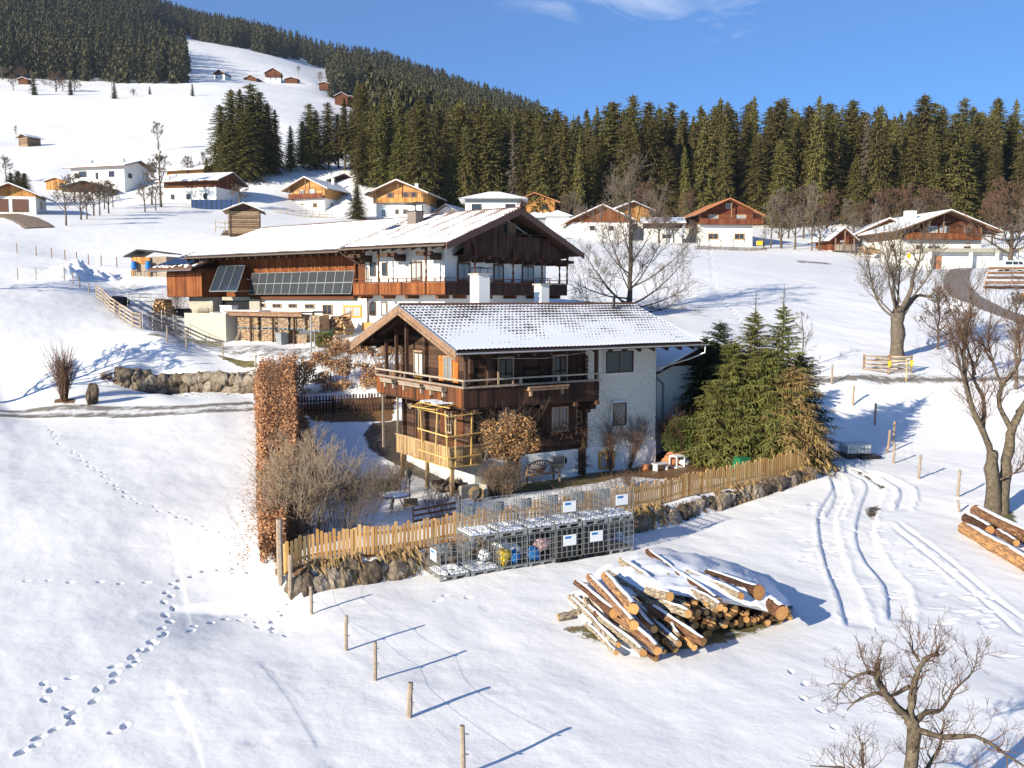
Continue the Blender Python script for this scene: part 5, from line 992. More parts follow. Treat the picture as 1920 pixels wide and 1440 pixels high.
ORD = ['first', 'second', 'third', 'fourth', 'fifth', 'sixth', 'seventh', 'eighth', 'ninth', 'tenth', 'eleventh', 'twelfth', 'thirteenth', 'fourteenth', 'fifteenth', 'sixteenth', 'seventeenth', 'eighteenth']
rows = [(227, 5.6), (236, 5.4), (246, 5.2), (257, 5.2), (269, 5.6)]
for ri, (Y, sp_) in enumerate(rows):
    x = -34-ri*2.5+rt.uniform(0, 3)
    while x < 146:
        xx = x+rt.uniform(-1.4, 1.4); yy = Y+rt.uniform(-4, 4); px = 960+FP*xx/yy; x += sp_*rt.uniform(.8, 1.25)
        hh = rt.uniform(19.5+ri*1.6, 31.5)*(1 if px > 830 else .80+.2*max(0, (px-690)/140))*(1.0 if ri > 0 else rt.uniform(.72, 1.0))
        if 1690 < px < 1920: hh *= 1.04
        if 1080 < px < 1140 and ri < 2: hh *= .9
        place_tree(PROTO[rt.randrange(7)], xx, yy, hh, '%d %g' % (ri, px), G1, px_is_x=True, rad=rt.uniform(.8, 1.4)); NT += 1
zz_ = {}
for o in list(bpy.data.objects):
    if o.get('group') == G1: a, b = o['label'].split(); zz_.setdefault(blabel(float(b), int(a)), []).append((float(b), o))
for k_, L_ in zz_.items():
    for n_i, (b, o) in enumerate(sorted(L_, key=lambda q: q[0])): o['label'] = k_ % ORD[n_i]; o.rotation_euler[0] = rt.uniform(-.035, .035); o.rotation_euler[1] = rt.uniform(-.035, .035)
for (px, Y, h, rad, lb) in ((425, 236, 17.5, 1.5, 'a'), (445, 240, 20.5, 1.4, 'a'), (462, 236, 21, 1.5, 'a'), (482, 238, 22, 1.5, 'a'), (497, 242, 20, 1.3, 'a'), (512, 240, 17.5, 1.4, 'a'), (470, 231, 17, 1.6, 'a'), (440, 230, 15, 1.6, 'a'), (525, 245, 15.5, 1.2, 'a')):
    place_tree(PROTO[rt.randrange(7)], px, Y, h, 'dark spruce, %s from the left, in the clump right of the long farm building' % ORD[sorted([425, 445, 462, 482, 497, 512, 470, 440, 525]).index(px)], 'spruces of the dark clump', rad=rad); NT += 1
for i, (px, Y, h, rad) in enumerate(((553, 246, 11.5, 1.5), (588, 248, 17, 1.35), (600, 250, 15, 1.3), (622, 250, 17.2, 1.3), (652, 248, 18.5, 1.3), (664, 252, 15.5, 1.3), (640, 254, 14, 1.3), (575, 252, 12, 1.3), (692, 240, 16, 1.4), (708, 240, 18, 1.3), (684, 232, 13, 1.5), (725, 240, 20, 1.3))):
    place_tree(PROTO[rt.randrange(7)], px, Y, h, 'dark pointed spruce, %s from the left, between the clump and the forest belt' % ORD[sorted([553, 588, 600, 622, 652, 664, 640, 575, 692, 708, 684, 725]).index(px)], 'spruces between clump and belt', rad=rad); NT += 1
place_tree(PROTO[2], 673, 203, 7.2, 'small green conifer between the honey chalet and the golden chalet', rad=2.0)
for i, (px, Y, h) in enumerate(((35, 196, 6.2), (48, 197, 6.6), (60, 195, 6.4))): place_tree(PROTO[4], px, Y, h, 'dark rounded conifer of the trio behind the double garage', 'conifer trio', rad=1.9)
place_tree(PROTO[1], 397, 232, 5.5, 'small conifer left of the dark spruce clump', rad=1.6)
for i, (px, Y, h, lb) in enumerate(((85, 500, 11, 'narrow spruce beside leafless thicket at upper left'), (152, 505, 9, 'lone young spruce below the forest edge'), (232, 492, 8.5, 'small dark spruce below the forest corner'), (375, 505, 6.5, 'tiny spruce on snow below the wedge of spruces'), (297, 520, 4.5, 'very small spruce on the snow below the forest'), (709, 360, 14, 'spruce at the left foot of the wooded hill'), (718, 420, 15, 'spruce at the snow edge of the wooded hill'))):
    place_tree(PROTOF[i % 5], px, Y, h, lb, H0=26, rad=1.5)
# far forests
PA = [(-140, 141), (120, 151), (235, 157), (354, 157), (352, 132), (318, 104), (240, 84), (229, 60), (300, 62), (400, 82), (450, 90), (560, 116), (622, 132), (662, 148), (662, -500), (-140, -500)]
PB_ = [(617, 132), (617, 184), (700, 190), (710, 240), (698, 330), (1010, 330), (1010, 60), (640, 60)]
cand = []
rs = np.random.RandomState(4); N = 26000
Yc = 300+rs.rand(N)**.8*1150; xc = (rs.rand(N)*1.25-.64)*Yc*.87; zc = H(xc, Yc)
d_ = np.stack([xc, Yc, zc-CZ], 1); zz = d_[:, 1]*CT-d_[:, 2]*ST; pxc = 960+FP*xc/zz; pyc = 720-FP*(d_[:, 1]*ST+d_[:, 2]*CT)/zz
okm = (poly_in(pxc, pyc, PA) & (Yc > 540)) | poly_in(pxc, pyc, PB_)
cell = {}; sel = []
for i in np.nonzero(okm)[0]:
    k = (int(xc[i]//3.9), int(Yc[i]//(5.5 if Yc[i] < 700 else 9)))
    if k in cell: continue
    cell[k] = 1; sel.append(i)
sel.sort(key=lambda i: Yc[i])
# keep those that can be seen: skip trees deep inside behind nearer crowns on rising ground only beyond 900 m
sel = [i for i in sel if Yc[i] < 1000 or rs.rand() < .6]
nind = max(0, 292-NT)
for i in sel[:nind]:
    f = pxc[i] > 610
    place_tree(PROTOF[rs.randint(5)], xc[i], Yc[i], rs.uniform(20, 29), 'spruce on the wooded hill beyond the snow meadow, %s' % ('near its left edge' if pxc[i] < 690 else 'on its lower middle' if pxc[i] < 780 else 'just above the forest belt') if f else 'spruce at the lower edge of the far left forest', 'spruces of the wooded hill' if f else 'spruces of the far left forest edge', 26, True, rs.uniform(.95, 1.35))
NF = len(sel); BKX = rs.uniform(-45, 165, 1500); BKY = rs.uniform(279, 330, 1500); bc = {}
BK = []
for i in range(1500):
    k = (int(BKX[i]//4.6), int(BKY[i]//8))
    if k not in bc: bc[k] = 1; BK.append(i)
BKZ = H(BKX, BKY)
VV = []
LP_ = [spruce_np(26, [4.9, 4.1, 5.2, 4.5][i], 30, 3, 80+i, bw=1.9, hb=.04, power=.75, droop=.4, tip=2.5) for i in range(4)]
for i in sel[nind:]:
    v = LP_[rs.randint(4)]; s = rs.uniform(.75, 1.1); a = rs.rand()*6.28; c, s2 = math.cos(a), math.sin(a)
    VV.append(np.column_stack([(v[:, 0]*c-v[:, 1]*s2)*s*1.15+xc[i], (v[:, 0]*s2+v[:, 1]*c)*s*1.15+Yc[i], v[:, 2]*s+zc[i]]))
for i in BK:
    v = LP_[rs.randint(4)]; s = rs.uniform(.80, 1.2); a = rs.rand()*6.28; c, s2 = math.cos(a), math.sin(a)
    VV.append(np.column_stack([(v[:, 0]*c-v[:, 1]*s2)*s+BKX[i], (v[:, 0]*s2+v[:, 1]*c)*s+BKY[i], v[:, 2]*s+BKZ[i]]))
print('TREES', NT, 'sel', len(sel), 'stuff tris', sum(len(v) for v in VV)//3)
VV = np.concatenate(VV); o = np_mesh('far_spruce_forest', VV, np.arange(len(VV)).reshape(-1, 3), MT['needlef']); tag(o, 'dark spruce forest covering the far hillsides and skyline', 'forest', kind='stuff'); del VV
DEAD = make_spruce(26, 3.2, 77, 'x', nbr=120, nb=7, bw=.4, mat='twigg', hb=.2, power=.6, droop=.5, gap=.2, tip=1.0); DEAD = (DEAD, children(DEAD))
for px, Y, h, lb in ((962, 224, 22, 'dead grey-brown spruce standing in the front of the belt above the orange-roofed house'), (1612, 232, 27, 'thin dead spruce in the belt above the garden hut')): place_tree(DEAD, px, Y, h, lb, H0=26)
for e, ch in PROTO+PROTOF+[DEAD]:
    for c in ch: bpy.data.objects.remove(c)
    bpy.data.objects.remove(e)
# bare trees
class BT:
    def __init__(s): s.g = {}
    def add(s, pts, rad):
        n = 6 if rad[0] > .09 else (4 if rad[0] > .025 else 3); s.g.setdefault((len(pts), n), []).append((pts, rad))
    def build(s, name, mat, parent=None, loc=None, smooth=True):
        VA_, FA_ = [], []; b = 0
        for (k, n), L in s.g.items():
            P = np.array([l[0] for l in L], float); Rd = np.array([l[1] for l in L], float); T = np.empty_like(P); T[:, 1:-1] = P[:, 2:]-P[:, :-2]; T[:, 0] = P[:, 1]-P[:, 0]; T[:, -1] = P[:, -1]-P[:, -2]
            T /= np.linalg.norm(T, axis=2, keepdims=True)+1e-9; ref = np.where(np.abs(T[:, :1, 2:3]) > .8, np.array([1., 0, 0]), np.array([0, 0, 1.])); a = np.cross(T, ref); a /= np.linalg.norm(a, axis=2, keepdims=True)+1e-9; c = np.cross(T, a)
            th = np.arange(n)*2*np.pi/n; ring = P[:, :, None]+(a[:, :, None]*np.cos(th)[None, None, :, None]+c[:, :, None]*np.sin(th)[None, None, :, None])*Rd[:, :, None, None]
            N_ = len(L); I = np.arange(N_*k*n).reshape(N_, k, n)+b; J = np.roll(I, -1, 2); F = np.stack([I[:, :-1], J[:, :-1], J[:, 1:], I[:, 1:]], -1).reshape(-1, 4); VA_.append(ring.reshape(-1, 3)); FA_.append(F); b += N_*k*n
        return np_mesh(name, np.concatenate(VA_), np.concatenate(FA_), MT[mat], parent, smooth, loc=loc)
def vnorm(v): l = math.sqrt(v[0]**2+v[1]**2+v[2]**2) or 1; return (v[0]/l, v[1]/l, v[2]/l)
def grow(bt, p, d, L, r, lv, R_, up=.15, wob=.22, nch=(3, 5), ang=(.5, .95), shr=(.5, .75), segs=4, tw=None, rmin=.006):
    pts = [p]; rad = [r]; q = p; dd = d; sl_ = L/segs
    for i in range(segs):
        dd = vnorm((dd[0]+R_.gauss(0, wob), dd[1]+R_.gauss(0, wob), dd[2]+R_.gauss(0, wob)*.8+up)); q = (q[0]+dd[0]*sl_, q[1]+dd[1]*sl_, q[2]+dd[2]*sl_); pts.append(q); rad.append(max(rmin, r*(1-.75*(i+1)/segs)))
    (tw if (tw is not None and r < .03) else bt).add(pts, rad)
    if lv <= 0: return
    for k in range(R_.randint(*nch)):
        t = R_.uniform(.25, 1.0); i = min(segs-1, int(t*segs)); f = t*segs-i; a = tuple(pts[i][j]+(pts[i+1][j]-pts[i][j])*f for j in range(3)); bd = vnorm(tuple(pts[i+1][j]-pts[i][j] for j in range(3)))
        th = R_.uniform(*ang); rv = vnorm((R_.gauss(0, 1), R_.gauss(0, 1), R_.gauss(0, .8))); dt = sum(rv[j]*bd[j] for j in range(3)); rv = vnorm(tuple(rv[j]-bd[j]*dt for j in range(3)))
        nd_ = vnorm(tuple(bd[j]*math.cos(th)+rv[j]*math.sin(th) for j in range(3))); grow(bt, a, nd_, L*R_.uniform(*shr)*(1.15-.4*t), max(rmin, r*(1-.6*t)*.62), lv-1, R_, up, wob, nch, ang, shr, max(3, segs-1) if lv > 1 else 3, tw, rmin)
def limb_tree(name, label, px, py, Y, limbs, seed, bark='bark', tw='twig', cat='bare tree', lv=3, tl=1.6, tr=.03, dens=2.0, up=.2, base=None, rmin=.006, wob=.2, nch=(3, 4), from_=.3, nodown=True, ang=(.5, 1.0)):
    """limbs: (list of (dx,dy,depth) pixel offsets from base, r0, r1[, twigs]) drawn at real scale FP/Y"""
    b = base if base is not None else hit(px, py); Y = float(b[1]); s = Y/FP; R_ = random.Random(seed); e = empty(name, b, 0, label, cat); bt = BT(); tb = BT(); tr_ = BT()
    for li, l in enumerate(limbs):
        P = [((dx*s), dz, -dy*s) for dx, dy, dz in l[0]]; P = [tuple(float(c) for c in q) for q in np.array(smooth_pl3(P, 4))]; n = len(P); rad = [l[1]+(l[2]-l[1])*i/(n-1) for i in range(n)]
        P2 = [(q[0]+R_.gauss(0, l[1]*.12), q[1]+R_.gauss(0, l[1]*.12), q[2]) for q in P]; (tr_ if li == 0 or (len(l) > 4) else bt).add(P2, [r*(1+R_.uniform(-.12, .12)) for r in rad])
        if len(l) > 3 and l[3] == 0: continue
        tot = sum(math.dist(P[i], P[i+1]) for i in range(n-1)); m_ = int(tot*dens*(l[3] if len(l) > 3 else 1))
        for k in range(m_):
            t = R_.uniform(from_, 1.0)*(n-1); i = min(n-2, int(t)); a = tuple(P[i][j]+(P[i+1][j]-P[i][j])*(t-i) for j in range(3)); bd = vnorm(tuple(P[i+1][j]-P[i][j] for j in range(3)))
            rv = vnorm((R_.gauss(0, 1), R_.gauss(0, 1), R_.gauss(.25, .6))); th = R_.uniform(*ang); dt = sum(rv[j]*bd[j] for j in range(3)); rv = vnorm(tuple(rv[j]-bd[j]*dt for j in range(3)))
            d = vnorm(tuple(bd[j]*math.cos(th)+rv[j]*math.sin(th) for j in range(3))); grow(bt, a, d, tl*R_.uniform(.5, 1.2), min(rad[i]*.6, tr*R_.uniform(.7, 1.3)), lv-1, R_, up, wob, nch, tw=tb, rmin=rmin)
    tr_.build('trunk', bark, e)
    if bt.g: bt.build('limbs', bark, e)
    if tb.g: tb.build('twigs', tw, e)
    return e
def smooth_pl3(pts, n):
    out = []; P = [pts[0]]+list(pts)+[pts[-1]]
    for i in range(1, len(P)-2):
        p0, p1, p2, p3 = [np.array(q, float) for q in P[i-1:i+3]]
        for k in range(n): t = k/n; out.append(.5*((2*p1)+(-p0+p2)*t+(2*p0-5*p1+4*p2-p3)*t*t+(-p0+3*p1-3*p2+p3)*t**3))
    out.append(np.array(pts[-1], float)); return out
# the ash behind the house
R_ = random.Random(3)
limbs = [([(0, 10, 0), (0, -60, 0), (2, -130, .1), (-2, -200, 0), (4, -262, .2)], .30, .04, 1.2)]
for (x1, y1, d1, y0, r0) in ((-95, -120, -2, -8, .17), (-60, -75, 2.5, -15, .14), (-110, -60, 1, -25, .14), (-45, -170, 1.5, -60, .13), (-70, -150, -2, -70, .12), (-30, -215, -1, -110, .10), (95, -95, -2, -12, .17), (110, -45, 1, -8, .15), (70, -150, 2, -40, .14), (105, -125, -1, -45, .13), (50, -190, -2, -90, .12), (28, -230, 1.5, -130, .10), (-15, -240, 2, -150, .08), (85, -15, -2.5, -2, .12), (-85, -20, -2, -4, .12), (70, 5, 2.5, 0, .10), (-40, -130, -3, -40, .12), (40, -110, 3, -50, .12)):
    limbs.append(([(0, y0, 0), (x1*.35, y0+(y1-y0)*.3+6, d1*.4), (x1*.72, y0+(y1-y0)*.66+4, d1*.8), (x1, y1, d1)], r0*.62, .018, 1.0))
limb_tree('ash_tree', 'large leafless ash with fanned branches rising behind the right end of the old house roof', 1180, 585, 87, limbs, 3, 'barkd', 'twigg', lv=3, tl=1.9, tr=.03, dens=2.5, rmin=.010, up=.12, nch=(3, 5))
# pollarded tree in its pen
limbs = [([(0, 8, 0), (0, -40, 0), (2, -78, 0), (0, -90, 0)], .52, .38, 0)]
for pts, r0, r1 in (([(0, -80, 0), (-8, -125, .2), (-5, -165, 0), (-12, -215, .3)], .16, .025), ([(4, -80, 0), (18, -120, -.4), (26, -150, 0), (36, -178, .2)], .19, .07), ([(30, -160, 0), (40, -180, .3), (38, -210, 0)], .09, .02), ([(8, -75, 0), (38, -112, .4), (62, -112, .3), (80, -132, .2)], .17, .05), ([(-6, -72, 0), (-30, -95, .3), (-42, -130, .6), (-60, -190, .2)], .11, .02), ([(-4, -85, 0), (-24, -140, -.6), (-28, -200, -.5)], .10, .02), ([(0, -85, 0), (8, -150, .7), (6, -220, .4)], .10, .02), ([(10, -90, 0), (50, -150, -.5), (66, -195, -.4)], .09, .02), ([(-10, -80, 0), (-50, -120, -.4), (-72, -165, -.6)], .07, .015), ([(5, -100, 0), (-10, -170, 1), (-30, -225, 1)], .07, .015)): limbs.append((pts, r0, r1, 1.3))
limb_tree('pollarded_tree', 'thick-trunked pollarded bare tree beside the small wooden pen at the road', 1680, 668, 67, limbs, 5, 'bark', 'twigg', lv=3, tl=1.5, tr=.026, dens=3.6, up=.22, rmin=.009, from_=.25)
# double trunk tree on the right
limbs = [([(-6, 10, 0), (-10, -70, 0), (-14, -120, 0)], .36, .20, 0), ([(12, 8, 0), (18, -80, .2), (28, -150, .3), (42, -190, .4)], .28, .12, 0, 1)]
for pts, r0, r1 in (([(-12, -110, 0), (-38, -160, -.2), (-66, -215, -.3), (-80, -300, -.2), (-72, -370, -.1), (-64, -430, 0)], .14, .02), ([(-12, -110, 0), (-26, -160, .3), (-22, -210, .5), (-44, -262, .5), (-36, -310, .4)], .12, .04), ([(30, -155, .3), (10, -200, .5), (6, -240, .3), (34, -285, .2), (30, -330, .2)], .11, .04), ([(36, -170, .3), (52, -235, 0), (48, -300, -.3), (56, -390, -.3)], .13, .03), ([(42, -190, .4), (75, -225, .6), (98, -250, .8), (130, -262, .9)], .13, .05), ([(-66, -215, -.3), (-100, -300, -.6), (-125, -360, -.8)], .08, .015), ([(-40, -262, .5), (-60, -330, .7), (-96, -400, .8)], .07, .015), ([(6, -240, .3), (-10, -320, .8), (-6, -400, .8)], .07, .015), ([(-80, -300, -.2), (-100, -340, 0), (-128, -330, .2)], .05, .012), ([(60, -230, .5), (80, -320, .3), (70, -400, .3)], .06, .015), ([(-6, -60, 0), (28, -90, -.5), (30, -140, -.7)], .05, .01)): limbs.append((pts, r0, r1, 1.2))
limb_tree('double_trunk_tree', 'leafless lichen-covered tree with forked trunk at the right edge above the long logs', 1868, 962, 38, limbs, 8, 'barky', 'twigr', lv=3, tl=1.2, tr=.022, dens=5.0, up=.22, rmin=.005, from_=.2)
# apple tree in the right foreground
ab = np.array([6.72, 15.0, h1(6.72, 15.0)])
limbs = [([(0, 12, 0), (-4, -120, 0), (-2, -240, 0), (-10, -262-8, 0)], .125, .105, .3), ([(-10, -268, 0), (-45, -305, -.1), (-70, -335, -.15), (-82, -360, -.1), (-78, -395, -.1)], .075, .035, 2.4), ([(-8, -262, 0), (-6, -310, .05), (2, -345, .1), (20, -385, .1), (50, -392, .15)], .08, .03, 2.4),
         ([(-2, -260, 0), (30, -272, .2), (75, -268, .4), (110, -300, .6)], .08, .02, 1.6), ([(0, -250, 0), (40, -250, -.3), (90, -262, -.5), (140, -235, -.6), (185, -205, -.7)], .06, .012, 1.4), ([(-80, -365, -.1), (-110, -372, -.2), (-145, -360, -.3), (-175, -330, -.4)], .04, .01, 1.5), ([(-60, -325, 0), (-100, -300, .2), (-120, -270, .3)], .03, .008, 1.2),
         ([(-2, -105, 0), (-50, -100, -.2), (-90, -120, -.3), (-110, -180, -.3), (-118, -245, -.4)], .07, .015, 1.4), ([(-110, -180, -.3), (-160, -195, -.4), (-220, -205, -.5)], .03, .007, 1.0), ([(0, -130, 0), (45, -150, .3), (80, -190, .5), (92, -240, .6)], .06, .012, 1.6), ([(2, -125, 0), (60, -125, -.3), (120, -135, -.5), (200, -90, -.6)], .05, .01, 1.8), ([(-8, -330, .1), (-18, -300, .4), (-26, -285, .6)], .04, .015, 1), ([(10, -380, .1), (0, -400, .2), (-14, -420, .1)], .035, .01, 2.0), ([(-90, -115, -.3), (-140, -100, -.4), (-190, -60, -.6)], .03, .006, 1.2), ([(110, -300, .6), (150, -330, .7), (158, -370, .7)], .025, .006, 2)]
limb_tree('apple_tree', 'gnarled leafless apple tree with many water shoots in the right foreground', 0, 0, 15, limbs, 12, 'barky', 'twigr', lv=3, tl=.60, tr=.012, dens=6.8, up=.24, base=ab, rmin=.0028, wob=.36, nch=(2, 4), from_=.1, ang=(.6, 1.3))
# smaller bare trees: one generator, a few variants shared by the distance
def bare_proto(seed, Ht, spread, lv, bark='bark', tw='twig', trunk=.3, r0=.16, nb=16, up=.12, rmin=.012, tlen=.34, cone=.0):
    R_ = random.Random(seed); e = empty('bare_tree', (0, 0, 0), 0, 'x', 'bare tree'); bt = BT(); tb = BT(); t = BT(); P = [(0, 0, -.5)]+[(R_.gauss(0, .02*Ht)*k/5, R_.gauss(0, .02*Ht)*k/5, Ht*.85*k/5) for k in range(6)]
    rad = [r0*1.2]+[r0*(1-.9*k/5)+.01 for k in range(6)]; t.add(P, rad)
    for k in range(nb):
        q = trunk+(1-trunk)*(k+R_.random())/nb; i = min(4, int(q*5)); a = tuple(P[i+1][j]+(P[i+2 if i < 4 else i+1][j]-P[i+1][j])*(q*5-i) for j in range(3)); az = k*2.4+R_.uniform(-.4, .4); el = R_.uniform(.2, .75)+q*.5
        d = (math.cos(az)*math.cos(el), math.sin(az)*math.cos(el), math.sin(el)); L = spread*(1.15-.75*q*(1-cone))*R_.uniform(.75, 1.1); grow(bt, a, d, L, r0*(.55-.4*q), lv, R_, up, .2, (3, 5), tw=tb, rmin=rmin, shr=(tlen, tlen+.25))
    t.build('trunk', bark, e)
    if bt.g: bt.build('limbs', bark, e)
    if tb.g: tb.build('twigs', tw, e)
    return (e, children(e))
BP = [bare_proto(31, 9, 3.3, 3, 'bark', 'twigg', nb=22, rmin=.019), bare_proto(32, 8, 3.6, 3, 'barkd', 'twig', .22, nb=22, rmin=.019), bare_proto(33, 10, 2.6, 3, 'bark', 'twigg', .3, .12, 22, .25, .017), bare_proto(34, 9, 4.0, 3, 'barkd', 'twigr', .12, .2, 30, .1, .024), bare_proto(35, 4, 1.8, 2, 'barkd', 'twig', .05, .06, 20, .2, .008), bare_proto(36, 5, 1.6, 2, 'bark', 'twigg', .15, .06, 12, .2, .008)]
HB = [9, 8, 10, 9, 4, 5]
def bt_(i, px, py, h, label, group=None, cat='bare tree', wide=1.0, Y=None, name=None, sink=0):
    p = hit(px, py) if Y is None else atY(px, py, Y)
    if Y is not None: p[2] = h1(p[0], p[1])
    s = h/HB[i]; o = copy_tree(BP[i][0], p, rr.uniform(0, 6.28), label, group, (s*wide, s*wide, s), kids=BP[i][1]); o['category'] = cat
    if name: o.name = name
    return o
GO = 'bare fruit trees in the orchard below the modern house'
for i, (px, py, h, k) in enumerate(((124, 423, 8.2, 0), (152, 412, 6.8, 1), (163, 411, 6.6, 0), (176, 405, 7, 1), (187, 404, 7, 0), (204, 400, 7, 1), (212, 389, 6, 0), (196, 392, 6.4, 1))): bt_(k, px, py, h, 'small rounded bare fruit tree, %s from the left, in the orchard below the modern house' % ORD[sorted([124, 152, 163, 176, 187, 204, 212, 196]).index(px)], GO, wide=1.15)
bt_(0, 272, 397, 6.5, 'small bare tree just left of the tall birch', wide=1.3); bt_(0, 292, 395, 6, 'low rounded bare tree at the foot of the tall birch', wide=1.3); bt_(2, 302, 388, 13.5, 'tall bare birch towering left of the long farm building', wide=1.6, name='birch_tree'); bt_(2, 285, 384, 11, 'second slender bare birch beside the tall birch', wide=1.5, name='birch_tree')
bt_(2, 12, 343, 7.6, 'bare tree above the double garage at the far left', wide=1.9); bt_(0, 297, 282, 10.5, 'lone bare tree beside a dark bush mid-slope on the left meadow', wide=.95); bt_(2, 30, 262, 6, 'thin bare tree behind the lone hay hut', wide=1.0); bt_(4, 298, 283, 3.5, 'dark bush at the foot of the lone mid-slope tree', cat='bush')
bt_(1, 140, 382, 7, 'bare tree in front of the modern house', wide=1.4); bt_(3, 352, 330, 5.5, 'reddish bare tree above the small upper house', wide=1.1); bt_(2, 382, 330, 7, 'whitish bare tree beside the roadside hut', wide=1.2)
bt_(0, 450, 395, 6.5, 'spreading bare tree behind the grey hay hut', wide=1.7); bt_(4, 460, 437, 3.6, 'bare shrub against the front of the grey hay hut', cat='shrub'); bt_(3, 838, 408, 11.5, 'large round reddish-brown leafless tree behind the golden chalet', wide=1.15, Y=232)
bt_(0, 600, 164, 13, 'slim bare tree on the far slope beside the reddish shed', wide=.9); 
for i, (px, py, h, w) in enumerate(((5, 150, 9, 2.2), (25, 170, 9, 1.2), (60, 160, 10, 1.4), (105, 172, 12, 1.4), (118, 170, 8, 2), (140, 172, 7, 2.2), (210, 168, 9, 1.2), (40, 150, 9, 1.5), (0, 135, 14, 1.4), (75, 140, 14, 1.2), (560, 138, 7, 2.6), (250, 180, 4, 1.5))): bt_(i % 4, px, py, h, 'grey leafless tree, %s of the scattered thicket below the far left forest' % ORD[i], 'thicket trees at upper left', wide=w)
for i, (px, py, h, w, k) in enumerate(((1090, 447, 7, 1.2, 0), (1140, 449, 6.5, 1.3, 1), (1235, 455, 8, 1.4, 1), (1250, 458, 6, 1.3, 0), (1262, 455, 4.5, 1.4, 0), (1300, 455, 5, 1.2, 1), (1380, 460, 3, 1.4, 0), (1445, 466, 11, 1.1, 2), (1465, 466, 9, 1.3, 1), (1490, 468, 9, 1.4, 0), (1522, 470, 14, .9, 2), (1536, 470, 8, 1.3, 1), (1600, 470, 8, 1.2, 0), (1640, 470, 10, 1.2, 2), (1720, 475, 12, 1.2, 2), (1740, 488, 8, 1.3, 3), (1700, 490, 6, 1.4, 1), (1800, 470, 9, 1.2, 2))): bt_(k, px, py, h, 'bare grey-brown tree, %s from the left, between the chalets and the forest belt' % ORD[sorted([1090, 1140, 1235, 1250, 1262, 1300, 1380, 1445, 1465, 1490, 1522, 1536, 1600, 1640, 1720, 1740, 1700, 1800]).index(px)], 'bare trees between chalets and forest belt', wide=w)
for i, (px, h, k) in enumerate(((980, 7, 3), (1060, 8, 1), (1078, 9, 0), (1210, 11, 3), (1290, 9, 3), (1460, 12, 0), (1478, 10, 3), (1506, 12, 1), (1550, 11, 3), (1590, 10, 0), (1615, 9, 3), (1650, 12, 3), (1665, 10, 1), (1690, 13, 3), (1710, 11, 0), (1735, 13, 3), (1760, 12, 1), (1860, 12, 3))): bt_(k, px, 455, h, 'brown leafless tree, %s from the left, at the foot of the spruce belt' % ORD[i], 'brown trees at the foot of the belt', wide=.85, Y=210 if px < 1300 else 196)
bt_(3, 1893, 500, 15, 'tall brownish bare tree rising beside the garages at the right edge', wide=1.15); bt_(2, 1925, 505, 13, 'second brownish bare tree cut by the right picture edge', wide=1.4)
bt_(4, 1432, 466, 3.6, 'reddish bare bush right of the red-brown chalet', cat='bush', wide=1.6)
for px in (1312, 1330, 1352, 1375, 1395): bt_(4, px, 464, 1.7, 'low leafless garden shrub in front of the red-brown chalet', 'garden shrubs before the red-brown chalet', 'shrub', 1.4)
bt_(5, 1503, 690, 4.6, 'small thin bare tree behind the spruces beside the road', wide=1.1); bt_(1, 1758, 655, 5.2, 'small bare tree on the snow right of the pollarded tree', wide=1.0); bt_(2, 1810, 720, 6.0, 'slender bare tree beyond the road at right', wide=1.2); bt_(2, 1905, 730, 7.5, 'thin tall bare tree behind the double trunk tree', wide=1.3)
# off to the left, its long shadow falls into the picture
bt_(1, -170, 745, 8.5, 'broad bare tree just outside the left picture edge whose shadow crosses the snow', wide=1.5); bt_(1, -120, 545, 8, 'bare tree outside the left edge shading the upper meadow', wide=1.4)
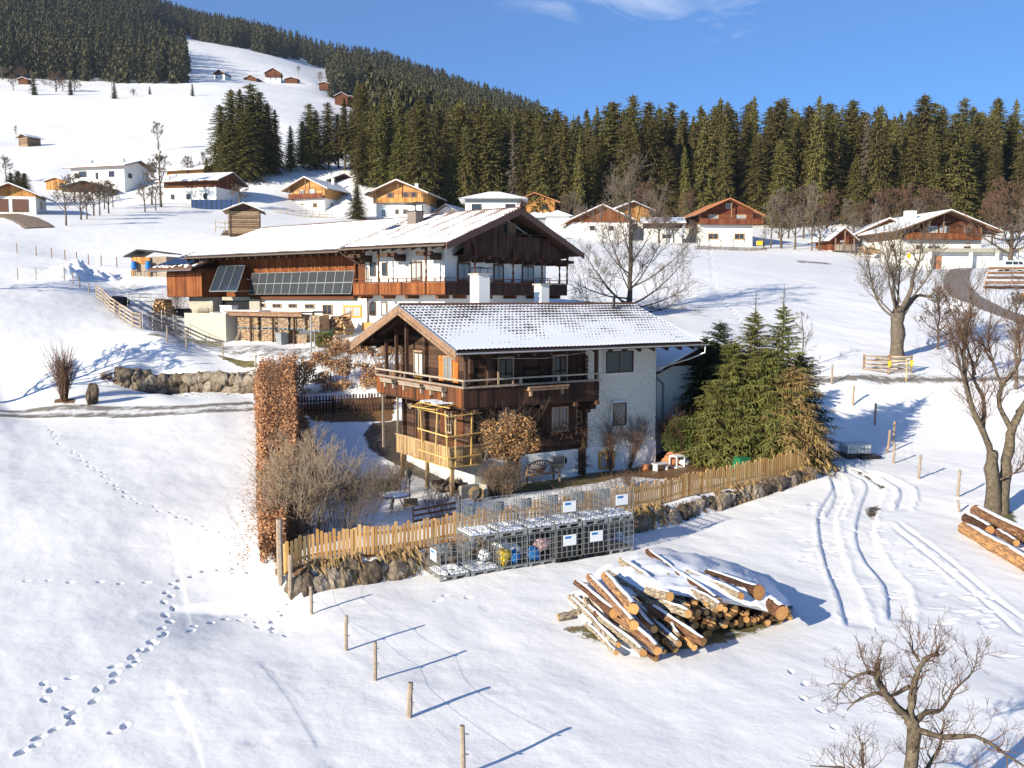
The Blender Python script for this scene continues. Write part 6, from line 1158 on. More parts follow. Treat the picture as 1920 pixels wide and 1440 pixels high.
# ---------------------------------------------------------------- hedge, shrubs
def leaf_mesh(name, P, size, mat, parent, seed=0, flat=0.0):
    r = np.random.RandomState(seed); n = len(P); a = r.normal(size=(n, 3)); a /= np.linalg.norm(a, axis=1, keepdims=True); b = r.normal(size=(n, 3)); b -= a*(a*b).sum(1, keepdims=True); b /= np.linalg.norm(b, axis=1, keepdims=True)
    s = size*r.uniform(.6, 1.3, (n, 1)); V = np.stack([P-a*s, P+b*s*.55, P+a*s, P-b*s*.55], 1).reshape(-1, 3); return np_mesh(name, V, np.arange(4*n).reshape(-1, 4), MT[mat], parent)
def hedge(name, label, line, hts, width, n, mat, stems, seed, density_fn=None, stem_mat='twigr', leafsize=.055, thin=0):
    r = np.random.RandomState(seed); b = (line[0][0], line[0][1], h1(*line[0])); e = empty(name, b, 0, label, 'hedge'); L = [0]
    for p, q in zip(line[:-1], line[1:]): L.append(L[-1]+math.hypot(q[0]-p[0], q[1]-p[1]))
    L = np.array(L); t = r.rand(n)*L[-1]; X = np.interp(t, L, [p[0] for p in line]); Y = np.interp(t, L, [p[1] for p in line]); i = np.clip(np.searchsorted(L, t)-1, 0, len(line)-2)
    D = np.array([[q[0]-p[0], q[1]-p[1]] for p, q in zip(line[:-1], line[1:])]); D /= np.linalg.norm(D, axis=1, keepdims=True); N_ = np.stack([-D[:, 1], D[:, 0]], 1)[i]
    hh = np.interp(t, L, hts)*(1+.12*fbm(t/1.2, t*0+seed, 3)*2); u = r.rand(n)**(.55 if not thin else .9); sft = np.sqrt(np.clip(1-(np.abs(u-.45)/.75)**2.5, .2, 1)); w = r.uniform(-1, 1, n); w = np.sign(w)*np.abs(w)**(.75 if not thin else 1)
    lump = 1+.35*fbm(t/.7, u*3, 3)*2; wd = np.interp(t, L, width) if not np.isscalar(width) else width
    w = w*(1+np.abs(r.normal(0, .06, n))); u = np.minimum(u*(1+.12*r.rand(n)**3), 1.15)
    P = np.stack([X+N_[:, 0]*w*wd*.5*(sft*.5+.5)*(.8+.2*lump), Y+N_[:, 1]*w*wd*.5*(sft*.5+.5)*(.8+.2*lump), u*hh], 1); P[:, 2] += H(P[:, 0], P[:, 1])
    if thin: k = (fbm(t*1.3, P[:, 2]*1.6, 4) > thin); P = P[k]
    leaf_mesh('foliage', P-np.array(b), leafsize, mat, e, seed); bt = BT(); R_ = random.Random(seed)
    for k in range(stems):
        tt = R_.random()*L[-1]; x = float(np.interp(tt, L, [p[0] for p in line])); y = float(np.interp(tt, L, [p[1] for p in line])); j = min(int(np.searchsorted(L, tt)), len(line)-1)-1; j = max(j, 0); o = R_.uniform(-.3, .3); x += N_[0][0]*o; y += N_[0][1]*o
        hgt = float(np.interp(tt, L, hts)); grow(bt, (x-b[0], y-b[1], h1(x, y)-b[2]-.1), vnorm((R_.gauss(0, .25), R_.gauss(0, .25), 1)), hgt*R_.uniform(.6, .95), .022, 2, R_, .25, .15, (3, 5), rmin=.006)
    bt.build('stems', stem_mat, e); return e
HL = [(-14.6, 58.2), (-14.0, 55.0), (-12.0, 47.5), (-10.2, 40.2), (-8.9, 34.5), (-8.0, 30.6)]
hedge('beech_hedge', 'long russet beech hedge running down the left side of the garden', HL, [2.5, 2.4, 2.2, 1.9, 1.5, 1.0], [2.3, 2.3, 2.0, 1.6, 1.2, .8], 95000, 'beech', 260, 1, leafsize=.066)
hedge('beech_hedge', 'thin see-through beech hedge behind the dark picket fence at the back of the garden', [(-13.6, 58.6), (-10.5, 58.2), (-7.6, 57.6), (-4.2, 57.0)], [2.9, 2.9, 3.0, 3.0], 1.3, 30000, 'beech', 70, 2, thin=-.02, leafsize=.07)
def shrub(name, label, x, y, h, wd, n, seed, mat='twig', lv=2, lean=(0, 0), leaf=None, group=None, cat='shrub', r0=.014, rmin=.0045, nch=(3, 5), up=.18, leafn=0, lsz=.04, z=None, clus=None):
    b = (x, y, h1(x, y) if z is None else z); e = empty(name, b, 0, label, cat, group); bt = BT(); R_ = random.Random(seed)
    for k in range(n):
        a = R_.uniform(0, 6.28); q = R_.random()**.5*wd*.28; d = vnorm((math.cos(a)*wd*.35*R_.random()*1.6+lean[0], math.sin(a)*wd*.35*R_.random()*1.6+lean[1], h*.9)); grow(bt, (math.cos(a)*q, math.sin(a)*q, -.05), d, h*R_.uniform(.55, .95), r0, lv, R_, up, .14, nch, rmin=rmin)
    bt.build('stems', mat, e)
    if leaf:
        r = np.random.RandomState(seed); v = r.normal(size=(leafn, 3)); v /= np.linalg.norm(v, axis=1, keepdims=True); v *= (r.rand(leafn, 1)**.4)*(1+.5*fbm(v[:, 0]*2+seed, v[:, 1]*2+v[:, 2], 3)[:, None]*2); P = v*np.array([wd*.5, wd*.5, h*.45])+np.array([lean[0]*h, lean[1]*h, h*.58]); P = P[P[:, 2] > .05]
        if clus: ci = r.randint(len(clus), size=leafn); cc = np.array(clus)[ci]; v = r.normal(size=(leafn, 3)); v /= np.linalg.norm(v, axis=1, keepdims=True); P = cc[:, :3]+v*cc[:, 3:]*(r.rand(leafn, 1)**.5)*1.15
        leaf_mesh('foliage', P, lsz, leaf, e, seed)
    return e
for i, (px, py, h, w, n, lb) in enumerate(((545, 985, 2.4, 2.0, 36, 'leftmost of the three big bare bushes in front of the beech hedge'), (590, 975, 2.7, 2.3, 38, 'middle and tallest of the three big bare bushes behind the picket fence'), (640, 965, 2.1, 2.0, 22, 'open bare bush right of the tallest garden bush'), (575, 915, 2.2, 1.9, 20, 'bare bush farther back against the beech hedge'))):
    p = hit(px, py+22); shrub('bare_bush', lb, p[0], p[1], h, w, n, 40+i, 'twigl', 3, cat='bush', nch=(2, 4), rmin=.006, r0=.018)
p = hit(668, 1000); shrub('arching_shrub', 'arching bare shrub leaning right behind the fence near the round table', p[0], p[1], 2.1, 2.2, 22, 50, 'twigg', 3, lean=(.9, .1), cat='shrub')
p = hit(722, 935); shrub('arching_shrub', 'tangled bare shrub beside the dark garden mat', p[0], p[1], 1.5, 1.8, 24, 51, 'twig', 2, lean=(.5, 0))
p = hit(757, 925); shrub('arching_shrub', 'small reddish bare shrub just left of the garden lantern', p[0], p[1], 1.5, 1.0, 14, 52, 'twigr', 2)
p = hit(825, 965); shrub('low_shrub', 'low bare twiggy shrub behind the fence left of the cages', p[0], p[1], .9, 1.4, 22, 53, 'twigr', 2)
p = hw(.55, -1.55); shrub('rose_bush', 'leafy brown climbing bush with dry golden leaves at the house corner', p[0], p[1], 3.3, 2.5, 16, 54, 'twig', 2, leaf='roseleaf', leafn=5200, lsz=.06, lean=(.0, 0), cat='bush', clus=[(.0, 0, 2.6, .6), (.6, .2, 2.5, .55), (-.5, .1, 2.3, .5), (.3, -.1, 3.1, .5), (.9, 0, 2.9, .45), (1.15, .2, 2.2, .4), (-.2, 0, 1.9, .4), (.5, 0, 1.95, .4), (-.6, 0, 2.9, .35)])
p = hw(.25, -1.7); shrub('dry_shrub', 'rounded tangle of dry brown stems below the climbing bush', p[0], p[1], 1.3, 1.7, 70, 55, 'twigg', 2, leaf='needleb', leafn=3500, lsz=.03)
for i, (px, py, h, w) in enumerate(((1085, 955, .9, 1.6), (1110, 950, .8, 1.5), (1160, 925, .9, 1.8), (1195, 915, .8, 1.6), (1030, 975, .6, 1.0))): p = hit(px, py); shrub('garden_shrub', ['low bare shrub behind the fence, left of the cages stack top', 'low bare shrub second from left behind the picket fence', 'low reddish shrub below the yellow cellar window', 'low reddish shrub right of the cellar window', 'tiny bare shrub touching the fence behind the cages'][i], p[0], p[1], h, w, 24, 60+i, 'twigr', 2, nch=(2, 4))
p = hit(1295, 925); shrub('rose_plant', 'single clipped rose stem poking above the picket fence', p[0], p[1], 1.1, .4, 10, 66, 'twigg', 1)
for i, (px, py, h, w, mt, leaf) in enumerate(((1275, 862, 2.2, 1.8, 'twigr', 'boxleaf'), (1262, 858, 2.4, 1.0, 'twigr', None), (1250, 800, 3.0, 2.2, 'barkd', 'needled'))):
    p = hit(px, py); shrub('corner_bush', ['olive leafy bush right of the stucco house corner', 'reddish bare bush at the stucco house corner', 'dark evergreen bush in the shade between house and garage'][i], p[0], p[1], h, w, 26, 70+i, mt, 2, leaf=leaf, leafn=9000, lsz=.05, cat='bush')
# espaliered climbers on the stucco wall
for i, (u, w, lb) in enumerate(((7.55, 1.3, 'bare espaliered climber left of the lower stucco wall, beside the yellow window'), (9.2, 1.9, 'bare espaliered climber fanning over the right part of the stucco wall'))):
    q = hw(u, -.25); e = empty('wall_climber', q, HA, lb, 'climbing plant'); bt = BT(); R_ = random.Random(80+i)
    for k in range(7): grow(bt, (R_.uniform(-.1, .1)+(0 if i == 0 else -.5), 0, 0), vnorm(((R_.uniform(-.3, .3) if i == 0 else R_.uniform(.1, .9)), .0, 1)), R_.uniform(1.3, 2.3), .035, 2, R_, .12, .09, (4, 6), ang=(.4, 1.0), rmin=.008)
    o = bt.build('stems', 'twigr', e); me = o.data; co_ = np.empty(len(me.vertices)*3, np.float32); me.vertices.foreach_get('co', co_); co_ = co_.reshape(-1, 3); co_[:, 1] = np.clip(co_[:, 1]*.25, -.25, .18); me.vertices.foreach_set('co', co_.ravel())
e = empty('wall_vine', hw(5.85, -.35), HA, 'bare vine winding up the porch post and along the base of the dark timber wall', 'vine'); R_ = random.Random(90); tb = BT()
for k in range(110):
    t = R_.random(); a = (R_.uniform(-.15, .15), R_.uniform(-.05, .1), R_.uniform(.2, 2.4)) if k < 45 else (-t*3.6, R_.uniform(-.05, .15), 1.75+.5*(1-t)+R_.uniform(-.1, .2)); grow(tb, a, vnorm((R_.gauss(0, 1), R_.gauss(0, .4), R_.gauss(0, 1))), .45, .012, 1, R_, .0, .4, (2, 3), rmin=.006)
tb.build('stems', 'twigr', e)
p = hit(121, 752); shrub('upright_shrub', 'upright clipped bare shrub alone on the snow left of the boulder wall', p[0], p[1], 2.9, .75, 90, 140, 'twigr', 1, up=.35, r0=.02, rmin=.009)
# ---------------------------------------------------------------- garden spruces
for i, (px, Y, h, Rr, lb, mt) in enumerate(((1468, 47.5, 7.8, 2.6, 'tallest garden spruce with long bare leader right of the garage', 'needleg'), (1415, 47.0, 7.3, 2.6, 'second garden spruce with thin leader, left of the tallest', 'needleg'), (1378, 46.4, 5.8, 2.4, 'broad bushy garden spruce on the left of the group by the garage', 'needleg'), (1352, 45.8, 4.0, 2.0, 'lowest front spruce of the garden group above the green composter', 'needleg'), (1438, 45.9, 5.4, 2.6, 'front middle spruce of the garden group', 'needleg'), (1500, 47.2, 5.4, 2.3, 'right-hand spruce of the garden group leaning over the drive', 'needled'), (1488, 45.6, 4.9, 2.4, 'browned dying spruce at the fence end', 'needleb'), (1325, 49.0, 5.6, 2.0, 'dark shaded spruce against the white garage wall', 'needled'), (1350, 50.5, 6.4, 2.1, 'dark rear spruce between garage and garden spruces', 'needled'))):
    x = (px-960)/FP*Y; z = h1(x, Y); e = empty('garden_spruce', (x, Y, z), rr.uniform(0, 6), lb, 'spruce'); V = spruce_np(h, Rr, 200, 19, 200+i, hb=.02, droop=.5 if mt == 'needleb' else .1, bw=.125, power=.62 if i < 2 else .42, gap=.05, fine=True, tip=.5)
    np_mesh('crown', V, np.arange(len(V)).reshape(-1, 3), MT[mt], e); m = trunk_mb(h, .13, 7)
    if i < 2:
        m.tube([(0, 0, h*.9), (.03, 0, h+1.1)], [.03, .012], 5)
        for k in range(8): a = k*2.4; m.tube([(0, 0, h+.1*k), (.35*math.cos(a)*(1-k*.09), .35*math.sin(a)*(1-k*.09), h+.1*k+.22)], [.012, .006], 4)
    m.build('trunk', MT['barkd'], e, True)
r = np.random.RandomState(77); n = 1700; t = r.rand(n)*5; i = t.astype(int); f = t-i; hx = np.array([p[0] for p in HL]); hy = np.array([p[1] for p in HL]); X = hx[i]+(hx[i+1]-hx[i])*f; Y = hy[i]+(hy[i+1]-hy[i])*f; o_ = r.normal(0, 1, n); o_ = np.sign(o_)*(.85+np.abs(o_)**1.4*.35); X = X+o_; Y = Y+r.normal(0, .5, n)
o = leaf_mesh('fallen_leaves', np.stack([X, Y, H(X, Y)+.02], 1), .045, 'beech', None, 5); tag(o, 'fallen brown beech leaves scattered on the snow along the hedge', 'leaves', kind='stuff')
# ---------------------------------------------------------------- picket fences
def picket(name, label, line, h, w, gap, mat, jag, cat='fence', th=.022, post=True, rails=(.25, .72), nmax=100):
    b = (line[0][0], line[0][1], h1(*line[0])); e = empty(name, b, 0, label, cat); m = MB(); rl = MB(); n = 0; prev = None; po = []
    for (ax_, ay), (bx_, by) in zip(line[:-1], line[1:]):
        L = math.hypot(bx_-ax_, by-ay); k = int(L/(w+gap)); an = math.atan2(by-ay, bx_-ax_); c, s = math.cos(an), math.sin(an)
        for i in range(k):
            t = (i+.5)/k; x = ax_+(bx_-ax_)*t; y = ay+(by-ay)*t; z = h1(x, y); hh = h+rr.uniform(-jag, jag); ww = w*rr.uniform(.8, 1.1)/2; tl = rr.uniform(-.025, .025)
            q = lambda a, d, zz: (x-b[0]+c*(a+tl*zz)-s*d, y-b[1]+s*(a+tl*zz)+c*d, z-b[2]+zz)
            pts = [q(-ww, 0, .04), q(ww, 0, .04), q(ww, 0, hh-.02), q(rr.uniform(-.3, .3)*ww, 0, hh), q(-ww, 0, hh-.02)]; m.prism(pts, (s*th, -c*th, 0)); n += 1
            if i % 14 == 0: po.append(q)
            if prev and i % 7 == 0: pass
        for r_ in rails:
            P = []
            for t in np.linspace(0, 1, 9): x = ax_+(bx_-ax_)*t; y = ay+(by-ay)*t; P.append((x-b[0]-s*.035, y-b[1]+c*.035, h1(x, y)-b[2]+h*r_))
            for p, q2 in zip(P[:-1], P[1:]): rl.beam(p, q2, .05, .08)
    m.build('pickets', MT[mat], e); rl.build('rail', MT[mat], e)
    L_ = line
    for (ax_, ay), (bx_, by) in zip(line[:-1], line[1:]):
        L = math.hypot(bx_-ax_, by-ay); an = math.atan2(by-ay, bx_-ax_)
        for t in np.arange(0, 1, 2.3/L): x = ax_+(bx_-ax_)*t-math.sin(an)*.10; y = ay+(by-ay)*t+math.cos(an)*.10; p = MB(); z = h1(x, y)-b[2]; p.box(x-b[0]-.045, x-b[0]+.045, y-b[1]-.045, y-b[1]+.045, z-.3, z+h*.93); p.build('post', MT[mat], e)
    return e
picket('picket_fence', 'fresh orange larch picket fence with uneven tops along the garden bank', FENCE+[(14.9, 46.2), (14.6, 48.2)], 1.02, .105, .035, 'picket', .10)
p0, p1_ = w2(552, 778), w2(735, 770); picket('picket_fence', 'dark weathered picket fence in shade at the back of the garden', [p0, p1_], 1.1, .10, .08, 'darkv', .03)
# boulders
BLD = []
for i in range(6):
    r = np.random.RandomState(300+i); m = MB(); n1, n2 = 14, 20; vs = []; PN = r.normal(size=(15, 3)); PN = np.concatenate([PN, np.eye(3), -np.eye(3)]); PN /= np.linalg.norm(PN, axis=1, keepdims=True); PC = np.concatenate([r.uniform(.40, .56, 15), np.full(6, .5)])
    for a in range(n1+1):
        for c in range(n2): ph = math.pi*a/n1; t = 2*math.pi*c/n2; d = np.array([math.sin(ph)*math.cos(t), math.sin(ph)*math.sin(t), math.cos(ph)]); q = PN@d; f = float(np.min(np.where(q > .08, PC/np.maximum(q, .08), 9)))*(1+.25*float(fbm(d[0]*2.5+i*7, d[1]*2.5+d[2]*2, 4)*2)); vs.append(tuple(d*f))
    m.add(vs, [(a*n2+c, (a+1)*n2+c, (a+1)*n2+(c+1) % n2, a*n2+(c+1) % n2) for a in range(n1) for c in range(n2)]); o = m.build('boulder', MT['stone'], None, False); BLD.append(o.data); bpy.data.objects.remove(o)
def boulder(par, x, y, z, sx_, sy_, sz_, rz): o = bpy.data.objects.new('boulder', rr.choice(BLD)); col.objects.link(o); o.parent = par; o.location = (x, y, z); o.scale = (sx_, sy_, sz_); o.rotation_euler = (rr.uniform(-.25, .25), rr.uniform(-.25, .25), rz); return o
def rockwall(label, line, off, h, size, seed, rows=1, gapp=0.0):
    b = (line[0][0], line[0][1], h1(*line[0])); e = empty('boulder_wall', b, 0, label, 'stone wall'); n = 0
    for (ax_, ay), (bx_, by) in zip(line[:-1], line[1:]):
        L = math.hypot(bx_-ax_, by-ay); an = math.atan2(by-ay, bx_-ax_); s, c = math.sin(an), math.cos(an)
        for r_ in range(rows):
            t = rr.uniform(0, .3)*size/L
            while t < 1 and n < 99:
                w = size*rr.uniform(.6, 1.4)
                if rr.random() > gapp:
                    oo = off+rr.uniform(-.16, .10); x = ax_+(bx_-ax_)*t+s*oo; y = ay+(by-ay)*t-c*oo; z = h1(x+s*.3, y-c*.3)-b[2]+h*(r_+.45)/rows+rr.uniform(-.14, .02); boulder(e, x-b[0], y-b[1]+r_*.0, z, w, size*rr.uniform(.7, .95), h/rows*rr.uniform(1.1, 1.7), an+rr.uniform(-.2, .2)); n += 1
                t += w*.66/L
    return e
rockwall('row of rough boulders holding the bank below the left part of the picket fence', FENCE[:3], .36, .60, .66, 1)
rockwall('mossy boulder bank below the right part of the picket fence', FENCE[3:], .36, .52, .60, 2)
rockwall('curved wall of big rounded boulders beside the left road', [(-25.6, 60.9), (-24.0, 61.5), (-21.0, 61.9), (-16.6, 61.1)], .15, 1.25, .95, 3, 2)
p = hit(173, 757); e = empty('standing_stone', p, 0, 'single upright boulder at the left end of the boulder wall', 'boulder'); boulder(e, 0, 0, .55, .75, .7, 1.35, .3)

# dry grass drooping over the boulders
r = np.random.RandomState(9); PP = []
for (ax_, ay), (bx_, by) in zip(FENCE[:-1], FENCE[1:]):
    L = math.hypot(bx_-ax_, by-ay); k = int(L*210); t = r.rand(k); an = math.atan2(by-ay, bx_-ax_); o = r.uniform(.05, .55, k)
    m_ = fbm(t*L*.8+ax_, t*0+ay, 3) > .03; x = ax_+(bx_-ax_)*t+math.sin(an)*o; y = ay+(by-ay)*t-math.cos(an)*o; PP.append(np.stack([x, y], 1)[m_])
PP = np.concatenate(PP); z = H(PP[:, 0], PP[:, 1]); k = len(PP); B = np.column_stack([PP, np.maximum(z, z)+r.uniform(-.05, .22, k)]); dr = np.column_stack([r.normal(0, .08, k)+.10, r.normal(0, .05, k)-.16, r.uniform(-.42, -.12, k)]); sd = np.column_stack([r.normal(0, .018, k)+.02, r.normal(0, .012, k), np.zeros(k)])
V = np.stack([B-sd, B+sd, B+dr], 1).reshape(-1, 3); o = np_mesh('bank_grass', V, np.arange(len(V)).reshape(-1, 3), MT['needleb']); tag(o, 'dry straw-coloured grass hanging over the boulder bank under the fence', 'grass', kind='stuff')
# ---------------------------------------------------------------- wire mesh container cages
def cage(label, loc, rz, pallet=True, tank=None, h=1.0, plate=None, group=None, snow=True, W=1.0, D=1.2, fill=None, name='wire_cage', bar=.0075, plate_side='F'):
    e = empty(name, loc, rz, label, 'wire cage', group); z0 = .16 if pallet else 0.0; m = MB(); W2, D2 = W/2-.02, D/2-.02
    for k in range(6):
        z = z0+h*k/5
        for (p, q) in (((-W2, -D2), (W2, -D2)), ((W2, -D2), (W2, D2)), ((W2, D2), (-W2, D2)), ((-W2, D2), (-W2, -D2))): m.beam((p[0], p[1], z), (q[0], q[1], z), bar*2, bar*2)
    for k in range(6):
        x = -W2+2*W2*k/5
        for y in (-D2, D2): m.beam((x, y, z0), (x, y, z0+h), bar*2, bar*2)
    for k in range(1, 6):
        y = -D2+2*D2*k/6
        for x in (-W2, W2): m.beam((x, y, z0), (x, y, z0+h), bar*2, bar*2)
    m.build('cage', MT['steel'], e)
    if pallet:
        m = MB(); m.box(-W/2, W/2, -D/2, D/2, .12, .15)
        for x in (-W/2+.07, 0, W/2-.07):
            for y in (-D/2+.07, 0, D/2-.07): m.box(x-.06, x+.06, y-.06, y+.06, .02, .12)
        for y in (-D/2+.05, D/2-.05): m.box(-W/2, W/2, y-.05, y+.05, 0, .02)
        m.build('pallet', MT['steel' if tank is None else 'blackp'], e)
    if tank:
        m = MB(); a, b_ = W2-.04, D2-.04; zt_ = z0+h-.05; m.prism([(-a+.06, -b_, z0), (a-.06, -b_, z0), (a, -b_+.06, z0), (a, b_-.06, z0), (a-.06, b_, z0), (-a+.06, b_, z0), (-a, b_-.06, z0), (-a, -b_+.06, z0)], (0, 0, h-.06)); m.lathe([(.12, zt_), (.12, zt_+.06), (0, zt_+.06)], 10); m.lathe([(.05, z0+.06), (.07, z0+.06)], 6, (0, -b_-.03, 0)); m.build('tank', MT[tank], e)
    if plate:
        m = MB()
        if plate_side == 'F': m.box(-.26, .26, -D/2-.012, -D/2+.004, z0+h*.42, z0+h*.80); m.box(-.2, .05, -D/2-.016, -D/2-.013, z0+h*.67, z0+h*.75, 1)
        else: m.box(-W/2-.012, -W/2+.004, -.26, .26, z0+h*.42, z0+h*.80); m.box(-W/2-.016, -W/2-.013, -.1, .2, z0+h*.67, z0+h*.75, 1)
        m.build('label_plate', [MT['whitep'], MT['bluep']], e)
    m = MB(); m.box(-.22, .22, D/2-.006, D/2+.008, z0+h*.45, z0+h*.8); m.build('rear_plate', MT['greyp'], e)
    if snow:
        m = MB(); n = 8; zz = z0+.015 if tank is None else z0+h+.0
        for i in range(n):
            for j in range(n):
                if rr.random() < (.9 if tank is None else .55): x = -W2+.03+(2*W2-.06)*i/n; y = -D2+.03+(2*D2-.06)*j/n; hh = .03+.05*rr.random()*(1 if tank is None else .5); m.box(x, x+(2*W2-.06)/n, y, y+(2*D2-.06)/n, zz, zz+hh)
        m.build('snow_patch', MT['cap'], e)
    return e
C0 = np.array(hit(829, 1093)[:2]); C1 = np.array(hit(1165, 1037)[:2]); ca_ = math.atan2(C1[1]-C0[1], C1[0]-C0[0]); du = (C1-C0)/np.linalg.norm(C1-C0); dn = np.array([-du[1], du[0]]); Lc = np.linalg.norm(C1-C0)/6.4
ctr = lambda k, back=0.0: C0+du*Lc*(k+.45)+dn*(.62+back)
GC = 'wire cages in the bottom row below the picket fence'; lower = []
LBc = ['empty low cage at the far left end of the bottom row', 'snow-floored empty cage second in the bottom row', 'bottom cage holding yellow and white plastic bags', 'bottom cage holding blue and pink wrapped bundles', 'bottom cage with black tank, fifth from the left', 'bottom cage with black tank, sixth from the left', 'last empty cage at the right end of the bottom row']
zmin = [h1(*ctr(k)) for k in range(7)]; zl = np.polyval(np.polyfit(range(7), zmin, 1), range(7))
for k in range(7):
    x, y = ctr(k); cage(LBc[k], (x, y, zl[k]-.02), ca_+rr.uniform(-.03, .03), True, 'blackp' if k in (4, 5) else None, 1.0, plate=(k in (0, 4, 5)), group=GC, plate_side='L' if k == 0 else 'F', snow=k in (0, 1), D=1.15, W=Lc*.97)
LBt = ['upper cage at the left end of the stacked row', 'second upper cage of the stacked row from the left', 'third upper cage of the stacked row, before the plate with paper label', 'fourth upper cage with grey rear plate in the stacked row', 'fifth upper cage of the stacked row with pale plate', 'rightmost upper cage with blue and white plate on its face']
for k in range(6):
    x, y = ctr(k+1.0, .05); cage(LBt[k], (x, y, zl[min(k+1, 6)]+1.17), ca_+rr.uniform(-.03, .03), True, None, 1.0, plate=(k in (3, 5)), group='wire cages stacked on the bottom row', D=1.15, W=Lc*.97)
def blob(label, name, loc, s, mat, seed, cat='bag', group=None):
    m = MB(); n1, n2 = 9, 12; vs = []
    for a in range(n1+1):
        for c in range(n2): ph = math.pi*a/n1; t = 2*math.pi*c/n2; d = np.array([math.sin(ph)*math.cos(t), math.sin(ph)*math.sin(t), math.cos(ph)]); f = (max(abs(d))**-.4)*(1+.5*float(fbm(d[0]*2.2+seed*5, d[1]*2.2+d[2]*2, 4)*2)); vs.append(tuple(d*f*.5*np.array(s)))
    m.add(vs, [(a*n2+c, (a+1)*n2+c, (a+1)*n2+(c+1) % n2, a*n2+(c+1) % n2) for a in range(n1) for c in range(n2)]); o = m.build(name, MT[mat], None, True, loc, ca_); return tag(o, label, cat, group)
for i, (k, dx, dy, dz, s, mt, lb) in enumerate(((2, -.25, -.3, .42, (.42, .35, .55), 'yellowp', 'crumpled yellow plastic bag in the third bottom cage'), (2, .12, -.25, .36, (.4, .4, .42), 'bluep', 'small blue bag beside the yellow bag in the cage'), (2, .28, .1, .5, (.5, .5, .6), 'whitep', 'white plastic sack filling the right of the third cage'), (2, -.1, .2, .7, (.6, .45, .35), 'whitep', 'loose white sheeting on top of the bags in the third cage'), (3, -.2, -.25, .36, (.5, .4, .45), 'bluep', 'bright blue plastic sack in the fourth bottom cage'), (3, .2, -.1, .62, (.65, .6, .5), 'pinkp', 'pinkish wrapped bundle in the fourth bottom cage'), (3, 0, .3, .8, (.5, .5, .35), 'greyp', 'grey sack behind the pink bundle in the cage'), (1, .35, .2, .4, (.4, .5, .4), 'whitep', 'white snow-dusted sack in the second bottom cage'))):
    c = ctr(k); blob(lb, 'plastic_bag', (c[0]+du[0]*dx+dn[0]*dy, c[1]+du[1]*dx+dn[1]*dy, zl[k]+dz), s, mt, i)
# small container on the drive
p = hit(1602, 856); e = empty('container_base', p, R(8), 'low white container cut down on a black pallet standing on the shaded drive', 'container'); m = MB(); m.box(-.62, .62, -.45, .45, .25, .62); m.build('tub', MT['whitep'], e)
m = MB()
for x in np.linspace(-.65, .65, 8): m.box(x-.012, x+.012, -.50, -.475, .2, .68); m.box(x-.012, x+.012, .475, .50, .2, .68)
for z in (.25, .46, .68): m.box(-.66, .66, -.51, -.48, z-.012, z+.012); m.box(-.66, .66, .48, .51, z-.012, z+.012); m.box(-.67, -.645, -.5, .5, z-.012, z+.012); m.box(.645, .67, -.5, .5, z-.012, z+.012)
m.build('cage', MT['steel'], e); m = MB(); m.box(-.7, .7, -.55, .55, .0, .2); m.box(.0, 1.1, -.75, .1, 0, .14); m.build('pallet', MT['blackp'], e)
# ---------------------------------------------------------------- logs
def log(a, b, r0, r1, mat, label, group, seed, snow=True, name='log', bend=.04, n=10):
    R_ = random.Random(seed); a = Vector(a); b = Vector(b); L = (b-a).length; o = MB(); k = 7; P = []; rad = []; X = (b-a).normalized(); q = X.to_track_quat('X', 'Z')
    for i in range(k): t = i/(k-1); P.append((L*t, R_.uniform(-bend, bend)*(0 if i in (0,) else 1), R_.uniform(-bend, bend)*.5)); rad.append((r0+(r1-r0)*t)*R_.uniform(.93, 1.08))
    o.tube(P, rad, n, 0, True, 1); rv = random.Random(seed+1); o.v = [Vector((p[0], p[1], p[2]))*1.0+Vector((0, rv.uniform(-.01, .01), rv.uniform(-.01, .01))) for p in o.v]
    ob = o.build(name, [MT[mat], MT['logend']], None, False, a); ob.rotation_mode = 'QUATERNION'; ob.rotation_quaternion = q; tag(ob, label, 'log', group)
    if snow:
        s = MB(); vs = []; K = 9
        for i in range(K):
            t = .03+.94*i/(K-1); j = min(int(t*(k-1)), k-2); c = Vector(P[j]).lerp(Vector(P[j+1]), t*(k-1)-j); r_ = (r0+(r1-r0)*t); th = R_.uniform(.02, .05)*(.3 if i in (0, K-1) else 1)
            for g, hh in ((-.95, .0), (-.75, .7), (-.35, 1), (.05, .8), (.35, .0)): vs.append((c.x, c.y-g*r_*1.0, c.z+math.sqrt(max(0, 1-(g*.95)**2))*r_+hh*th))
        s.add(vs, [(i*5+j, (i+1)*5+j, (i+1)*5+j+1, i*5+j+1) for i in range(K-1) for j in range(4)]); s.build('snow_cap', MT['cap'], ob, True)
    return ob
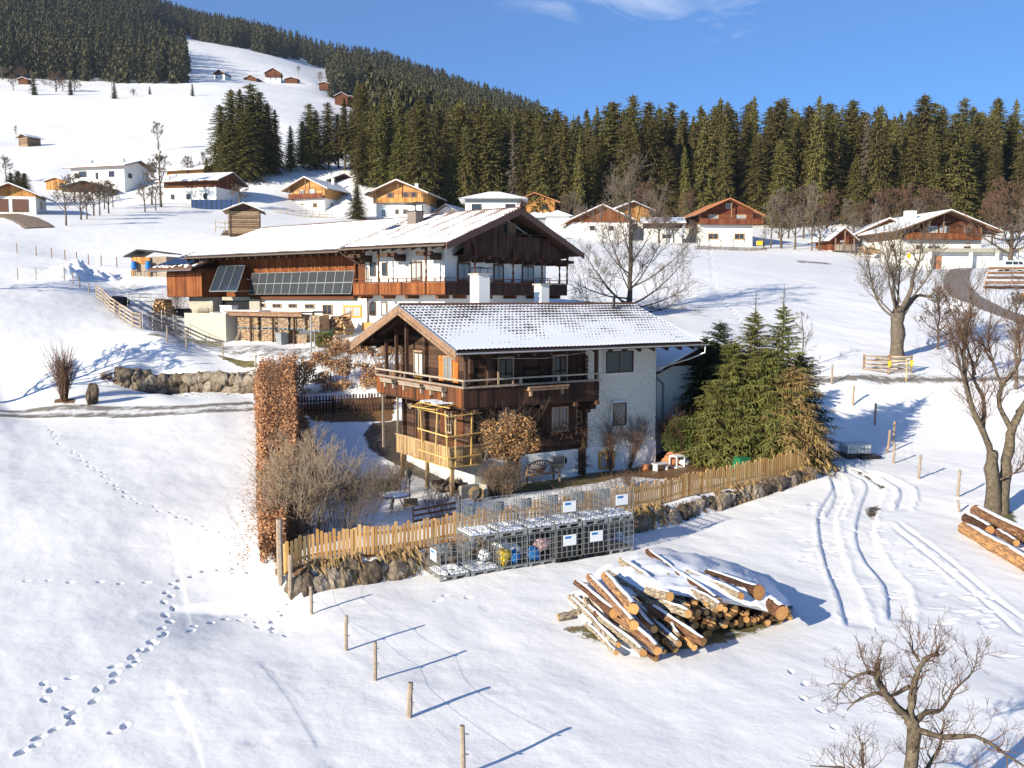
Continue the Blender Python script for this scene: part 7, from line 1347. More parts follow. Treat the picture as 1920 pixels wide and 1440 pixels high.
# pile frame: logs run from the back-left down to the front-right, ends facing the lower right
PO = np.array(hit(1260, 1150)); 
def pw(px, py, z): d = ray(px, py); t = (z-CZ)/d[2]; return Vector((float(d[0]*t), float(d[1]*t), z))
gz = lambda x, y: h1(x, y)
BIG = [((1105, 1083, .95), (1190, 1172, 1.15), .13, .14, 'logbark'), ((1135, 1080, 1.2), (1188, 1142, 1.35), .165, .18, 'logbark'), ((1080, 1092, .7), (1150, 1150, .95), .11, .15, 'logbark'), ((1075, 1118, .35), (1205, 1225, .45), .10, .11, 'logpale'), ((1068, 1120, .3), (1158, 1210, .35), .08, .09, 'logpale'), ((1120, 1125, .75), (1235, 1220, .55), .15, .14, 'logbark'), ((1165, 1052, .95), (1235, 1100, 1.0), .15, .12, 'logpale'), ((1215, 1034, .8), (1320, 1115, 1.1), .12, .10, 'logbark'), ((1225, 1045, .8), (1345, 1128, 1.2), .10, .13, 'logbark'), ((1215, 1108, 1.15), (1258, 1118, 1.3), .16, .15, 'logpale'), ((1290, 1075, 1.0), (1390, 1118, 1.2), .13, .12, 'logpale'), ((1325, 1072, 1.0), (1422, 1112, 1.15), .11, .24, 'logbark'), ((1430, 1120, .8), (1465, 1150, .75), .22, .25, 'logbark'), ((1290, 1105, 1.1), (1352, 1138, 1.2), .11, .12, 'logpale'), ((1220, 1140, .95), (1320, 1205, .45), .14, .13, 'logbark'), ((1046, 1158, .14), (1085, 1148, .2), .12, .12, 'logpale'), ((1160, 1110, .8), (1225, 1180, .8), .11, .11, 'logbark'), ((1240, 1130, 1.0), (1290, 1152, 1.05), .13, .13, 'logpale'), ((1115, 1150, .45), (1230, 1235, .15), .08, .10, 'logbark'), ((1165, 1175, .5), (1245, 1222, .35), .10, .08, 'logpale'), ((1100, 1170, .2), (1155, 1225, .2), .08, .07, 'logpale')]
LBG = ['thick log lying on the left of the pile with orange cut end', 'thickest short log on top of the pile, round orange end facing front', 'dark split log at the left edge of the pile', 'long thin pale log lowest at the front left', 'second thin pale log at the front left', 'long dark log reaching down to the front of the pile', 'flared pale log at the back left of the snowy pile top', 'long thin log crossing the snowy top from the back', 'snow-capped log ending in a split orange fork', 'short forked stub resting on the middle of the pile', 'yellowish log near the right on the snowy top', 'wide hewn butt at the upper right of the pile', 'huge dark round butt at the right end of the pile', 'pale log under the split fork', 'peeled rough log sloping to the front centre', 'short log lying apart at the far left of the pile', 'slim dark log below the thickest one', 'pale log in the second layer, centre', 'thin log buried low in front of the pile', 'short pale log low at the front', 'thin pale stick at the lower left']
for i, (a, b, r0, r1, mt) in enumerate(BIG):
    A, B = pw(*a), pw(*b); log(A, B, r0*.86, r1*.88, mt, LBG[i], 'logs of the big pile', 500+i, snow=i not in (15,), bend=.03)
# ends layer filling the pile body
k = 0; R_ = random.Random(77); d_log = (pw(1235, 1190, .5)-pw(1120, 1095, .5)).normalized()
B0, B1 = np.array(hit(1238, 1212)), np.array(hit(1484, 1163)); Lf = float(np.hypot(*(B1-B0)[:2])); c = 0
nc_ = int(Lf/.175)
for ci in range(nc_):
    t = (ci+.5)/nc_; q = B0+(B1-B0)*t; top = 1.0 if t < .3 else 1.0-.1*(t-.3)/.4 if t < .7 else .9-.45*(t-.7)/.3; row = 0; z = .10
    while z < top:
        r0 = R_.uniform(.065, .115); o_ = R_.uniform(-.45, .12)-row*.05; b = Vector((q[0]+d_log.x*o_+R_.uniform(-.05, .05), q[1]+d_log.y*o_, h1(q[0], q[1])+z))
        lb = 'small log end in the %s layer of the pile face, %s' % (['lowest', 'second', 'third', 'fourth', 'fifth', 'top', 'top'][row], 'far left' if t < .2 else 'left part' if t < .4 else 'middle' if t < .6 else 'right part' if t < .8 else 'far right')
        dv = Vector((d_log.x+R_.uniform(-.10, .10), d_log.y, R_.uniform(-.05, .05))); log(b-dv*R_.uniform(1.8, 3.0), b, r0*.9, r0, R_.choice(['logbark', 'logbark', 'logpale']), lb, 'small log ends in the pile face', 700+k, snow=False, n=8); k += 1; row += 1; z += .185
# snow drift lying over the pile
def drape(name, label, rows_, nx_=64, per=7, amp=.16):
    """smooth snow sheet through rows of (px, py, z) control points, back to front; z None = sunk in the ground"""
    C_ = []
    for row in rows_:
        P = []
        for (px, py, z) in row:
            if z is None: q = hit(px, py); P.append((q[0], q[1], q[2]-.12))
            else: q = pw(px, py, z); P.append((q.x, q.y, q.z))
        P = smooth_pl3(P, 8); k = np.linspace(0, len(P)-1, nx_); P = np.array(P); C_.append(np.stack([np.interp(k, range(len(P)), P[:, a]) for a in range(3)], 1))
    C_ = np.array(C_); out = []
    for i in range(nx_): out.append(np.array(smooth_pl3([C_[r_, i] for r_ in range(len(rows_))], per)))
    G = np.stack(out, 1); n = fbm(G[..., 0]*1.6, G[..., 1]*1.6, 4)*amp*2; G[1:-1, 1:-1, 2] += n[1:-1, 1:-1]; ny_ = G.shape[0]
    I = np.arange(nx_*ny_).reshape(ny_, nx_); F = np.stack([I[:-1, :-1], I[1:, :-1], I[1:, 1:], I[:-1, 1:]], -1).reshape(-1, 4); o = np_mesh(name, G.reshape(-1, 3), F, MT['cap'], smooth=True); return tag(o, label, 'snow', kind='stuff')
drape('pile_snow', 'thick snow blanket draped over the back of the log pile', [[(1085, 1085, None), (1150, 1050, None), (1230, 1022, None), (1350, 1040, None), (1440, 1080, None), (1490, 1130, None)],
  [(1100, 1092, .55), (1160, 1062, .8), (1235, 1046, .85), (1340, 1068, .95), (1425, 1102, 1.0), (1478, 1135, .6)], [(1110, 1105, .75), (1180, 1085, 1.0), (1250, 1080, 1.1), (1330, 1095, 1.15), (1400, 1118, 1.05), (1470, 1146, .55)], [(1130, 1122, .75), (1195, 1112, .95), (1260, 1112, 1.08), (1320, 1118, 1.08), (1380, 1126, 1.0), (1452, 1146, .62)], [(1130, 1136, .5), (1195, 1126, .7), (1260, 1124, .85), (1320, 1128, .85), (1380, 1134, .8), (1448, 1150, .4)]])
drape('pile_snow', 'snow lying between the logs on the sloping left front of the pile', [[(1060, 1108, None), (1120, 1100, .5), (1190, 1112, .75), (1230, 1125, .8)], [(1068, 1130, .15), (1130, 1130, .5), (1190, 1140, .65), (1235, 1150, .6)], [(1090, 1165, .1), (1140, 1165, .32), (1190, 1175, .42), (1232, 1185, .35)], [(1130, 1205, .05), (1165, 1205, .15), (1195, 1210, .15), (1235, 1215, .1)], [(1150, 1228, None), (1175, 1232, None), (1205, 1236, None), (1240, 1232, None)]], 40, 6, .12)
R_ = random.Random(91)
for k in range(26):
    a = R_.uniform(0, 1); px, py = 1085+a*150+R_.uniform(-10, 10), 1105+a*20+R_.uniform(-8, 25); z = .35+.45*a+R_.uniform(-.1, .15); A = pw(px, py, z); B = A+Vector((d_log.x, d_log.y, 0))*R_.uniform(1.4, 2.6)+Vector((R_.uniform(-.2, .2), 0, -.25-R_.random()*.2)); B.z = max(B.z, .12)
    log(A, B, R_.uniform(.05, .09), R_.uniform(.05, .10), R_.choice(['logbark', 'logpale', 'logpale']), 'thin loose log lying askew on the %s of the big pile' % ('outer left edge' if a < .25 else 'left flank' if a < .5 else 'left front' if a < .75 else 'front near its middle'), 'thin loose logs on the pile', 1200+k, snow=R_.random() < .5, bend=.06)
# long logs at the right edge
for i, (a, b, r0, r1, lb) in enumerate((((1808, 985, 1.0), (1990, 1090, .8), .24, .28, 'long reddish log at the front of the snowy stack by the right edge'), ((1812, 968, 1.15), (1858, 990, 1.1), .20, .18, 'short log stub on top at the left end of the edge stack'), ((1870, 992, 1.05), (1905, 1012, 1.0), .13, .13, 'small log stub half buried in snow on the edge stack'), ((1830, 960, 1.0), (2020, 1050, .9), .26, .28, 'long snow-covered log at the back of the edge stack'))):
    A, B = pw(a[0], a[1], a[2]-.35), pw(b[0], b[1], b[2]-.35); A.z = h1(A.x, A.y)+r0*(1 if i in (0, 3) else 2.0); B.z = h1(B.x, B.y)+r1*(1 if i in (0, 3) else 2.0); log(A, B, r0, r1, 'logbark', lb, 'long logs at the right edge', 900+i, n=12, bend=.05)
for k in range(5):
    A = hit(1845+k*2, 541-k*6); log((A[0], A[1], A[2]+.12+k*.22), (A[0]+5.2, A[1]+rr.uniform(-.2, .2), A[2]+.12+k*.22), .17, .17, 'logbark', 'red-brown trunk in the snowy timber stack beside the curved drive, %s' % ['lowest', 'second from below', 'middle one', 'second from top', 'topmost'][k], 'timber stack by the drive', 950+k, snow=k > 0)
A = hit(1915, 560); log((A[0], A[1], A[2]+.3), (A[0]+3, A[1]-2, A[2]+.3), .35, .35, 'logend', 'orange cut log end at the right picture edge beside the drive', 'timber stack by the drive', 970)
# ---------------------------------------------------------------- fence posts and wires
def post(px, py, h, label, group, r=.055, lean=(0, 0), mat='grey', p=None, ins=True):
    p = hit(px, py) if p is None else p; R_ = random.Random(int(px*7+py)); m = MB(); k = 5; P = [(lean[0]*t*h+R_.uniform(-.01, .01), lean[1]*t*h, -.3+t*(h+.3)) for t in [i/(k-1) for i in range(k)]]
    m.tube(P, [r*R_.uniform(.9, 1.1) for _ in range(k)], 7); e = m.build('fence_post', MT[mat], None, False, p); tag(e, label, 'fence post', group)
    if ins:
        for z in (.45, .85): m = MB(); m.tube([(r*.8, -.03, h*z), (r+.06, -.05, h*z)], .014, 5); m.build('insulator', MT['blackp'], e)
    return (Vector((float(p[0])+lean[0]*h, float(p[1])+lean[1]*h, float(p[2]))), h)
def wires(label, posts, zs=(.45, .85), r=.0028):
    m = MB()
    for (a, ha), (b, hb) in zip(posts[:-1], posts[1:]):
        for z in zs:
            P = [a.lerp(b, t)+Vector((0, 0, (ha*(1-t)+hb*t)*z-.03*math.sin(math.pi*t))) for t in (0, .25, .5, .75, 1)]; m.tube(P, r, 4, cap=False)
    tag(m.build('fence_wire', MT['steel'], None), label, 'wire')
GP = 'posts of the wire fence crossing the foreground'
fr_ = [(584, 1152, .86, (.0, 0), 'foreground fence post farthest up, just below the hedge end'), (649, 1220, .95, (.02, 0), 'second foreground fence post below the hedge'), (703, 1276, .97, (.01, 0), 'third foreground fence post, straight and grey'), (766, 1345, .80, (.06, 0), 'short stout foreground post leaning right'), (869, 1455, 1.02, (-.02, 0), 'nearest foreground post cut by the bottom edge')]
ps = [post(a, b, h, l, GP, .05 if i != 3 else .065, ln) for i, (a, b, h, ln, l) in enumerate(fr_)]
p_ = post(543, 1112, 1.25, 'pale crooked post beside the end of the hedge', GP, .07, (.05, 0)); wires('thin sagging wires of the foreground fence', [p_]+ps)
post(526, 1090, 2.0, 'tall grey corner post where picket fence meets the beech hedge', None, .10, (0, 0), ins=False)
GQ = 'posts of the wire fence on the right slope'
rt_ = [(1599, 761, 1.25), (1640, 797, 1.3), (1675, 830, 1.2), (1663, 849, 1.25, .1), (1675, 869, 1.05), (1722, 898, 1.15, .05), (1795, 932, 1.2, .05)]
ln = ['first post by the road, right of the big spruces', 'second post down from the road, leaning, in the tree shadow', 'third post from the road, dark in the shadow edge', 'tilted post just below the third post of the right fence', 'short pale post with snow foot right of the white tub', 'post leaning right above the wheel tracks', 'lowest post of the right fence, left of the double trunk tree']
pr_ = [post(a[0], a[1], a[2], ln[i], GQ, .06, ((a[3] if len(a) > 3 else .02), 0), 'grey' if i > 3 else 'frame') for i, a in enumerate(rt_)]
wires('thin wires of the fence on the right slope', pr_[:3]+pr_[4:]); post(1802, 960, .5, 'short leaning post beside the long edge logs', GQ, .05, (-.3, 0), ins=False)
for a, b, h, l in ((1522, 704, 1.2, 'post on the far side of the right road, left of the pen'), (1559, 722, 1.35, 'roadside post on the near side, left of the pen'), (1517, 703, .9, 'leaning brace post beside the left roadside post')): post(a, b, h, l, None, .06, (.02 if h > 1 else -.25, 0), ins=False)
m = MB(); m.tube([(0, 0, -.2), (0, 0, 1.55)], .035, 6); tag(m.build('snow_pole', MT['trellis'], None, True, hit(1699, 716)), 'yellow wooden snow marker pole at the road beside the tree pen', 'marker pole')
GL = 'posts of the left yard fence'
lp = [post(a, b, h, 'grey post of the lower left yard fence, %s' % l, GL, .055, (.0, 0)) for a, b, h, l in ((314, 641, 1.15, 'first right of the metal gate'), (350, 654, 1.2, 'second right of the metal gate'), (418, 675, 1.15, 'above the green bank'), (480, 691, .9, 'nearest the hedge'), (584, 672, 1.2, 'single one before the driveway'))]
wires('wires of the lower left yard fence', lp[:4], (.5, .9))
up = [(33.5, 524.5), (68, 524.5), (107, 519), (121, 526), (137, 533), (150, 541), (167, 551)]
uq = [post(a, b, 1.15, 'thin post %s along the upper left meadow edge' % l, GL, .05, ins=False) for (a, b), l in zip(up, ('farthest left', 'second', 'third', 'fourth', 'fifth', 'sixth', 'next to the rail fence'))]; wires('wires along the upper left meadow edge', uq, (.5, .9), .006)
u2 = [(32, 475), (68, 480), (97, 484), (122, 488), (144, 492), (166, 496), (190, 499), (219, 502), (248, 506)]
uq = [post(a, b, 1.2, 'thin post %s in the upper snow fence line' % l, 'posts of the upper snow fence line', .055, ins=False, mat='fasciaw') for (a, b), l in zip(u2, ('first at left', 'second', 'third', 'fourth', 'fifth', 'sixth', 'seventh', 'eighth', 'last before the shed'))]; wires('wires of the upper snow fence line', uq, (.15, .55, .9), .006)
# rail fence of the yard
def railfence(name, label, pts, h, nr, mat='grey', pw_=.10, rw=.14, cat='fence'):
    b = pts[0]; e = empty(name, b, 0, label, cat)
    for p in pts: m = MB(); x, y, z = [float(p[i]-b[i]) for i in range(3)]; m.box(x-pw_/2, x+pw_/2, y-pw_/2, y+pw_/2, z-.3, z+h); m.build('post', MT[mat], e)
    for k in range(nr):
        m = MB(); z = h*(k+.6)/nr
        for p, q in zip(pts[:-1], pts[1:]): a = [float(p[i]-b[i]) for i in range(3)]; c = [float(q[i]-b[i]) for i in range(3)]; m.beam((a[0]+.05, a[1]-.07, a[2]+z), (c[0]+.05, c[1]-.07, c[2]+z), .035, rw)
        m.build('rail', MT[mat], e)
    return e
railfence('rail_fence', 'grey plank rail fence running down to the metal gate at the left yard', [hit(a, b) for a, b in ((181, 560), (192, 567), (199, 575), (206, 583), (215, 589), (225, 597), (235, 603), (249, 613), (264, 618))], 1.25, 4)
railfence('rail_fence', 'brown handrail of the ramp going up to the white farmhouse wall', [FL.w(-10.6, -3.2, 6.4), FL.w(-9.2, -2.4, 6.9), FL.w(-8.0, -1.6, 7.4)], 1.0, 3, 'fasciaw')
railfence('rail_fence', 'low rail fence beside the grey hay hut', [atY(404, 430, 138), atY(422, 432, 138), atY(432, 433, 138)], 1.3, 2)
railfence('rail_fence', 'grey rail fence on the garden wall before the honey chalet', [atY(a, 401+(a-515)*.05, 208) for a in range(515, 632, 12)], 1.3, 2)
a, b_ = atY(515, 404, 209), atY(630, 409, 209); m = MB(); m.beam((0, 0, -.6), (float(b_[0]-a[0]), float(b_[1]-a[1]), float(b_[2]-a[2])-.6), .5, 1.6); tag(m.build('garden_wall', MT['concrete'], None, loc=a), 'low pale stone garden wall in front of the honey chalet', 'wall')
def mgate(label, p, q, h=1.15, n=4, mids=2):
    e = empty('metal_gate', p, 0, label, 'gate'); m = MB(); d = [float(q[i]-p[i]) for i in range(3)]
    for t in np.linspace(0, 1, mids+1): m.tube([(d[0]*t, d[1]*t, d[2]*t-.1), (d[0]*t, d[1]*t, d[2]*t+h+(.1 if t in (0, 1) else 0))], .035, 6)
    m.build('gate_post', MT['steel'], e); m = MB()
    for k in range(n): z = .15+(h-.15)*k/(n-1); m.tube([(0, 0, z), (d[0], d[1], d[2]+z)], .022, 6)
    m.build('gate_bar', MT['steel'], e); return e
mgate('galvanised bar gate between rail fence and concrete wall', hit(268, 619), hit(304, 617)); mgate('second galvanised bar gate touching the concrete wall', hit(304, 612), FL.w(-24.8, -4.6, 6.35), 1.3, 5); mgate('thin gate of bars crossing the left yard behind the rail fence', hit(240, 575), hit(304, 577), 1.2, 4, 3)
# tree pen by the road
e = empty('tree_pen', hit(1662, 700), 0, 'small slatted wooden pen with yellow reflectors at the foot of the pollarded tree', 'fence'); q = [(-1.4, .6), (-1.3, 1.9+.3), (1.6, 2.0), (1.75, .6), (.0, -.5)]
for (x, y) in ((-1.35, .5), (.05, -.2), (.8, 1.4), (1.8, .3)): m = MB(); m.box(x-.06, x+.06, y-.06, y+.06, -.2, 1.25); m.build('post', MT['fasciaw'], e)
for k in range(4):
    z = .2+k*.28; m = MB(); m.beam((-1.35, .45, z+.10), (.05, -.27, z-.05), .03, .11); m.beam((.05, -.27, z-.05), (1.8, .22, z+.05), .03, .11); m.beam((-1.35, .55, z+.1), (.8, 1.45, z), .03, .11); m.beam((.8, 1.45, z), (1.8, .35, z+.05), .03, .11); m.build('rail', MT['grey'], e)
for (x, y) in ((.05, -.32), (1.75, .18)): m = MB(); m.tube([(x, y-.02, .75), (x, y-.07, .75)], .13, 10); m.tube([(x, y-.02, .55), (x, y-.07, .55)], .10, 10); m.build('reflector', MT['yellowp'], e)
# ---------------------------------------------------------------- firewood cages under their roof, at the farm
GW = 'firewood cages under the lean-to at the farm'
def fw_cage(u, v, z, W, D, h, label, bright=0):
    x, y, _ = FL.w(u, v, z); e = empty('firewood_cage', (x, y, z), FA, label, 'wire cage', GW); m = MB(); r_ = rr
    m.box(-W/2+.05, W/2-.05, -D/2+.08, D/2-.05, .15, h-.03, 0)
    k = 0; zz = .15
    while zz < h-.08:
        xx = -W/2+.04
        while xx < W/2-.06: ww = r_.uniform(.09, .34 if not bright else .17); hh = r_.uniform(.07, .11); m.box(xx, xx+ww-.012, -D/2+.02-r_.uniform(0, .03), -D/2+.3, zz, zz+hh-.01); xx += ww
        yy = -D/2+.1
        while yy < D/2-.1: ww = r_.uniform(.09, .3); m.box(-W/2+.02, -W/2+.2, yy, yy+ww-.01, zz, zz+hh-.01); yy += ww
        zz += hh
    m.build('firewood', MT['stack'], e); m = MB()
    for i in range(6): t = i/5; z_ = .15+(h-.15)*t; m.beam((-W/2, -D/2, z_), (W/2, -D/2, z_), .022); m.beam((-W/2, -D/2, z_), (-W/2, D/2, z_), .022)
    for i in range(6): x_ = -W/2+W*i/5; m.beam((x_, -D/2, .1), (x_, -D/2, h), .022); y_ = -D/2+D*i/5; m.beam((-W/2, y_, .1), (-W/2, y_, h), .022)
    m.build('cage', MT['steel'], e); m = MB(); m.box(-W/2, W/2, -D/2, D/2, .08, .12)
    for x_ in (-W/2+.08, 0, W/2-.08): m.box(x_-.06, x_+.06, -D/2, D/2, 0, .08)
    m.build('pallet', MT['greyp'], e)
gy = 5.72
cols_ = [(446, 484, 'first'), (490, 518, 'second'), (521, 541, 'third'), (545, 572, 'fourth')]
for a, b, nm in cols_:
    u0, u1 = FL.onv(a, 640, -4.0)[0], FL.onv(b, 640, -4.0)[0]
    for lv_, t in ((0, 'lower'), (1, 'upper')):
        if nm == 'fourth' and lv_ == 0: fw_cage((u0+u1)/2+.2, -3.5, gy, (u1-u0), 1.1, .9, 'half-empty light firewood cage standing below the fourth upper one', 1); continue
        fw_cage((u0+u1)/2, -3.45, gy+lv_*1.22, (u1-u0)-.04, 1.1, 1.2, '%s firewood cage of the %s column from the left under the lean-to' % (t, nm), nm == 'fourth')
u0, u1 = FL.onv(579, 640, -3.6)[0], FL.onv(602, 640, -3.6)[0]; fw_cage((u0+u1)/2, -3.2, gy+1.1, u1-u0, 1.1, 1.25, 'rightmost firewood stack with round log ends at the lean-to', 1)
e = empty('woodshed_roof', FL.w(-14, -3.4, 0), FA, 'flat snow-edged lean-to roof on posts over the firewood cages', 'shelter'); m = MB(); m.box(-5.6, 3.8, -1.1, 1.2, 8.22, 8.32); m.box(-5.4, 3.7, -1.0, -.92, 7.95, 8.22); m.build('roof', MT['fasciaw'], e); m = MB(); m.box(-5.55, -1.2, -1.05, 1.15, 8.325, 8.40); m.box(-1.2, 3.7, .1, 1.15, 8.325, 8.37); m.build('roof_snow', MT['cap'], e)
for u in (-5.3, -2.6, .1, 2.6): m = MB(); m.box(u-.06, u+.06, -.85, -.73, 5.6, 8.22); m.box(u-.06, u+.06, 1.05, 1.17, 5.6, 8.22); m.build('roof_post', MT['dark'], e)
m = MB(); m.prism([(-.28, -.3, 0), (.28, -.3, 0), (.34, -.38, .95), (-.34, -.38, .95)], (0, .65, 0)); m.box(-.37, .37, -.4, .32, .96, 1.02); tag(m.build('waste_bin', MT['greyp'], None, loc=FL.w(FL.onv(531, 640, -4.6)[0], -4.7, gy+.02), rz=FA), 'grey-green wheeled bin before the firewood cages', 'bin')
m = MB()
for k in range(9): u = rr.uniform(-19.1, -18.2); v = rr.uniform(-4.3, -3.8); m.beam((u, v-.2, gy-.1), (u+.35+rr.uniform(-.1, .2), v+.4, gy+rr.uniform(1.4, 2.2)), .07)
tag(m.build('leaning_planks', MT['grey'], None, loc=(float(fo[0]), float(fo[1]), 0), rz=FA), 'loose planks leaning between concrete wall and first firewood cage', 'planks')
p = FL.w(FL.onv(608, 640, -5.5)[0], -5.6, None); shrub('small_conifer', 'small round green bush with a yellow watering can near the driveway', p[0], p[1], 1.3, 1.5, 14, 120, 'barkd', 1, leaf='needleg', leafn=3500, lsz=.05, cat='bush', z=gy-.1)
m = MB(); m.tube([(0, 0, 0), (.15, 0, .75)], .05, 6); m.tube([(-.3, 0, .1), (.1, 0, .5), (.5, .1, .9)], .03, 6); m.lathe([(.2, .1), (.24, .5), (.2, .55)], 10, (.25, 0, 0)); tag(m.build('wheelbarrow', MT['greenp'], None, loc=(p[0]+.1, p[1]+.9, gy+.5), rz=.3), 'green garden tool with yellow parts behind the round bush', 'garden tool')
m = MB(); m.tube([(0, 0, -.2), (0, 0, 3.0)], .05, 7); m.tube([(.25, 0, -.2), (.25, 0, 2.2), (.12, 0, 2.5), (0, 0, 2.55)], .035, 7); tag(m.build('clothes_pole', MT['steel'], None, True, hit(584, 674)), 'two slim grey metal poles standing at the edge of the driveway', 'pole')
m = MB(); k = 0
for i in range(60): r0 = rr.uniform(.05, .12); z = rr.uniform(0, 1.3); u = rr.uniform(-1.3, 1.3)*(1.1-z*.5); m.tube([(u, -.4+rr.uniform(-.1, .1), z+.1), (u+rr.uniform(-.1, .1), .5, z+.1)], r0, 7)
tag(m.build('log_heap', MT['stack'], None, False, FL.w(-30.6, -2.9, 7.8), FA), 'heap of split logs and brush beside the boarded annex wall', 'log heap'); tag(m.build('log_heap', MT['stack'], None, False, FL.w(-8.9, -1.9, 6.5), FA), 'brush and split logs heaped right of the firewood cages against the white wall', 'log heap')
m = MB(); m.box(-.8, .8, -.3, .3, 0, .75); m.box(-.85, .85, -.35, .35, .78, .84); tag(m.build('water_container', MT['whitep'], None, loc=FL.w(-23.3, -1.3, 7.9), rz=FA), 'white water container standing in the dark stable opening', 'container')
m = MB(); m.prism([(-.7, -.6, 0), (1.0, -.6, 0), (.6, -.6, .45), (.1, -.6, .62), (-.4, -.6, .4)], (0, 1.0, 0)); tag(m.build('covered_heap', MT['cap'], None, loc=FL.w(-21.8, -3.6, 7.6), rz=FA), 'snow-topped heap behind the mossy concrete wall', 'heap')
for i, (px, py, h, w) in enumerate(((380, 612, 1.5, 1.2), (333, 585, 2.2, 1.4))): p = hit(px, py); shrub('yard_weeds', ['low dry weeds behind the concrete wall', 'tall dry brush and trimmings beside the boarded annex'][i], p[0], p[1], h, w, 30, 130+i, 'twigr', 2)
for px, py, s, lb in ((222, 571, 1.0, 'dark covered mound in the left yard behind the rail fence'), (345, 592, .9, 'dark snow-dusted heap left of the stable opening')): p = hit(px, py); blob(lb, 'covered_heap', (p[0], p[1], p[2]+.3), (2.0*s, 1.4*s, .8*s), 'blackp', 40+px, 'heap')
def heap(label, px, py, rx, ry, hh, seed, ang=0):
    p = hit(px, py); n1, n2 = 22, 40; V = []
    for a in range(n1):
        for c in range(n2):
            t = a/(n1-1); th = 2*math.pi*c/n2; x = rx*t*math.cos(th); y = ry*t*math.sin(th); z = hh*(1-t*t)**1.2*(1+1.2*float(fbm(x*.9+seed, y*.9, 3)))+(1-t)**.3*hh*.9*float(fbm(x*2.4, y*2.4+seed, 4)); X = p[0]+x; Yy = p[1]+y; V.append((X, Yy, h1(X, Yy)+z-(.15 if a == n1-1 else 0)))
    I = np.arange(n1*n2).reshape(n1, n2); J = np.roll(I, -1, 1); F = np.stack([I[:-1], J[:-1], J[1:], I[1:]], -1).reshape(-1, 4); o = np_mesh('snow_heap', V, F, MT['cap'], smooth=False); tag(o, label, 'snow heap', 'ploughed snow heaps in the left yard')
heap('lumpy ploughed snow heap, left one in the yard behind the wire fence', 118, 521, 2.6, 2.0, 1.1, 1); heap('lumpy ploughed snow heap, middle and highest one in the left yard', 150, 520, 3.0, 2.2, 1.3, 2); heap('lumpy ploughed snow heap, right one in the left yard', 184, 522, 2.4, 1.6, .7, 3)
heap('small snow bank thrown up beside the driveway of the hillside chalet', 1800, 575, 1.6, 3.0, .5, 4)
# ---------------------------------------------------------------- garden furniture and small things
def local(label, name, cat, u, v, rz=HA, z=None): x, y, zz = hw(u, v); return empty(name, (x, y, zz if z is None else z), rz, label, cat)
e = local('curved-back dark wooden garden bench against the white plinth', 'garden_bench', 'bench', 3.2, -.75)
m = MB()
for k in range(3): m.box(-.75, .75, -.24+k*.16, -.11+k*.16, .42, .455)
m.build('seat', MT['frame'], e)
for x in (-.74, .74): m = MB(); m.box(x-.04, x+.04, -.27, -.19, 0, .64); m.box(x-.04, x+.04, .2, .28, 0, .85 if 0 else .62); m.build('leg', MT['frame'], e); m = MB(); m.beam((x, -.3, .66), (x, .26, .66), .07, .04); m.build('armrest', MT['frame'], e)
m = MB(); arc = [(-.74+1.48*k/10, .26, .80+.20*math.sin(math.pi*k/10)) for k in range(11)]
for a, b in zip(arc[:-1], arc[1:]): m.beam(a, b, .05, .07)
for k in range(9): t = k/8; m.beam((-.12+.24*t, .25, .46), (arc[1+k][0]*.95, .26, arc[1+k][2]-.02), .035)
for x in (-.68, -.58, .58, .68): m.beam((x, .25, .46), (x, .26, .86), .035)
m.build('backrest', MT['fasciaw'], e)
m = MB(); m.lathe([(0, 0), (.16, .01), (.19, .03)], 12); m.rot(lambda p: (p[0], -p[2], p[1])); tag(m.build('wall_ornament', MT['blackm'], None, loc=hw(4.85, -.06, 1.75), rz=HA), 'round dark wall ornament right of the bench', 'ornament')
p = hit(768, 938); e = empty('garden_lantern', p, 0, 'black garden lantern on a slim post in the snowy lawn', 'lamp post'); m = MB(); m.tube([(0, 0, -.1), (0, 0, .95)], .025, 7); m.lathe([(.09, 0), (.07, .05), (.03, .08)], 8); m.build('pole', MT['blackm'], e, True); m = MB(); m.lathe([(.05, .95), (.10, 1.18)], 6); m.build('lamp_glass', MT['glass'], e); m = MB(); m.lathe([(.13, 1.18), (.05, 1.29), (.015, 1.34), (.012, 1.38)], 6); m.build('lamp_cap', MT['blackm'], e)
p = hit(1391, 893); m = MB(); m.prism([(-.42, -.42, 0), (.42, -.42, 0), (.42, .42, 0), (-.42, .42, 0)], (0, 0, .02)); m.add([(-.45, -.42, 0), (.45, -.42, 0), (.45, .42, 0), (-.45, .42, 0), (-.26, -.24, .85), (.26, -.24, .85), (.26, .24, .85), (-.26, .24, .85)], [(0, 1, 5, 4), (1, 2, 6, 5), (2, 3, 7, 6), (3, 0, 4, 7), (4, 5, 6, 7)]); e = m.build('composter', MT['greenp'], None, loc=p, rz=.35); tag(e, 'green tapered plastic composter behind the picket fence', 'composter'); m = MB(); m.box(-.3, .3, -.28, .28, .855, .90); m.build('lid', MT['greenp'], e)
p = hit(742, 958); e = empty('garden_table', p, .2, 'round snow-covered garden table among dark branches behind the picket fence', 'table'); m = MB(); m.lathe([(0, .62), (.62, .62), (.62, .66), (0, .66)], 20); m.build('table_top', MT['greyp'], e); m = MB(); m.lathe([(0, .665), (.56, .665), (.5, .70), (0, .72)], 18); m.build('snow_cap', MT['cap'], e, True)
for a in (0, 2.1, 4.2): m = MB(); m.tube([(.1*math.cos(a), .1*math.sin(a), .62), (.4*math.cos(a), .4*math.sin(a), 0)], .025, 6); m.build('leg', MT['blackm'], e)
m = MB(); m.box(-.28, .28, -.14, .14, 0, .28); tag(m.build('wooden_crate', MT['stack'], None, loc=hit(770, 948), rz=.2), 'small split-wood crate right of the round table', 'crate')
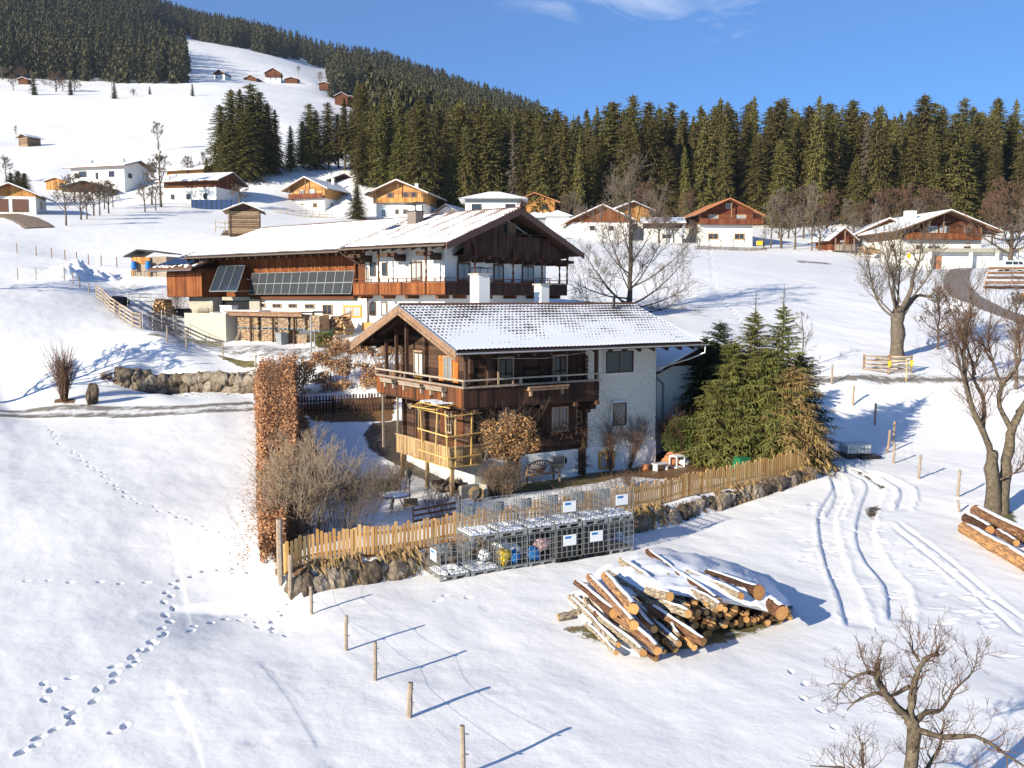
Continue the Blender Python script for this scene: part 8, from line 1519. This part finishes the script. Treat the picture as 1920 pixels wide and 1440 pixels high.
p = hit(698, 912); m = MB(); m.box(-1.1, 1.1, -.9, .9, .02, .16); e = m.build('garden_mat', MT['needled'], None, loc=p, rz=.05); tag(e, 'dark green low covered planting bed in the snowy lawn', 'garden bed')
m = MB(); 
for k in range(3): m.beam((0, 0, .25+k*.2), (1.7, .9, .35+k*.22), .03, .07)
m.beam((0, 0, 0), (0, 0, .8), .05); m.beam((1.7, .9, 0), (1.7, .9, 1.0), .05); tag(m.build('dark_rail', MT['darkv'], None, loc=hit(775, 990)), 'short dark slatted railing behind the picket fence', 'railing')
# objects below the porch and at the house foot
x, y, z = hw(-1.0, -1.3); m = MB(); m.box(-.5, .5, -.1, .1, 0, .6); m.box(.42, .5, -.6, .1, 0, .62); tag(m.build('concrete_kerb', MT['concrete'], None, loc=(x, y, z-.05), rz=HA+.1), 'pale concrete edging under the porch corner', 'kerb'); m = MB(); m.lathe([(.24, 0), (.3, .1), (.3, .4), (.26, .42), (.24, .1)], 12); m.rot(lambda p: (p[0], -p[2], p[1]+.3)); tag(m.build('barrel_tub', MT['porch'], None, loc=(x+.2, y-.45, z), rz=.4), 'tipped wooden tub under the porch corner', 'tub')
e = empty('stone_heap', hw(-.9, .3), 0, 'grey rubble stones under the porch', 'stones')
for k in range(16): boulder(e, rr.uniform(-.9, .7), rr.uniform(-1.2, 1.6), rr.uniform(.0, .25), rr.uniform(.3, .6), rr.uniform(.3, .5), rr.uniform(.25, .45), rr.uniform(0, 3))
m = MB(); m.tube([(0, 0, 0), (0, 0, 1.1)], .015, 5); m.prism([(-.12, 0, 1.1), (.12, 0, 1.1), (.14, 0, 1.55), (0, 0, 1.75), (-.14, 0, 1.55)], (0, .02, 0)); tag(m.build('wooden_paddle', MT['trellis'], None, loc=hw(-.5, 4.25, 3.0), rz=HA+1.3), 'yellow wooden paddle propped by the porch door', 'paddle')
m = MB(); m.beam((0, 0, .3), (.35, -.1, 1.35), .05); m.beam((0.02, 0, .9), (.5, -.25, .2), .02); tag(m.build('garden_rake', MT['steel'], None, loc=hw(-.2, -1.15, 2.1), rz=HA), 'grey metal rod leaning at the porch corner beside the brown bush', 'tool')
for i, (u, v, s, mt, lb, nm, ct) in enumerate(((9.0, -1.1, (.4, .35, .35), 'tilec', 'terracotta pot lying left of the little white table', 'flower_pot', 'pot'), (10.9, -.9, (.9, .8, .55), 'tilec', 'heap of broken terracotta bricks at the stucco house corner', 'brick_heap', 'brick heap'), (11.3, -1.4, (.55, .5, .4), 'whitep', 'pale stone beside the brick heap', 'garden_stone', 'stone'), (11.6, -.4, (.9, .6, .6), 'tilec', 'reddish bricks stacked behind the pale stone', 'brick_heap', 'brick heap'))):
    x, y, z = hw(u, v); blob(lb, nm, (x, y, z+s[2]*.35), s, mt, 80+i, ct)
x, y, z = hw(9.9, -1.5); m = MB(); m.box(-.7, .1, -.2, .2, .30, .34)
for a in (-.62, .02): m.box(a-.03, a+.03, -.15, .15, 0, .3)
tag(m.build('low_table', MT['whitep'], None, loc=(x, y, z), rz=HA), 'small low white table near the brick heap', 'table'); m = MB()
for a in (0, .5):
    for b in (0, .5): m.box(a-.03, a+.03, b-.03, b+.03, 0, .62)
for z_ in (0, .56): m.box(-.03, .53, -.03, .53, z_, z_+.06)
tag(m.build('cube_frame', MT['white'], None, loc=(x+.6, y+.15, z), rz=HA), 'open white cube frame standing before the brick heap', 'stand')
# white pick-up and yellow sign near the garages
p = hit(1900, 510); e = empty('parked_car', (p[0], p[1], p[2]), R(4), 'white car with dark windows parked by the garages at the right edge', 'car')
m = MB(); m.prism([(-2.3, -.85, .3), (2.3, -.85, .3), (2.35, -.85, .85), (1.3, -.85, 1.0), (.8, -.85, 1.55), (-1.9, -.85, 1.6), (-2.3, -.85, 1.0)], (0, 1.7, 0)); m.build('body', MT['whitep'], e)
for a, b in ((-1.75, -.75), (-.65, .1), (.2, .95)): m = MB(); m.prism([(a, -.87, 1.02), (b, -.87, 1.02), (b-(.3 if b > .9 else 0), -.87, 1.45), (a, -.87, 1.47)], (0, .01, 0)); m.build('window', MT['glass'], e)
for a in (-1.45, 1.5):
    for b in (-.86, .70): m = MB(); m.tube([(a, b, .32), (a, b+.18, .32)], .32, 14); m.build('wheel', MT['blackp'], e)
p = hit(1703, 505); e = empty('road_sign', p, 0, 'yellow round sign on a post before the hillside chalet', 'sign'); m = MB(); m.tube([(0, 0, -.2), (0, 0, 2.3)], .04, 6); m.build('post', MT['steel'], e); m = MB(); m.tube([(0, -.05, 2.1), (0, -.08, 2.1)], .38, 14); m.build('sign_face', MT['yellowp'], e)
m = MB()
for k in range(22): m.tube([(rr.uniform(-2.2, 2.2), 0, .1+k*.06), (rr.uniform(-2.2, 2.2)+.1, 1, .1+k*.06)], .12, 6)
tag(m.build('wood_stack', MT['stack'], None, False, atY(1632, 478, 164)), 'yellowish stack of firewood between the garden hut and the hillside chalet', 'wood stack')
m = MB(); m.box(-.5, .5, -.3, .3, 0, .8); tag(m.build('yellow_container', MT['yellowp'], None, loc=atY(1424, 460, 172)), 'yellow box beside the wall of the red-brown chalet', 'container')
m = MB(); m.box(-4.4, 4.4, -.1, .1, -.3, 1.9)
for k in range(9): m.box(-4.4+k*1.08, -4.3+k*1.08, -.16, -.1, -.3, 1.95)
tag(m.build('solar_fence', MT['pvb'], None, loc=atY(397, 391, 207)), 'dark blue panel fence in front of the long farm building', 'panel fence')
for e, ch in BP:
    for c in ch: bpy.data.objects.remove(c)
    bpy.data.objects.remove(e)
# ---------------------------------------------------------------- haze: one closed box of even pale air round the whole scene
m = MB(); m.box(-6500, 6500, -300, 3600, -40, 1500); hz = bpy.data.materials.new('haze_air'); hz.use_nodes = True; t = hz.node_tree; t.nodes.clear(); pv_ = t.nodes.new('ShaderNodeVolumePrincipled'); pv_.inputs['Density'].default_value = .00009; pv_.inputs['Color'].default_value = (.72, .84, 1.0, 1); pv_.inputs['Anisotropy'].default_value = .3
ho = t.nodes.new('ShaderNodeOutputMaterial'); t.links.new(pv_.outputs[0], ho.inputs['Volume']); o = m.build('haze', hz); tag(o, kind='stuff'); o['label'] = 'thin blue winter haze over the valley'; o['category'] = 'haze'
